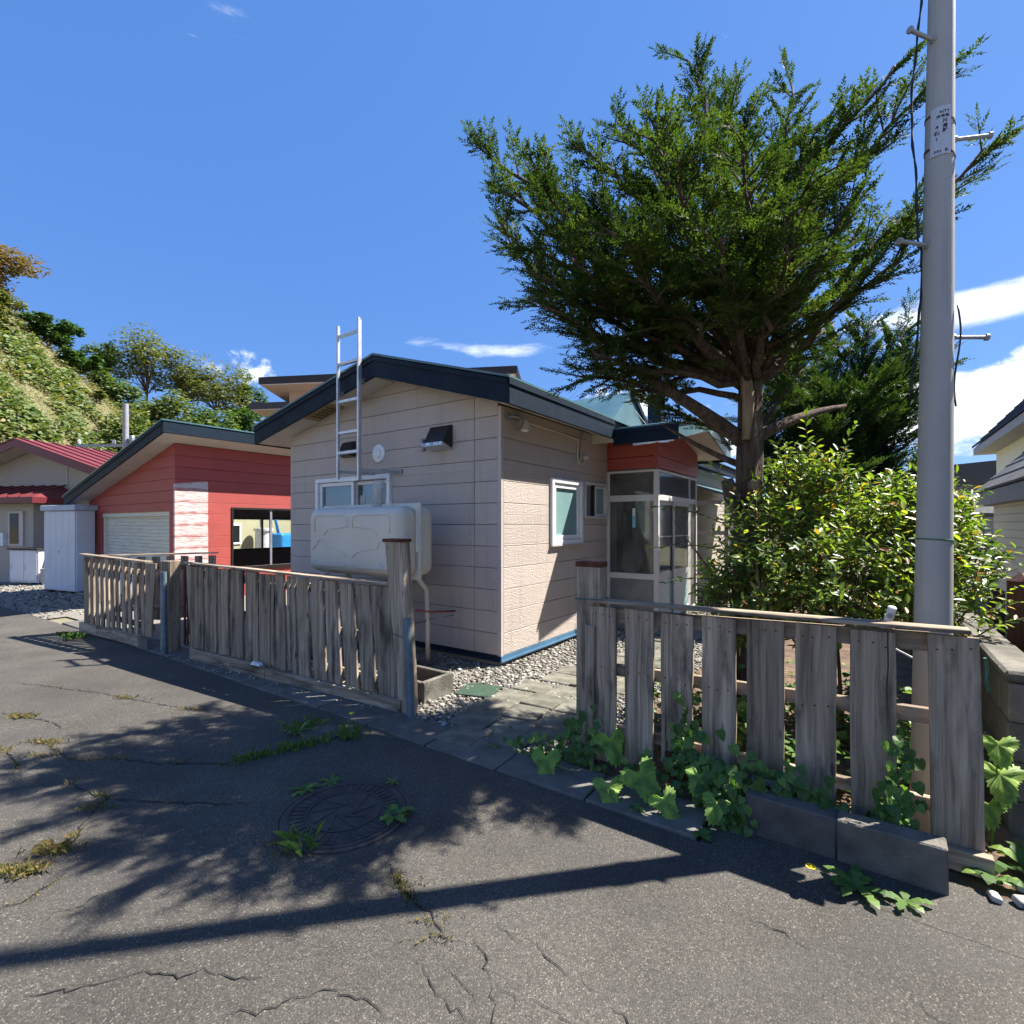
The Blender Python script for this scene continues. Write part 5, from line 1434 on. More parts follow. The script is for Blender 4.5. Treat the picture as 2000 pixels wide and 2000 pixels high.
# white storage shed
sh = thing('storage_shed', 'narrow white metal storage shed with blue top strip left of the garage', 'shed', (-10.78, 12.22, gz(-10.6)), math.atan2(-.62, 1.4))
SW = 1.36
mb = MB(); mb.box(-SW / 2, SW / 2, 0, .38, .04, 1.95); mb.build('body', 'white_shed', sh, bevel=.01)
mb = MB(); mb.box(-SW / 2 - .05, SW / 2 + .05, -.07, .42, 1.95, 2.08); mb.build('roof', 'shed_blue', sh, bevel=.01)
for k in range(5):
    x0 = -SW / 2 + .02 + k * (SW - .04) / 5
    mb = MB(); mb.box(x0 + .004, x0 + (SW - .04) / 5 - .004, -.025, -.001, .06, 1.93); mb.build('front_panel', 'white_shed', sh, bevel=.004)
mb = MB()
for k in range(4): mb.box(-.7 + k * .45, -.5 + k * .45, .02, .2, -.08, .039)
mb.build('base_blocks', 'concrete', sh)
mb = MB(); mb.box(-.02, .0, -.035, -.0255, .95, 1.0); mb.build('latch', 'grey_metal', sh)
# cabinet against the neighbour house
cb = thing('outdoor_cabinet', 'low white sliding door cabinet standing against the neighbour wall', 'cabinet', (-13.72, 14.4, gz(-14)), math.atan2(-.196, .98))
mb = MB(); mb.box(-.5, .5, 0, .5, .05, .98); mb.build('body', 'white_shed', cb, bevel=.01)
mb = MB(); mb.box(-.54, .54, -.06, .52, .98, 1.02); mb.build('top', 'dark_inside', cb)
for x0, x1, n in ((-.47, .02, -.022), (.0, .47, -.011)):
    dr = MB().box(x0, x1, n - .009, n, .10, .95).build('sliding_door', 'white_shed', cb, bevel=.003)
    mb = MB(); mb.box(x0 + .05, x0 + .07, n - .012, n - .0095, .42, .55); mb.build('handle', 'grey_metal', dr)
bk = tag(MB().lathe([(.12, 0), (.15, .42), (.155, .44), (.145, .44), (.115, .02)], 20).build('bucket', 'grey_metal', auto=40), 'grey plastic bin between the cabinet and white shed', 'bin'); bk.location = (-12.98, 14.3, gz(-13))
# things in the gap, seen through the garage windows
bt = thing('blue_tank', 'bright blue plastic tank seen through the garage window', 'fuel tank', (-9.75, 21.8, -.1), R(80))
rounded_box(MB(), (0, 0, .85), (1.0, .6, .8), .12, 3).build('body', 'tank_blue', bt, smooth=True)
MB().tube([(-.3, 0, 1.2), (-.35, .1, 1.8), (-.5, .2, 2.6)], .06, 8).build('hose', 'tank_blue', bt, smooth=True)
for x in (-.4, .4): MB().box(x - .04, x + .04, -.25, .25, 0, .5).build('leg', 'grey_metal', bt)
wb = thing('white_barrel', 'white lidded barrel seen through the garage window', 'barrel', (-10.0, 20.6, -.1))
MB().lathe([(.30, 0), (.33, .5), (.31, 1.0), (.31, 1.35), (.37, 1.36), (.37, 1.46), (.0, 1.47)], 20).build('body', 'white_plain', wb, auto=40)

# two-storey house behind
bh = thing('rear_house', 'peach two-storey house with dark brown roof edges rising behind the bungalow', 'house', (.21, 24.0, -.5), math.atan2(-.1443, .9895))
bh.scale = (4 / 3, 4 / 3, 4 / 3)
# local x to the right, y away; right roof corner at x=0
mb = MB(); mb.box(-9.05, -.75, .7, 7.0, 0, 6.75); mb.build('upper_wall', 'siding_peach', bh)
mb = MB(); mb.box(-9.9, -9.051, 1.6, 6.0, 0, 6.15); mb.build('wing_wall', 'siding_peach', bh)
yz = lambda y, z, t: (t, y, z)
mb = MB(); mb.prism([(0, 6.83), (8.2, 5.75), (8.2, 6.0), (0, 7.10)], yz, -9.85, 0.0); mb.build('roof', 'brown_roof', bh)
mb = MB(); mb.prism([(.02, 6.79), (8.0, 5.73), (8.0, 5.745), (.02, 6.825)], yz, -9.80, -.05); mb.build('soffit', 'soffit', bh)
for k in range(6):
    mb = MB(); mb.prism([(-.02, 6.86 + k * .04), (8.22, 5.78 + k * .04), (8.22, 5.80 + k * .04), (-.02, 6.88 + k * .04)], yz, -9.88, .03); mb.build('roof_lap', 'brown_roof', bh)
mb = MB(); mb.prism([(.9, 6.12), (6.5, 5.5), (6.5, 5.7), (.9, 6.37)], yz, -10.9, -9.0); mb.build('wing_roof', 'brown_roof', bh)
mb = MB(); mb.prism([(.93, 6.08), (6.4, 5.45), (6.4, 5.48), (.93, 6.115)], yz, -10.85, -9.06); mb.build('wing_soffit', 'soffit', bh)
for (x0, x1, z0, z1, op) in ((-8.95, -8.30, 5.35, 5.95, True), (-7.35, -6.6, 5.9, 6.35, False)):
    wn = frame_bars(MB(), Frame((0, .7, 0), (1, 0, 0), (0, -1, 0)), x0, x1, z0, z1, .06, 0.001, .06).build('window', 'aluminium_dark', bh)
    mb = MB(); mb.box(x0 + .05, x1 - .05, .685, .698, z0 + .05, z1 - .05); mb.build('pane', 'dark_glass', wn)
    if op:
        mb = MB(); mb.hexa([(x0 - .02, .25, z0 - .02), (x1 + .02, .25, z0 - .02), (x1 + .02, .28, z0 - .05), (x0 - .02, .28, z0 - .05), (x0, .62, z1), (x1, .62, z1), (x1, .65, z1 - .02), (x0, .65, z1 - .02)]); sa = mb.build('open_sash', 'aluminium_dark', wn)
        mb = MB(); mb.hexa([(x0 + .06, .272, z0 + .03), (x1 - .06, .272, z0 + .03), (x1 - .06, .274, z0 + .03), (x0 + .06, .274, z0 + .03), (x0 + .06, .59, z1 - .05), (x1 - .06, .59, z1 - .05), (x1 - .06, .592, z1 - .05), (x0 + .06, .592, z1 - .05)]); mb.build('sash_pane', 'white_plain', wn)

# house to the right: cream walls, dark tiled roofs (house frame)
rn = thing('tiled_house', 'cream house with steep dark tiled roofs beyond the block wall', 'house', C0, HROT)
F_r = Frame((0, -4.88, 0), (1, 0, 0), (0, 1, 0))
zz = .28
for k in range(14):
    mb = MB(); F_r.box(mb, -3.0, 6.92, zz + k * .115, zz + k * .115 + .111, 0, .016 - .0); mb.build('siding_panel', 'siding_cream', rn, bevel=.004)
mb = MB(); mb.box(-3, 6.915, -9, -4.8805, -.1, 1.9); mb.build('lower_wall', 'siding_cream', rn)
mb = MB(); F_r.box(mb, -3, 6.93, .24, .279, 0, .04); mb.build('base_flashing', 'white_vinyl', rn)
mb = MB(); F_r.box(mb, -3, 6.90, -.1, .239, -.05, .01); mb.build('foundation', 'concrete', rn)
# lower roof, 45 degree slope: b decreases as z rises
e_b, e_z, e_a = -4.70, 2.02, 7.30
mb = MB(); mb.prism([(e_b, e_z - .21), (e_b, e_z), (e_b - 3.2, e_z + 3.36), (e_b - 3.2, e_z - .21)], fa, -3.2, e_a - .02); lr = mb.build('lower_roof', 'roof_trim_grey', rn)
for r_ in range(15):
    b0 = e_b + .03 - r_ * .20; z0 = e_z + .012 + r_ * .21
    for k in range(12):
        a1 = e_a + .03 - k * .52 - (.26 if r_ % 2 else 0) + (.0 if r_ % 2 == 0 else .26 if k == 0 else 0)
        L = .512 if not (r_ % 2 and k == 0) else .25
        if r_ % 2 and k > 0: a1 = e_a + .03 - .26 - (k - 1) * .52
        mb = MB(); mb.prism([(b0, z0 - .002), (b0, z0 + .028), (b0 - .23, z0 + .245), (b0 - .23, z0 + .22)], fa, a1 - L, a1)
        mb.build('roof_tile', 'tile_dark', lr)
# upper floor
mb = MB(); mb.box(7.6, 16.4, -12, -6.30, 0, 4.2); mb.build('upper_wall', 'siding_cream', rn)
u_b, u_z, u_a = -5.85, 3.86, 16.95
mb = MB(); mb.prism([(u_b, u_z - .20), (u_b, u_z), (u_b - 4.5, u_z + 5.1), (u_b - 4.5, u_z - .20)], fa, 7.2, u_a - .02); ur = mb.build('upper_roof', 'roof_trim_grey', rn)
for r_ in range(24):
    b0 = u_b + .03 - r_ * .19; z0 = u_z + .012 + r_ * .218
    mb = MB(); mb.prism([(b0, z0 - .002), (b0, z0 + .075), (b0 - .21, z0 + .27), (b0 - .21, z0 + .225)], fa, 7.15, u_a); mb.build('tile_course', 'tile_blue', ur)
wn = MB().box(11.6, 12.6, -6.299, -6.24, 2.35, 3.35).build('window', 'aluminium_dark', rn)
mb = MB(); mb.box(11.72, 12.48, -6.239, -6.23, 2.45, 3.25); mb.build('pane', 'frosted', wn)
# grey building far back
fb_ = thing('far_building', 'distant grey flat-roofed building glimpsed between the pole and cream house', 'building', (23.0, 26.0, 0), 0)
mb = MB(); mb.box(-1.2, 4.5, 0, 8, 0, 4.5); mb.build('wall', 'far_grey', fb_)
mb = MB(); mb.hexa([(-1.9, -.5, 3.4), (4.8, -.5, 3.7), (4.8, 8.2, 3.7), (-1.9, 8.2, 3.4), (-1.0, -.4, 4.5), (4.8, -.4, 5.1), (4.8, 8.2, 5.1), (-1.0, 8.2, 4.5)]); mb.build('roof', 'aluminium_dark', fb_)
mb = MB(); mb.box(-.9, 3.0, -.9, -.05, 2.9, 3.05); mb.build('canopy', 'white_plain', fb_)
wn = MB().box(.2, 1.6, -.06, -.001, 1.9, 3.2).build('window', 'aluminium_dark', fb_)
mb = MB(); mb.box(.4, 1.4, -.07, -.061, 2.1, 3.0); mb.build('pane', 'white_plain', wn)
# brown garden posts
for i, (x, y, h_, s_, lab) in enumerate(((3.98, 4.0, 1.06, .13, 'thick dark brown garden post with pointed cap nearest the cream house corner'), (5.72, 6.05, .70, .12, 'shorter brown garden post half hidden behind the shrub, farther back'))):
    p = thing('garden_post', lab, 'post', (x, y, 0), R(20))
    mb = MB(); mb.box(-s_ / 2, s_ / 2, -s_ / 2, s_ / 2, 0, h_); mb.build('shaft', 'brown_wood', p, bevel=.006)
    h2 = s_ / 2 + .008
    mb = MB(); mb.add([(-h2, -h2, h_), (h2, -h2, h_), (h2, h2, h_), (-h2, h2, h_), (0, 0, h_ + .07)], [(0, 1, 4), (1, 2, 4), (2, 3, 4), (3, 0, 4), (3, 2, 1, 0)]); mb.build('cap', 'brown_wood', p)
# pole with aerial far left
up = thing('wooden_pole', 'slim grey pole with a crossarm standing before the green hill', 'utility pole', (-16.6, 22.0, 0))
MB().lathe([(.15, 0), (.13, 3), (.11, 6.7), (.0, 6.72)], 12).build('shaft', 'grey_metal', up, auto=40)
mb = MB(); mb.box(-2.1, .9, -.05, .05, 4.85, 4.95); mb.build('crossarm', 'galvanised', up)
mb = MB()
for x in (-2.0, -.5, .7): mb.lathe([(.03, 4.95), (.06, 5.0), (.06, 5.12), (.02, 5.16)], 8, (x, 0, 0))
mb.build('insulators', 'white_plain', up)
mb = MB(); mb.lathe([(.09, 5.0), (.1, 5.05), (.1, 5.3), (.08, 5.33)], 12, (.28, 0, 0)); mb.build('transformer', 'galvanised', up, auto=40)

# debris by the sunroom and hose gear behind the right fence
o = tag(MB().hexa([(-.4, -.3, 0), (.5, -.35, 0), (.5, .3, 0), (-.4, .3, 0), (-.25, -.1, .42), (.35, -.15, .5), (.3, .2, .45), (-.25, .2, .38)]).build('tarp_bundle', 'tarp_black', bevel=.04), 'black tarpaulin bundle on the ground beyond the porch', 'tarpaulin'); o.location = hw(5.4, -.75, 0); o.rotation_euler = (0, 0, 1.2)
sk_ = thing('power_socket', 'white outdoor socket box hanging in the shrub behind the fence', 'socket box', (2.06, 2.84, .89), R(-35))
sk_.rotation_euler = (.1, .25, R(-35))
mb = MB(); mb.box(-.02, .02, -.02, .02, 0, .17); mb.build('body', 'white_plain', sk_, bevel=.008)
mb = MB(); mb.lathe([(.014, -.021), (.014, -.03)], 12, (0, 0, .05), 'y'); mb.lathe([(.014, -.021), (.014, -.03)], 12, (0, 0, .12), 'y'); mb.build('outlet', 'grey_metal', sk_)
MB().tube([(0, 0, 0), (.06, .02, -.06), (.2, .05, -.10), (.35, .05, -.09)], .006, 6).build('cord', 'white_plain', sk_, smooth=True)
# leaning brown pipe by the pole
o = tag(MB().tube([(2.62, 3.0, 0.55), (2.95, 3.6, .15)], .02, 8).build('wood_stake', 'brown_wood'), 'dark wooden stake leaning behind the block wall', 'stake')

# ------------------------------------------------------------------ vegetation
def rot_about(v, axis, ang): return Matrix.Rotation(ang, 3, axis) @ v
def curve_pts(p0, p1, p2, n):
    return [(p0 * (1 - t) ** 2 + p1 * 2 * t * (1 - t) + p2 * t * t) for t in [i / n for i in range(n + 1)]]
class Conifer:
    def __init__(s, seed):
        s.r = random.Random(seed); s.need = []; s.wood = MB(); s.twig = MB()
    def shoot(s, p, d, L, nl, nw, cnt):
        # one leafy shoot: two ranks of flat needles
        r = s.r
        up = Vector((0, 0, 1))
        sd = d.cross(up)
        if sd.length < .05: sd = Vector((1, 0, 0))
        sd.normalize()
        if r.random() < .5: sd = rot_about(sd, d, r.uniform(-.9, .9))
        nn = sd.cross(d).normalized()
        for i in range(cnt):
            f = (i + .5) / cnt
            q = p + d * (L * f)
            sg = 1 if i % 2 else -1
            nd = (d * r.uniform(.45, .9) + sd * sg * r.uniform(.7, 1.0) + nn * r.uniform(-.25, .45)).normalized()
            l = nl * r.uniform(.75, 1.15) * (1.0 - .35 * f)
            wv = nd.cross(nn).normalized() * (nw * .5)
            s.need.append((q - wv * .5, q + wv * .5, q + nd * l * .6 + wv, q + nd * l, q + nd * l * .6 - wv))
        nd = d
        wv = sd * (nw * .5)
        s.need.append((p + d * L * .7 - wv * .6, p + d * L * .7 + wv * .6, p + d * L + wv, p + d * (L + nl), p + d * L - wv))
    def branch(s, pts, rad, dens, sec_len, shoot_l, nl, nw, cnt, from_t=0.25, up_bias=.35):
        r = s.r
        L = sum((pts[i + 1] - pts[i]).length for i in range(len(pts) - 1))
        s.wood.tube(pts, [rad * (1 - .85 * i / (len(pts) - 1)) + .003 for i in range(len(pts))], 7)
        nsec = int(L * dens)
        for k in range(nsec):
            t = from_t + (1 - from_t) * (k + r.random()) / nsec
            x = t * (len(pts) - 1); i = min(int(x), len(pts) - 2)
            p = pts[i].lerp(pts[i + 1], x - i); tg = (pts[i + 1] - pts[i]).normalized()
            ax = Vector((r.gauss(0, 1), r.gauss(0, 1), r.gauss(0, 1))).normalized()
            pd_ = (ax - tg * ax.dot(tg)); pd_.normalize()
            pd_.z *= .6
            d = (tg * r.uniform(.55, .9) + pd_ * r.uniform(.5, .9) + Vector((0, 0, up_bias * r.random()))).normalized()
            sl = sec_len * r.uniform(.5, 1.15) * (1.15 - .55 * t)
            m_ = max(2, int(sl / .09))
            q = [p]; dd = d.copy()
            for j in range(m_):
                dd = (dd + Vector((r.gauss(0, .10), r.gauss(0, .10), r.gauss(.02, .07)))).normalized()
                q.append(q[-1] + dd * (sl / m_))
            s.twig.tube(q, [.007 * (1 - .7 * j / m_) + .0012 for j in range(m_ + 1)], 3, False)
            ns = max(4, int(sl / .018))
            for j in range(ns):
                f = .12 + .88 * (j + r.random() * .8) / ns
                x2 = min(f * m_, m_ - 1e-3); ii = int(x2)
                sp = q[ii].lerp(q[ii + 1], x2 - ii); st = (q[ii + 1] - q[ii]).normalized()
                hz = st.cross(Vector((0, 0, 1)))
                if hz.length < .1: hz = Vector((1, 0, 0))
                hz.normalize()
                sg = 1 if j % 2 else -1
                sdv = (st * r.uniform(.6, 1.0) + hz * sg * r.uniform(.4, .9) + Vector((0, 0, r.uniform(-.35, .35)))).normalized()
                s.shoot(sp, sdv, shoot_l * r.uniform(.55, 1.1), nl, nw, cnt)
            s.shoot(q[-1], dd, shoot_l, nl, nw, cnt)
    def finish(s, root, leaf, bark='bark'):
        s.wood.build('branches', bark, root, smooth=True, fixn=False)
        s.twig.build('twigs', 'twig', root, fixn=False)
        V = np.array([[tuple(v) for v in q] for q in s.need], dtype=np.float32)
        # root space
        V -= np.array(root.location, dtype=np.float32)[None, None, :]
        return quads_obj('crown', V, leaf, root, 5)

# the big yew behind the fence
YB = Vector((1.80, 4.0, 0))
yew = thing('yew_tree', 'large spreading dark green yew tree over the garden beside the porch', 'tree', YB)
trk = [(0, 0, -.1), (.0, .0, .3), (.03, .0, .9), (.04, .0, 1.5), (.05, 0, 2.0), (.06, .0, 2.5), (.07, .02, 3.0), (.09, .03, 3.5), (.08, .05, 4.0), (.05, .08, 4.5)]
rads = [.17, .13, .108, .100, .094, .084, .066, .046, .03, .014]
# fluted, knotty trunk
mb = MB(); n = 26
def trunk_mesh(mb, pts, rads, n, seed, steps=5, flute=.10):
    P = []
    for i in range(len(pts) - 1):
        for k in range(steps):
            f = k / steps; P.append((Vector(pts[i]).lerp(Vector(pts[i + 1]), f), rads[i] + (rads[i + 1] - rads[i]) * f))
    P.append((Vector(pts[-1]), rads[-1]))
    k0 = len(mb.v)
    for i, (p, r_) in enumerate(P):
        for j in range(n):
            an = 2 * math.pi * j / n
            f = 1 + flute * math.sin(an * 5 + p.z * .9 + seed) + flute * .8 * noise.noise(Vector((math.cos(an) * 2.2, math.sin(an) * 2.2, p.z * 1.6 + seed)))
            f += flute * .5 * noise.noise(Vector((math.cos(an) * 7, math.sin(an) * 7, p.z * 3 + seed)))
            mb.v.append((p.x + math.cos(an) * r_ * f, p.y + math.sin(an) * r_ * f, p.z))
    for i in range(len(P) - 1):
        for j in range(n):
            a = k0 + i * n + j; b2 = k0 + i * n + (j + 1) % n
            mb.f.append((a, b2, b2 + n, a + n))
trunk_mesh(mb, trk, rads, n, 2.0)
trunk = mb.build('trunk', 'bark', yew, smooth=True, fixn=False)
# stub and knot on the trunk, and the pale strip of bare wood
MB().tube([(-.03, -.05, 1.62), (-.12, -.09, 1.72), (-.165, -.11, 1.84)], [.06, .062, .045], 9).build('cut_stub', 'bark', trunk, smooth=True)
MB().lathe([(.0, -.15), (.03, -.15), (.05, -.135), (.052, -.09)], 14, (.05, 0, 1.80), 'y').build('knot', 'bark_pale', trunk, auto=40)
MB().tube([(-.02, -.105, 2.15), (.0, -.105, 2.45), (-.03, -.085, 2.75), (-.06, -.06, 2.95), (-.16, -.04, 3.12), (-.36, -.04, 3.30)], [.03, .045, .042, .045, .05, .03], 9).build('bare_limb', 'bark_pale', trunk, smooth=True)

YEW_TIPS = [(1.37,4.00,5.13), (1.85,4.37,5.24), (2.29,4.18,5.08), (0.97,3.64,4.41), (0.83,4.18,4.77), (0.49,4.00,4.49), (0.16,3.73,4.07), (-0.17,3.91,4.31), (-0.11,4.09,3.93), (0.10,3.64,3.33), (0.13,4.18,3.36), (0.43,3.82,2.99), (0.70,3.91,2.65), (1.96,3.49,3.94), (2.23,3.56,4.24), (2.58,3.46,4.60), (2.86,3.46,4.51), (3.11,3.37,3.98), (2.74,3.31,3.50), (2.48,3.42,3.31), (2.16,3.38,2.97), (2.04,3.59,2.91), (2.64,4.32,3.14), (1.17,3.14,3.44), (1.52,3.07,3.30), (0.73,3.03,3.06), (1.94,3.19,3.21), (1.54,3.39,4.05), (2.06,5.11,5.09), (1.35,5.09,4.59), (3.02,5.11,4.60), (0.62,4.92,4.39), (2.42,4.87,3.75), (1.56,4.85,3.51), (0.60,3.47,3.73), (2.36,3.40,3.81), (0.53,3.47,3.06), (0.17,4.55,3.82), (0.38,3.38,3.26), (0.91,3.67,2.95), (0.88,3.21,3.65), (1.14,3.42,3.18), (1.77,3.29,3.03), (2.06,3.16,3.47), (2.04,4.51,3.83), (1.83,4.74,5.36), (2.62,4.74,4.99), (3.02,4.45,4.08), (0.89,2.80,3.41), (1.27,2.81,3.53), (1.65,2.83,3.40), (0.53,2.89,3.17), (1.47,2.73,2.99), (1.11,2.72,3.03), (2.56,4.64,3.96), (2.98,4.66,4.65), (1.92,4.50,3.36), (-0.09,3.62,3.87), (-0.05,4.38,3.92), (0.25,3.25,3.58), (0.84,3.08,3.84), (0.51,3.90,2.63), (0.99,4.30,2.60), (0.56,3.50,2.67), (0.21,3.50,2.99)]
cf = Conifer(5)
for i, tp in enumerate(YEW_TIPS):
    tp = Vector(tp)
    hd = Vector((tp.x - YB.x - .05, tp.y - YB.y, 0)); hl = hd.length
    zs = max(2.62, min(3.9, tp.z - .35 - hl * .36 + cf.r.uniform(-.15, .15)))
    if tp.z < 2.75: zs = 2.55 + cf.r.uniform(-.1, .2)
    st = YB + Vector((.06, .01, zs))
    mid = st + hd * .55 + Vector((0, 0, (tp.z - zs) * .30))
    pts = curve_pts(st, mid, tp, 9)
    pts = [pts[0]] + [p + Vector((cf.r.gauss(0, .025), cf.r.gauss(0, .025), cf.r.gauss(0, .02))) for p in pts[1:-1]] + [pts[-1]]
    Lb = (tp - st).length
    cf.branch(pts, .014 + .011 * min(Lb, 2.2), 12.5, .40, .095, .031, .0105, 9, from_t=.40 if Lb > 1.2 else .3, up_bias=.18)
# a few bare, thicker limbs low on the stem
cf.wood.tube([tuple(p) for p in curve_pts(YB + Vector((.05, 0, 2.12)), YB + Vector((-.45, -.1, 2.45)), YB + Vector((-1.0, -.1, 2.75)), 8)], [.062, .058, .055, .05, .045, .042, .036, .03, .022], 9)
cf.wood.tube([tuple(p) for p in curve_pts(YB + Vector((.05, 0, 2.15)), YB + Vector((.45, .1, 2.38)), YB + Vector((1.0, .3, 2.50)), 8)], [.055, .05, .046, .042, .038, .034, .028, .022, .014], 9)
cf.wood.tube([tuple(p) for p in curve_pts(YB + Vector((.04, 0, 1.95)), YB + Vector((-.2, .1, 2.05)), YB + Vector((-.55, .3, 2.35)), 8)], [.034, .03, .027, .024, .022, .02, .017, .014, .008], 8)
for tp in ((1.2, 4.4, 2.55), (2.5, 4.4, 2.85)):
    tp = Vector(tp); st = YB + Vector((.05, 0, 2.1)); cf.branch(curve_pts(st, st.lerp(tp, .5) + Vector((0, 0, .05)), tp, 7), .02, 20, .40, .105, .031, .0105, 9)
V0 = YB.copy()
cf.wood.v = [(v[0] - V0.x, v[1] - V0.y, v[2]) for v in cf.wood.v]; cf.twig.v = [(v[0] - V0.x, v[1] - V0.y, v[2]) for v in cf.twig.v]
cf.finish(yew, 'yew_leaf')

# second evergreen behind it
Y2 = Vector((5.0, 8.2, 0))
yew2 = thing('evergreen_tree', 'darker evergreen tree behind the shrub, leaning to the right', 'tree', Y2)
mb = MB(); trunk_mesh(mb, [(0, 0, -.1), (0, 0, 1), (.1, 0, 2), (.3, .1, 3), (.5, .1, 4)], [.16, .13, .11, .07, .03], 16, 5.0); mb.build('trunk', 'bark', yew2, smooth=True, fixn=False)
YEW2_TIPS = [(3.9,7.4,3.6), (4.4,7.2,2.9), (3.6,7.8,2.7), (6.9,8.4,4.2), (6.0,7.6,2.4), (6.54,8.50,4.77), (6.40,8.20,4.00), (6.75,8.60,3.52), (6.31,8.30,2.95), (5.60,8.00,4.58), (5.50,8.60,4.72), (4.59,8.20,4.25), (4.21,8.60,4.29), (3.76,8.00,3.30), (4.03,8.40,2.72), (5.74,8.20,2.52), (4.71,7.60,3.51), (5.25,7.50,3.49), (4.18,7.60,3.21), (4.86,7.60,2.75), (6.48,9.00,3.34), (4.68,7.80,2.48), (4.26,8.20,2.28), (5.9,7.8,3.2), (5.3,7.7,2.3), (6.0,8.0,3.75)]
c2 = Conifer(9)
for tp in YEW2_TIPS:
    tp = Vector(tp); zs = max(1.0, min(2.6, tp.z - 1.5)); st = Y2 + Vector((.05, 0, zs)); hd = Vector((tp.x - st.x, tp.y - st.y, 0))
    c2.branch(curve_pts(st, st + hd * .5 + Vector((0, 0, (tp.z - zs) * .35)), tp, 7), .03, 19, .72, .18, .05, .019, 9, .12, .5)
c2.wood.v = [(v[0] - Y2.x, v[1] - Y2.y, v[2]) for v in c2.wood.v]; c2.twig.v = [(v[0] - Y2.x, v[1] - Y2.y, v[2]) for v in c2.twig.v]
c2.finish(yew2, 'yew_leaf_dark')

# ---------------- broad leaves
def leaf_shape(kind):
    if kind == 'oval':
        return [(0, 0), (.10, .18), (.20, .45), (.17, .72), (0, 1.0), (-.17, .72), (-.20, .45), (-.10, .18)]
    if kind == 'heart':
        return [(0, .06), (.16, -.06), (.36, .0), (.44, .22), (.38, .48), (.2, .76), (0, 1.0), (-.2, .76), (-.38, .48), (-.44, .22), (-.36, .0), (-.16, -.06)]
def leaf_mesh(name, kind, mat, fold=.22, curl=.15):
    o_ = leaf_shape(kind); mb = MB()
    # midrib points
    ys = sorted({y for _, y in o_})
    n = len(o_)
    c = (0, .45)
    mb.v.append((0, .45, 0))
    for x, y in o_: mb.v.append((x, y, abs(x) * fold - curl * (y - .45) ** 2))
    for i in range(n): mb.f.append((0, 1 + i, 1 + (i + 1) % n))
    return mb.mesh(name, mat, False)
def lobed_mesh(name, mat, seed):
    r = random.Random(seed); mb = MB(); n = 60
    mb.v.append((0, 0, 0))
    rim = []
    for i in range(n):
        th = -math.pi / 2 + 2 * math.pi * (i + .5) / n
        a = abs((th - math.pi / 2 + math.pi) % (2 * math.pi) - math.pi)    # angle from the tip
        lob = .62 + .38 * math.cos(a * 2.9) * (1 - .10 * a)
        rr = (.62 + .38 * (lob - .4) / .6) * (1.0 - .09 * a)
        if a > 2.75: rr *= .40
        elif a > 2.5: rr *= .8
        rr *= 1 + (.085 if i % 2 else -.065) + r.uniform(-.03, .03)
        x, y = rr * math.cos(th), rr * math.sin(th)
        rim.append((x, y, -.22 * rr * rr + .06 * math.sin(th * 5 + seed) * rr))
    mid = [(x * .55, y * .55, z * .25 + .05 * (1 if i % 12 < 6 else -.4)) for i, (x, y, z) in enumerate(rim)]
    mb.v += mid + rim
    for i in range(n):
        j = (i + 1) % n
        mb.f.append((0, 1 + i, 1 + j)); mb.f.append((1 + i, 1 + n + i, 1 + n + j, 1 + j))
    return mb.mesh(name, mat, True)
def place_leaf(me, parent, p, axis, nrm, size, name='leaf'):
    o = link_obj(name, me, parent)
    y = Vector(axis).normalized(); z = Vector(nrm); z = (z - y * z.dot(y)).normalized(); x = y.cross(z)
    m_ = Matrix((x, y, z)).transposed().to_4x4()
    o.matrix_local = Matrix.Translation(Vector(p)) @ m_ @ Matrix.Scale(size, 4)
    return o
def bulk_leaves(name, items, kind, mat, parent, fold=.22):
    o_ = np.array([(x, y, abs(x) * fold - .15 * (y - .45) ** 2) for x, y in leaf_shape(kind)], dtype=np.float32)
    n = len(o_)
    V = np.zeros((len(items), n, 3), np.float32)
    for i, (p, ax, nr, s_) in enumerate(items):
        y = ax.normalized(); z = (nr - y * nr.dot(y)).normalized(); x = y.cross(z)
        B = np.array([x, y, z], dtype=np.float32)
        V[i] = o_ @ B * s_ + np.array(p, dtype=np.float32)
    # split along the midrib: two polygons sharing no fold artefacts
    half = n // 2
    left = V[:, :half + 1]; right = np.concatenate([V[:, half:], V[:, :1]], axis=1)
    k = half + 1
    Q = np.stack([left, right], axis=1).reshape(-1, 3)
    me = bpy.data.meshes.new(name)
    m_ = len(items)
    # share the base and tip vertices of the two halves so each leaf is one island
    verts = V.reshape(-1, 3)
    me.vertices.add(m_ * n); me.vertices.foreach_set('co', verts.reshape(-1))
    li = np.arange(0, half + 1); ri = np.concatenate([np.arange(half, n), [0]])
    idx = (np.concatenate([li, ri])[None] + (np.arange(m_) * n)[:, None]).reshape(-1).astype(np.int32)
    me.loops.add(len(idx)); me.loops.foreach_set('vertex_index', idx)
    cnts = np.tile([len(li), len(ri)], m_).astype(np.int32); st = np.concatenate([[0], np.cumsum(cnts)[:-1]]).astype(np.int32)
    me.polygons.add(2 * m_); me.polygons.foreach_set('loop_start', st); me.polygons.foreach_set('loop_total', cnts)
    me.update(calc_edges=True); me.materials.append(M_(mat))
    return link_obj(name, me, parent)

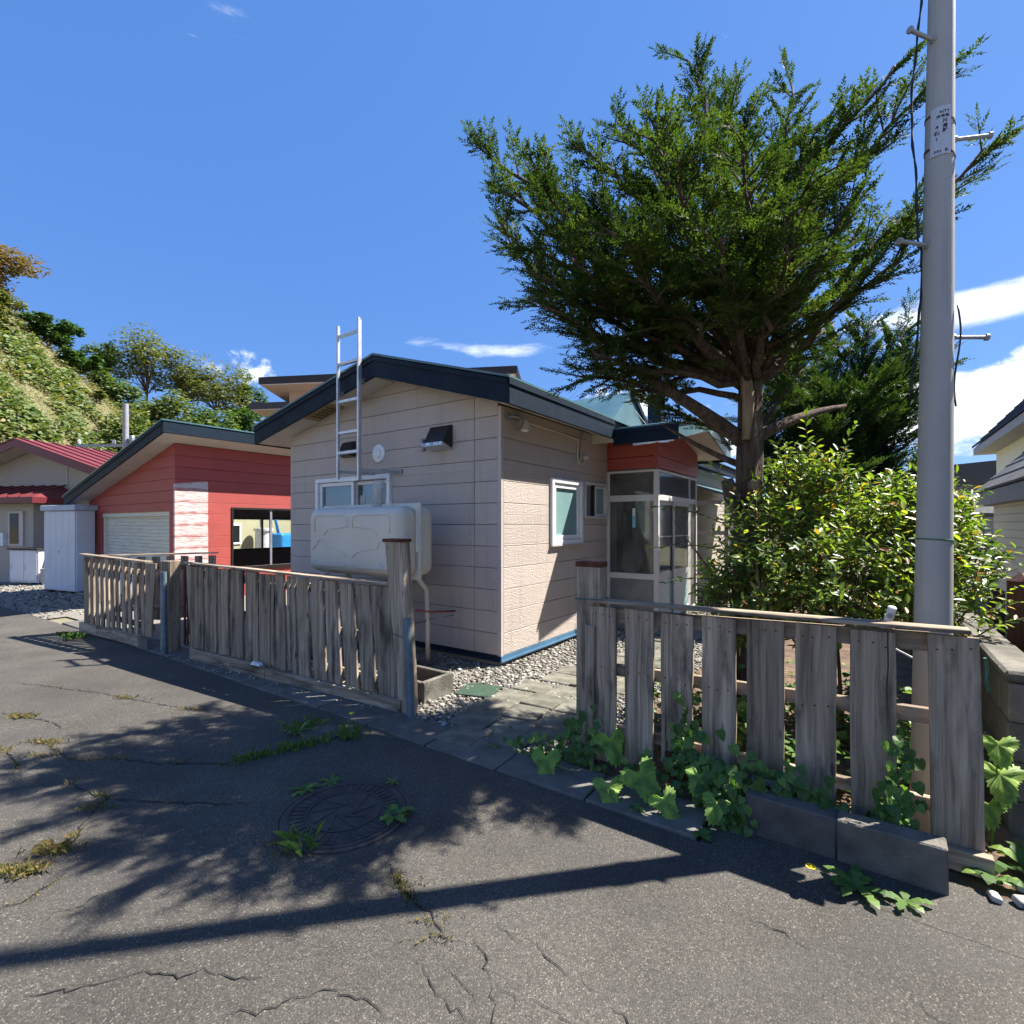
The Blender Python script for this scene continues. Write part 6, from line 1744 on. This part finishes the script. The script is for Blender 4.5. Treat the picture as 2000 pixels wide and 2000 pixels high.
# leafy shrub behind the right fence
SB = Vector((2.2, 3.5, 0))
shrub = thing('leafy_shrub', 'big glossy yellow-green leafy shrub behind the grey fence and pole', 'shrub', SB)
ells = [(1.90, 3.65, 1.20, .55, .52, .50, .9), (2.55, 3.62, 1.32, .68, .55, .50, 1.0), (2.15, 3.75, 1.72, .36, .30, .30, .55), (2.92, 3.55, 1.10, .38, .42, .48, .55), (1.55, 3.5, 1.0, .30, .32, .30, .35), (2.15, 3.3, 1.05, .7, .35, .35, .8), (3.15, 3.9, 1.40, .30, .35, .34, .35), (2.9, 3.75, 1.55, .45, .4, .32, .5)]
r = random.Random(21)
items = []
stems = MB()
tot = sum(e[6] for e in ells)
for e in ells:
    cnt = int(12500 * e[6] / tot)
    c = Vector(e[:3]); rd = Vector(e[3:6])
    for k in range(int(cnt / 9)):
        # a sprig: stem with leaves both sides, growing outward and up
        u = Vector((r.gauss(0, 1), r.gauss(0, 1), r.gauss(.15, 1))).normalized()
        rr = r.uniform(.25, 1.05) ** .6
        p = c + Vector((u.x * rd.x, u.y * rd.y, u.z * rd.z)) * rr
        d = (u * .7 + Vector((r.gauss(0, .35), r.gauss(0, .35), .55 + r.random() * .5))).normalized()
        L = r.uniform(.12, .26)
        p0 = p - d * L * .5
        stems.tube([tuple(p0 - SB - u * .15), tuple(p0 - SB), tuple(p0 + d * L - SB)], [.0035, .003, .0015], 3, False)
        sd_ = d.cross(Vector((r.gauss(0, 1), r.gauss(0, 1), r.gauss(0, 1)))).normalized()
        for j in range(9):
            f = (j + .6) / 9
            sg = 1 if j % 2 else -1
            ax = (d * .55 + rot_about(sd_, d, j * .4) * sg * .9 + Vector((0, 0, r.uniform(-.45, .15)))).normalized()
            nr = (Vector((0, 0, 1)) + Vector((r.gauss(0, .45), r.gauss(0, .45), 0)) + u * .35)
            if abs(nr.normalized().dot(ax)) > .97: nr = Vector((1, 0, .2))
            items.append((p0 + d * L * f - SB, ax, nr, r.uniform(.050, .088) * (1.1 - .35 * f)))
for k in range(16):
    an = r.uniform(0, 6.28); b_ = Vector((r.uniform(1.5, 3.0), r.uniform(3.35, 3.8), 0)); t_ = b_ + Vector((r.gauss(0, .25), r.gauss(0, .15), r.uniform(.8, 1.6)))
    stems.tube([tuple(p - SB) for p in curve_pts(b_, b_ + Vector((0, 0, .5)), t_, 6)], [.018, .016, .014, .012, .010, .007, .004], 6)
stems.build('stems', 'twig', shrub, fixn=False)['kind'] = 'stuff'
items.sort(key=lambda it: (it[0] + SB).length - it[3] * 6)
oval = leaf_mesh('leaf', 'oval', 'shrub_leaf')
for it in items[:300]: place_leaf(oval, shrub, it[0], it[1], it[2], it[3])
o = bulk_leaves('foliage', items[300:], 'oval', 'shrub_leaf', shrub); o['kind'] = 'stuff'
# long shoots reaching left across the porch and right past the pole
its = []; sm = MB()
for (a0, a1, nlf) in (((1.55, 3.5, 1.45), (.95, 3.35, 1.62), 16), ((1.5, 3.5, 1.3), (.92, 3.3, 1.35), 16), ((1.6, 3.45, 1.55), (1.25, 3.3, 1.92), 12), ((1.45, 3.45, 1.1), (.98, 3.3, 1.12), 14), ((2.1, 3.6, 1.8), (2.0, 3.5, 2.25), 16), ((2.25, 3.6, 1.75), (2.35, 3.5, 2.20), 16), ((2.7, 3.5, 1.6), (2.75, 3.4, 2.0), 12),
                      ((3.0, 3.3, 1.1), (3.45, 3.2, 1.28), 12), ((3.1, 3.4, .9), (3.5, 3.3, 1.0), 10), ((3.1, 3.9, 1.6), (3.4, 3.9, 1.9), 10), ((2.9, 3.2, .8), (3.2, 3.05, .95), 12), ((1.9, 3.5, 1.75), (1.75, 3.4, 2.05), 12)):
    a0 = Vector(a0); a1 = Vector(a1); q = curve_pts(a0, a0.lerp(a1, .5) + Vector((0, 0, .08)), a1, 6)
    sm.tube([tuple(p - SB) for p in q], [.005, .0045, .004, .0035, .003, .0025, .0015], 4)
    for j in range(nlf):
        f = (j + .5) / nlf; x = f * 6; i = min(int(x), 5); p = q[i].lerp(q[i + 1], x - i); d = (q[i + 1] - q[i]).normalized()
        sg = 1 if j % 2 else -1; sdv = d.cross(Vector((0, 0, 1))).normalized() if abs(d.z) < .95 else Vector((1, 0, 0))
        ax = (d * .6 + sdv * sg * .8 + Vector((r.gauss(0, .3), r.gauss(0, .3), r.uniform(-.3, .4)))).normalized()
        its.append((p - SB, ax, Vector((r.gauss(0, .4), r.gauss(0, .4) - .3, 1)), r.uniform(.05, .075)))
sm.build('stems', 'twig', shrub, fixn=False)['kind'] = 'stuff'
o = bulk_leaves('shoot_leaves', its, 'oval', 'shrub_leaf', shrub); o['kind'] = 'stuff'

# low plants and litter under the shrub
its = []
for k in range(3200):
    x = r.uniform(.75, 2.75); y = r.uniform(2.75, 4.2)
    a_, b_ = (Vector((x, y, 0)) - C0).dot(E1), (Vector((x, y, 0)) - C0).dot(E2)
    if a_ < -1.36 or b_ > -1.8 or b_ < -3.74: continue
    if noise.noise(Vector((x * 2.3, y * 2.3, 1))) < -.05: continue
    p = Vector((x, y, r.uniform(.02, .36) * (1 + noise.noise(Vector((x * 2, y * 2, 9))))))
    an = r.uniform(0, 6.28)
    its.append((p, Vector((math.cos(an), math.sin(an), r.uniform(-.2, .5))), Vector((r.gauss(0, .35), r.gauss(0, .35), 1)), r.uniform(.035, .08)))
o = bulk_leaves('undergrowth', its, 'heart', 'weed_leaf', None); tag(o, 'low green undergrowth on the soil behind the grey fence', 'ground plants', kind='stuff')
its = []
for k in range(2600):
    a_ = r.uniform(-1.45, 1.5); b_ = r.uniform(-3.7, -1.2)
    if b_ > -1.75 and r.random() < .75: continue
    p = hw(a_, b_, r.uniform(.012, .025)); an = r.uniform(0, 6.28)
    its.append((p, Vector((math.cos(an), math.sin(an), r.gauss(0, .15))), Vector((r.gauss(0, .3), r.gauss(0, .3), 1)), r.uniform(.02, .045)))
o = bulk_leaves('leaf_litter', its, 'oval', 'litter', None); tag(o, 'reddish brown fallen leaves on the garden soil', 'leaf litter', kind='stuff')

# large lobed leaves and heart-leaved vines at the fence foot
gm = [lobed_mesh('leaf', 'grape_leaf', s_) for s_ in (1, 2, 3)]
heart = leaf_mesh('leaf', 'heart', 'vine_leaf', .12, .25)
cam_p = Vector((0, 0, 1.5))
def lobed_plant(label, base, leaves):
    t_ = thing('lobed_leaf_plant', label, 'plant', base, 0, 'broad-leaved plants at the fence foot')
    for (a_, b_, z_, w_, k) in leaves:
        p = hw(a_, b_, z_) - Vector(base)
        cd = (cam_p - hw(a_, b_, z_)).normalized()
        nr = (cd * .8 + Vector((r.gauss(0, .15), r.gauss(0, .15), .75))).normalized()
        tipd = (Vector((r.uniform(-.5, .5), -.5, -.55)))
        place_leaf(gm[k % 3], t_, p, tipd, nr, w_ * .64)
        MB().tube([tuple(p - nr * .004), tuple(p * .5 + Vector((0, 0, -.02))), (r.uniform(-.05, .05), r.uniform(-.05, .05), 0)], [.003, .0035, .004], 5).build('leaf_stalk', 'weed_leaf', t_, fixn=False)
    return t_
lobed_plant('broad lobed bright green leaves spreading at the gate post foot', hw(-1.62, -1.95, 0), [(-1.54, -1.95, .20, .215, 0), (-1.75, -1.62, .085, .20, 1), (-1.82, -2.06, .075, .18, 2), (-1.64, -1.50, .06, .11, 0)])
lobed_plant('largest pale lobed leaf cluster beside the dark rusty kick plate', hw(-1.66, -2.3, 0), [(-1.75, -2.22, .150, .235, 2), (-1.80, -2.36, .085, .165, 0), (-1.66, -2.12, .10, .10, 1)])
lobed_plant('lobed leaves poking from vines left of the dark concrete block', hw(-1.6, -2.55, 0), [(-1.66, -2.49, .19, .15, 1), (-1.75, -2.60, .12, .15, 0)])
lobed_plant('shaded lobed leaves in the gap between end board and block wall', hw(-1.2, -3.68, 0), [(-1.22, -3.70, .50, .16, 1), (-1.20, -3.71, .36, .20, 2), (-1.25, -3.66, .22, .15, 0)])
def vine(label, spots, base):
    t_ = thing('climbing_vine', label, 'vine', base, 0, 'heart-leaved vines on the fence')
    for (a_, b_, z_, sa, sb, sz, n_, s_) in spots:
        for k in range(int(n_ * 1.7)):
            w_ = hw(a_ + r.gauss(0, sa), b_ + r.gauss(0, sb), max(.02, z_ + r.gauss(0, sz)))
            p = w_ - Vector(base)
            ax = Vector((r.gauss(0, .5), -.35 + r.gauss(0, .3), -.75)); nr = (cam_p - w_).normalized() * .8 + Vector((r.gauss(0, .35), r.gauss(0, .35), .6))
            place_leaf(heart, t_, p, ax, nr, s_ * r.uniform(.65, 1.15))
vine('heart-leaved vine around the foot of the gate post', [(-1.56, -1.72, .16, .03, .09, .09, 49, 0.054), (-1.60, -1.45, .07, .05, .12, .04, 26, 0.043)], hw(-1.6, -1.7, 0))
vine('heart-leaved vine climbing the third board of the right fence', [(-1.50, -2.36, .30, .02, .05, .10, 30, 0.058), (-1.55, -2.48, .20, .03, .07, .06, 26, 0.058), (-1.58, -2.2, .12, .03, .09, .05, 19, 0.050)], hw(-1.55, -2.4, 0))
vine('dense heart-leaved vine mound left of the dark concrete block', [(-1.62, -2.62, .16, .04, .08, .07, 83, 0.061), (-1.70, -2.66, .08, .03, .05, .04, 26, 0.054)], hw(-1.6, -2.6, 0))
vine('heart-leaved vine spilling over the dark concrete block', [(-1.56, -2.83, .24, .03, .07, .05, 41, 0.058), (-1.58, -2.98, .17, .03, .07, .05, 57, 0.058)], hw(-1.6, -2.9, 0))
vine('heart-leaved vine in the gap left of the last wide fence board', [(-1.54, -3.30, .20, .03, .04, .09, 45, 0.061), (-1.50, -3.33, .42, .04, .03, .12, 22, 0.050)], hw(-1.5, -3.3, 0))

# weeds in the asphalt
def weed(label, pos, n_, L, wd, tilt=.5, flower=None):
    t_ = thing('weed', label, 'weed', (pos[0], pos[1], gz(pos[0])), 0, 'weeds in the asphalt')
    for k in range(n_):
        an = 6.283 * k / n_ + r.uniform(-.6, .6); d = Vector((math.cos(an), math.sin(an), 0)); l = L * .8 * r.uniform(.45, 1.1); mb = MB()
        sd_ = Vector((-d.y, d.x, 0)); pr_ = [(0, .12), (.25, .5), (.5, .9), (.62, .55), (.75, .85), (.9, .45), (1.0, .05)]
        tl = tilt * r.uniform(.6, 1.3)
        for f, ww in pr_:
            p = d * (l * f) + Vector((0, 0, .004 + l * tl * (f - .75 * f * f)))
            mb.v += [tuple(p - sd_ * ww * wd * .5 + Vector((0, 0, .003 * ww))), tuple(p + sd_ * ww * wd * .5 + Vector((0, 0, .003 * ww)))]
        for i in range(len(pr_) - 1): mb.f.append((2 * i, 2 * i + 1, 2 * i + 3, 2 * i + 2))
        mb.build('leaf', 'weed_leaf', t_, fixn=False)
    if flower:
        fx, fy, fz = flower
        MB().tube([(0, 0, 0), (fx * .4, fy * .4, fz * .7), (fx, fy, fz)], .0022, 5).build('stalk', 'weed_leaf', t_, fixn=False)
        mb = MB()
        for k in range(14):
            an = 6.283 * k / 14; dd = Vector((math.cos(an), math.sin(an), .35)); sdv = Vector((-dd.y, dd.x, 0)) * .003; c = Vector((fx, fy, fz))
            mb.add([tuple(c - sdv * .4), tuple(c + sdv * .4), tuple(c + dd * .019 + sdv * 1.3), tuple(c + dd * .019 - sdv * 1.3)], [(0, 1, 2, 3)])
        mb.lathe([(.004, -.004), (.008, .002), (.004, .008), (0, .009)], 8, (fx, fy, fz)); mb.build('flower', 'flower_yellow', t_)
    return t_
weed('toothed green weed at the upper left rim of the manhole cover', (-1.17, 2.89), 11, .11, .035)
weed('small leafy weed behind the manhole cover', (-1.05, 2.97), 10, .10, .03)
weed('bushy green weed at the right rim of the manhole cover', (-.60, 2.62), 18, .13, .045, .8)
weed('small upright weed behind the right rim of the manhole cover', (-.69, 2.96), 8, .08, .025, 1.2)
weed('weed with one yellow flower on a tall stalk by the valve cover', (-1.16, 3.60), 10, .10, .03, .6, (.03, .0, .17))
weed('straggly weed left of the small concrete valve cover', (-1.53, 3.65), 8, .16, .03, 1.4)
weed('sunlit toothed weed with a leaning yellow flower before the lighter block', (1.42, 2.11), 12, .16, .05, .6, (-.20, -.02, .10))
weed('small weed sprig to the right of the flowering weed', (1.56, 2.03), 6, .12, .04, .7)
weed('tiny rosette weed on the shaded kerb below the lobed leaves', (.65, 2.67), 9, .075, .03, 1.6)
weed('round-leaved weed at the foot of the dark block', (.92, 2.46), 7, .09, .06, .8)
weed('bright sunlit weed at the foot of the last fence board', (2.02, 2.16), 14, .15, .06, 1.2)
weed('leafy weed at the lower right edge by the block wall', (2.22, 2.20), 14, .20, .07, 1.3)
weed('low green weed by the path edge in front of the pebbles', (-.12, 3.42), 9, .09, .02, 1.0)

# ---------------- hillside and trees
mb = MB(); nx, ny_ = 46, 40
def hill_h(x, y):
    k = max(0.0, -x - 20.3 - max(0, (y - 40)) * .10)
    h = .94 * k
    h = min(h, 30.0)
    h = h * min(1.0, max(0, (y - 12) / 8)) * max(0.0, min(1.0, 1 - (y - 42) / 16))
    h2 = max(0, min(9.0, (y - 42) * .55)) * max(0, min(1, (4 - x) / 14))
    return max(h, h2) + .5 * noise.noise(Vector((x * .15, y * .15, 0))) * (1 if max(h, h2) > .5 else 0)
for i in range(nx + 1):
    for j in range(ny_ + 1):
        x = -90 + i * (100 / nx); y = 12 + j * (78 / ny_)
        mb.v.append((x, y, hill_h(x, y) - .25))
for i in range(nx):
    for j in range(ny_):
        k = i * (ny_ + 1) + j; mb.f.append((k, k + ny_ + 1, k + ny_ + 2, k + 1))
hl = mb.build('hill', 'hill_soil', smooth=True, fixn=False); tag(hl, kind='structure')
its = []; its2 = []
for k in range(80000):
    y = r.uniform(14, 46); x = r.uniform(-46, -19.8)
    if x / y < -1.12: continue
    h = hill_h(x, y)
    if h < .3: continue
    g = noise.noise(Vector((x * .16, y * .16, 3))) + .45 * noise.noise(Vector((x * .6, y * .6, 8))) + (.25 if y > 33 else 0) - .15 * (h < 5)
    sz = r.uniform(.09, .22); p = Vector((x, y, h - .2 + abs(r.gauss(0, .35)) + (max(0, g) * .9) * r.random()))
    an = r.uniform(0, 6.28)
    it = (p, Vector((math.cos(an), math.sin(an), r.uniform(-.3, .6))), Vector((.5 + r.gauss(0, .4), -.4 + r.gauss(0, .4), 1)), sz * (1.7 if g > .22 else .9))
    (its2 if g > .22 else its).append(it)
o = bulk_leaves('hill_scrub', its, 'oval', 'hill_leaf', None); tag(o, 'dry yellow-green scrub covering the steep hillside', 'hillside plants', kind='stuff')
o = bulk_leaves('hill_vines', its2, 'heart', 'hill_leaf_green', None); tag(o, 'lush green creepers in patches over the hillside', 'hillside plants', kind='stuff')

def broad_tree(name, label, base, h, rx, rz_, leaf, n_leaf, seed, lsize=.30, trunk_r=.18, open_=.0):
    rr = random.Random(seed)
    t_ = thing(name, label, 'tree', base, 0, 'trees on the hill')
    cz = h - rz_
    n_leaf = int(n_leaf * 1.9)
    mb = MB(); mb.tube([(0, 0, -1.0), (.05, 0, cz * .5), (.1, .05, cz)], [trunk_r, trunk_r * .75, trunk_r * .45], 8)
    its = []
    blobs = []
    nb = 26
    for k in range(nb):
        u = Vector((rr.gauss(0, 1), rr.gauss(0, 1), rr.gauss(.2, 1))).normalized(); q = rr.uniform(.15, .88)
        c = Vector((u.x * rx * q, u.y * rx * q, cz + u.z * rz_ * q))
        blobs.append((c, rr.uniform(.28, .50) * min(rx, rz_)))
        mb.tube([(.1, .05, cz * .75), tuple(Vector((.1, .05, cz * .75)).lerp(c, .6) + Vector((0, 0, -.2))), tuple(c)], [trunk_r * .28, trunk_r * .15, .012], 4, False)
    mb.build('trunk', 'bark', t_, fixn=False)
    for k in range(n_leaf):
        c, br_ = blobs[rr.randrange(nb)]
        u = Vector((rr.gauss(0, 1), rr.gauss(0, 1), rr.gauss(.1, 1))).normalized()
        p = c + Vector((u.x, u.y, u.z * .75)) * br_ * rr.uniform(.55, 1.1)
        an = rr.uniform(0, 6.28)
        its.append((p, Vector((math.cos(an), math.sin(an), rr.uniform(-.6, .4))), u * .7 + Vector((rr.gauss(0, .4), rr.gauss(0, .4), .8)), lsize * rr.uniform(.6, 1.2)))
    bulk_leaves('crown', its, 'oval', leaf, t_)
    return t_
def hill_tree(u, v_top, Y, w_px, asp, *a, **kw):
    x = (u - 1000) / 1000 * Y; zt_ = 1.5 + (1025 - v_top) / 1000 * Y; g = hill_h(x, Y) - .4
    rx = w_px / 2000 * Y; h = zt_ - g
    rz_ = min(rx * asp * 1.35, h * .48)
    return (x, Y, g), h, rx, rz_
TREES = [
    (-15, 440, 40, 175, .95, 'maple_tree', 'orange-tinged tree on the hilltop at the left edge', 'tree_rust', 2600, .34),
    (-25, 560, 36, 130, .9, 'maple_tree', 'olive bush just below the orange hilltop tree', 'tree_olive', 1600, .34),
    (95, 615, 42, 120, 1.1, 'hill_tree', 'dark green tree on the upper slope right of the orange tree', 'tree_dark', 2600, .40),
    (150, 690, 42, 110, 1.1, 'hill_tree', 'dark leafy tree lower down the slope edge', 'tree_dark', 2400, .40),
    (200, 655, 52, 70, 1.2, 'hill_tree', 'light green feathery tree left of the round airy tree', 'tree_green', 1500, .38),
    (285, 640, 54, 130, .85, 'hill_tree', 'round airy crowned tree standing highest on the wooded ridge', 'tree_olive', 2300, .36),
    (225, 715, 46, 130, .8, 'hill_tree', 'bright green tree in the middle of the wooded slope', 'tree_green', 2400, .42),
    (310, 750, 46, 140, .7, 'hill_tree', 'yellow-green tree below the round airy tree', 'hill_leaf_green', 2400, .42),
    (360, 668, 56, 110, 1.0, 'hill_tree', 'olive tree with a thin pointed top on the ridge', 'tree_olive', 2200, .36),
    (420, 690, 58, 130, .9, 'hill_tree', 'broad olive tree right of the pointed ridge tree', 'tree_olive', 2400, .38),
    (400, 790, 46, 130, .8, 'hill_tree', 'green tree low on the slope above the garage roof', 'tree_green', 2400, .42),
    (478, 715, 60, 70, 1.6, 'pine_tree', 'narrow dark pine at the right end of the wooded ridge', 'tree_dark', 2000, .40),
    (480, 790, 50, 90, .9, 'hill_tree', 'dark tree beside the rear house wall', 'tree_dark', 2200, .40),
    (250, 800, 36, 130, .6, 'hill_bush', 'pale green bushy mass behind the slim crossarm pole', 'hill_leaf_green', 2200, .36),
    (335, 830, 38, 110, .6, 'hill_bush', 'green bush just above the garage roof ridge', 'tree_dark', 1800, .36),
    (15, 825, 30, 110, .7, 'hill_bush', 'dark green bush on the slope left of the red roof', 'tree_dark', 1800, .26),
    (170, 770, 40, 120, .7, 'hill_bush', 'lush green bush at the lower slope edge', 'hill_leaf_green', 2000, .38)]
for i, (u, v, Y, wpx, asp, nm, lab, lf_, nlv, ls) in enumerate(TREES):
    b_, h, rx, rz_ = hill_tree(u, v, Y, wpx, asp)
    broad_tree(nm, lab, b_, h, rx, rz_, lf_, nlv, 100 + i, ls)
# low distant greenery on the right, beyond the gardens
for i, (x, y, h, rx, lab) in enumerate(((14, 30, 3.2, 3.0, 'distant rounded green tree behind the evergreen'), (20.5, 34, 3.0, 3.0, 'distant low tree left of the grey building'), (9.5, 26, 3.0, 2.4, 'distant green tree behind the yew trunk'))):
    t_ = broad_tree('garden_tree', lab, (x, y, 0), h, rx, h * .42, 'tree_green', 1300, 300 + i, .30)
    t_['group'] = 'distant garden trees'
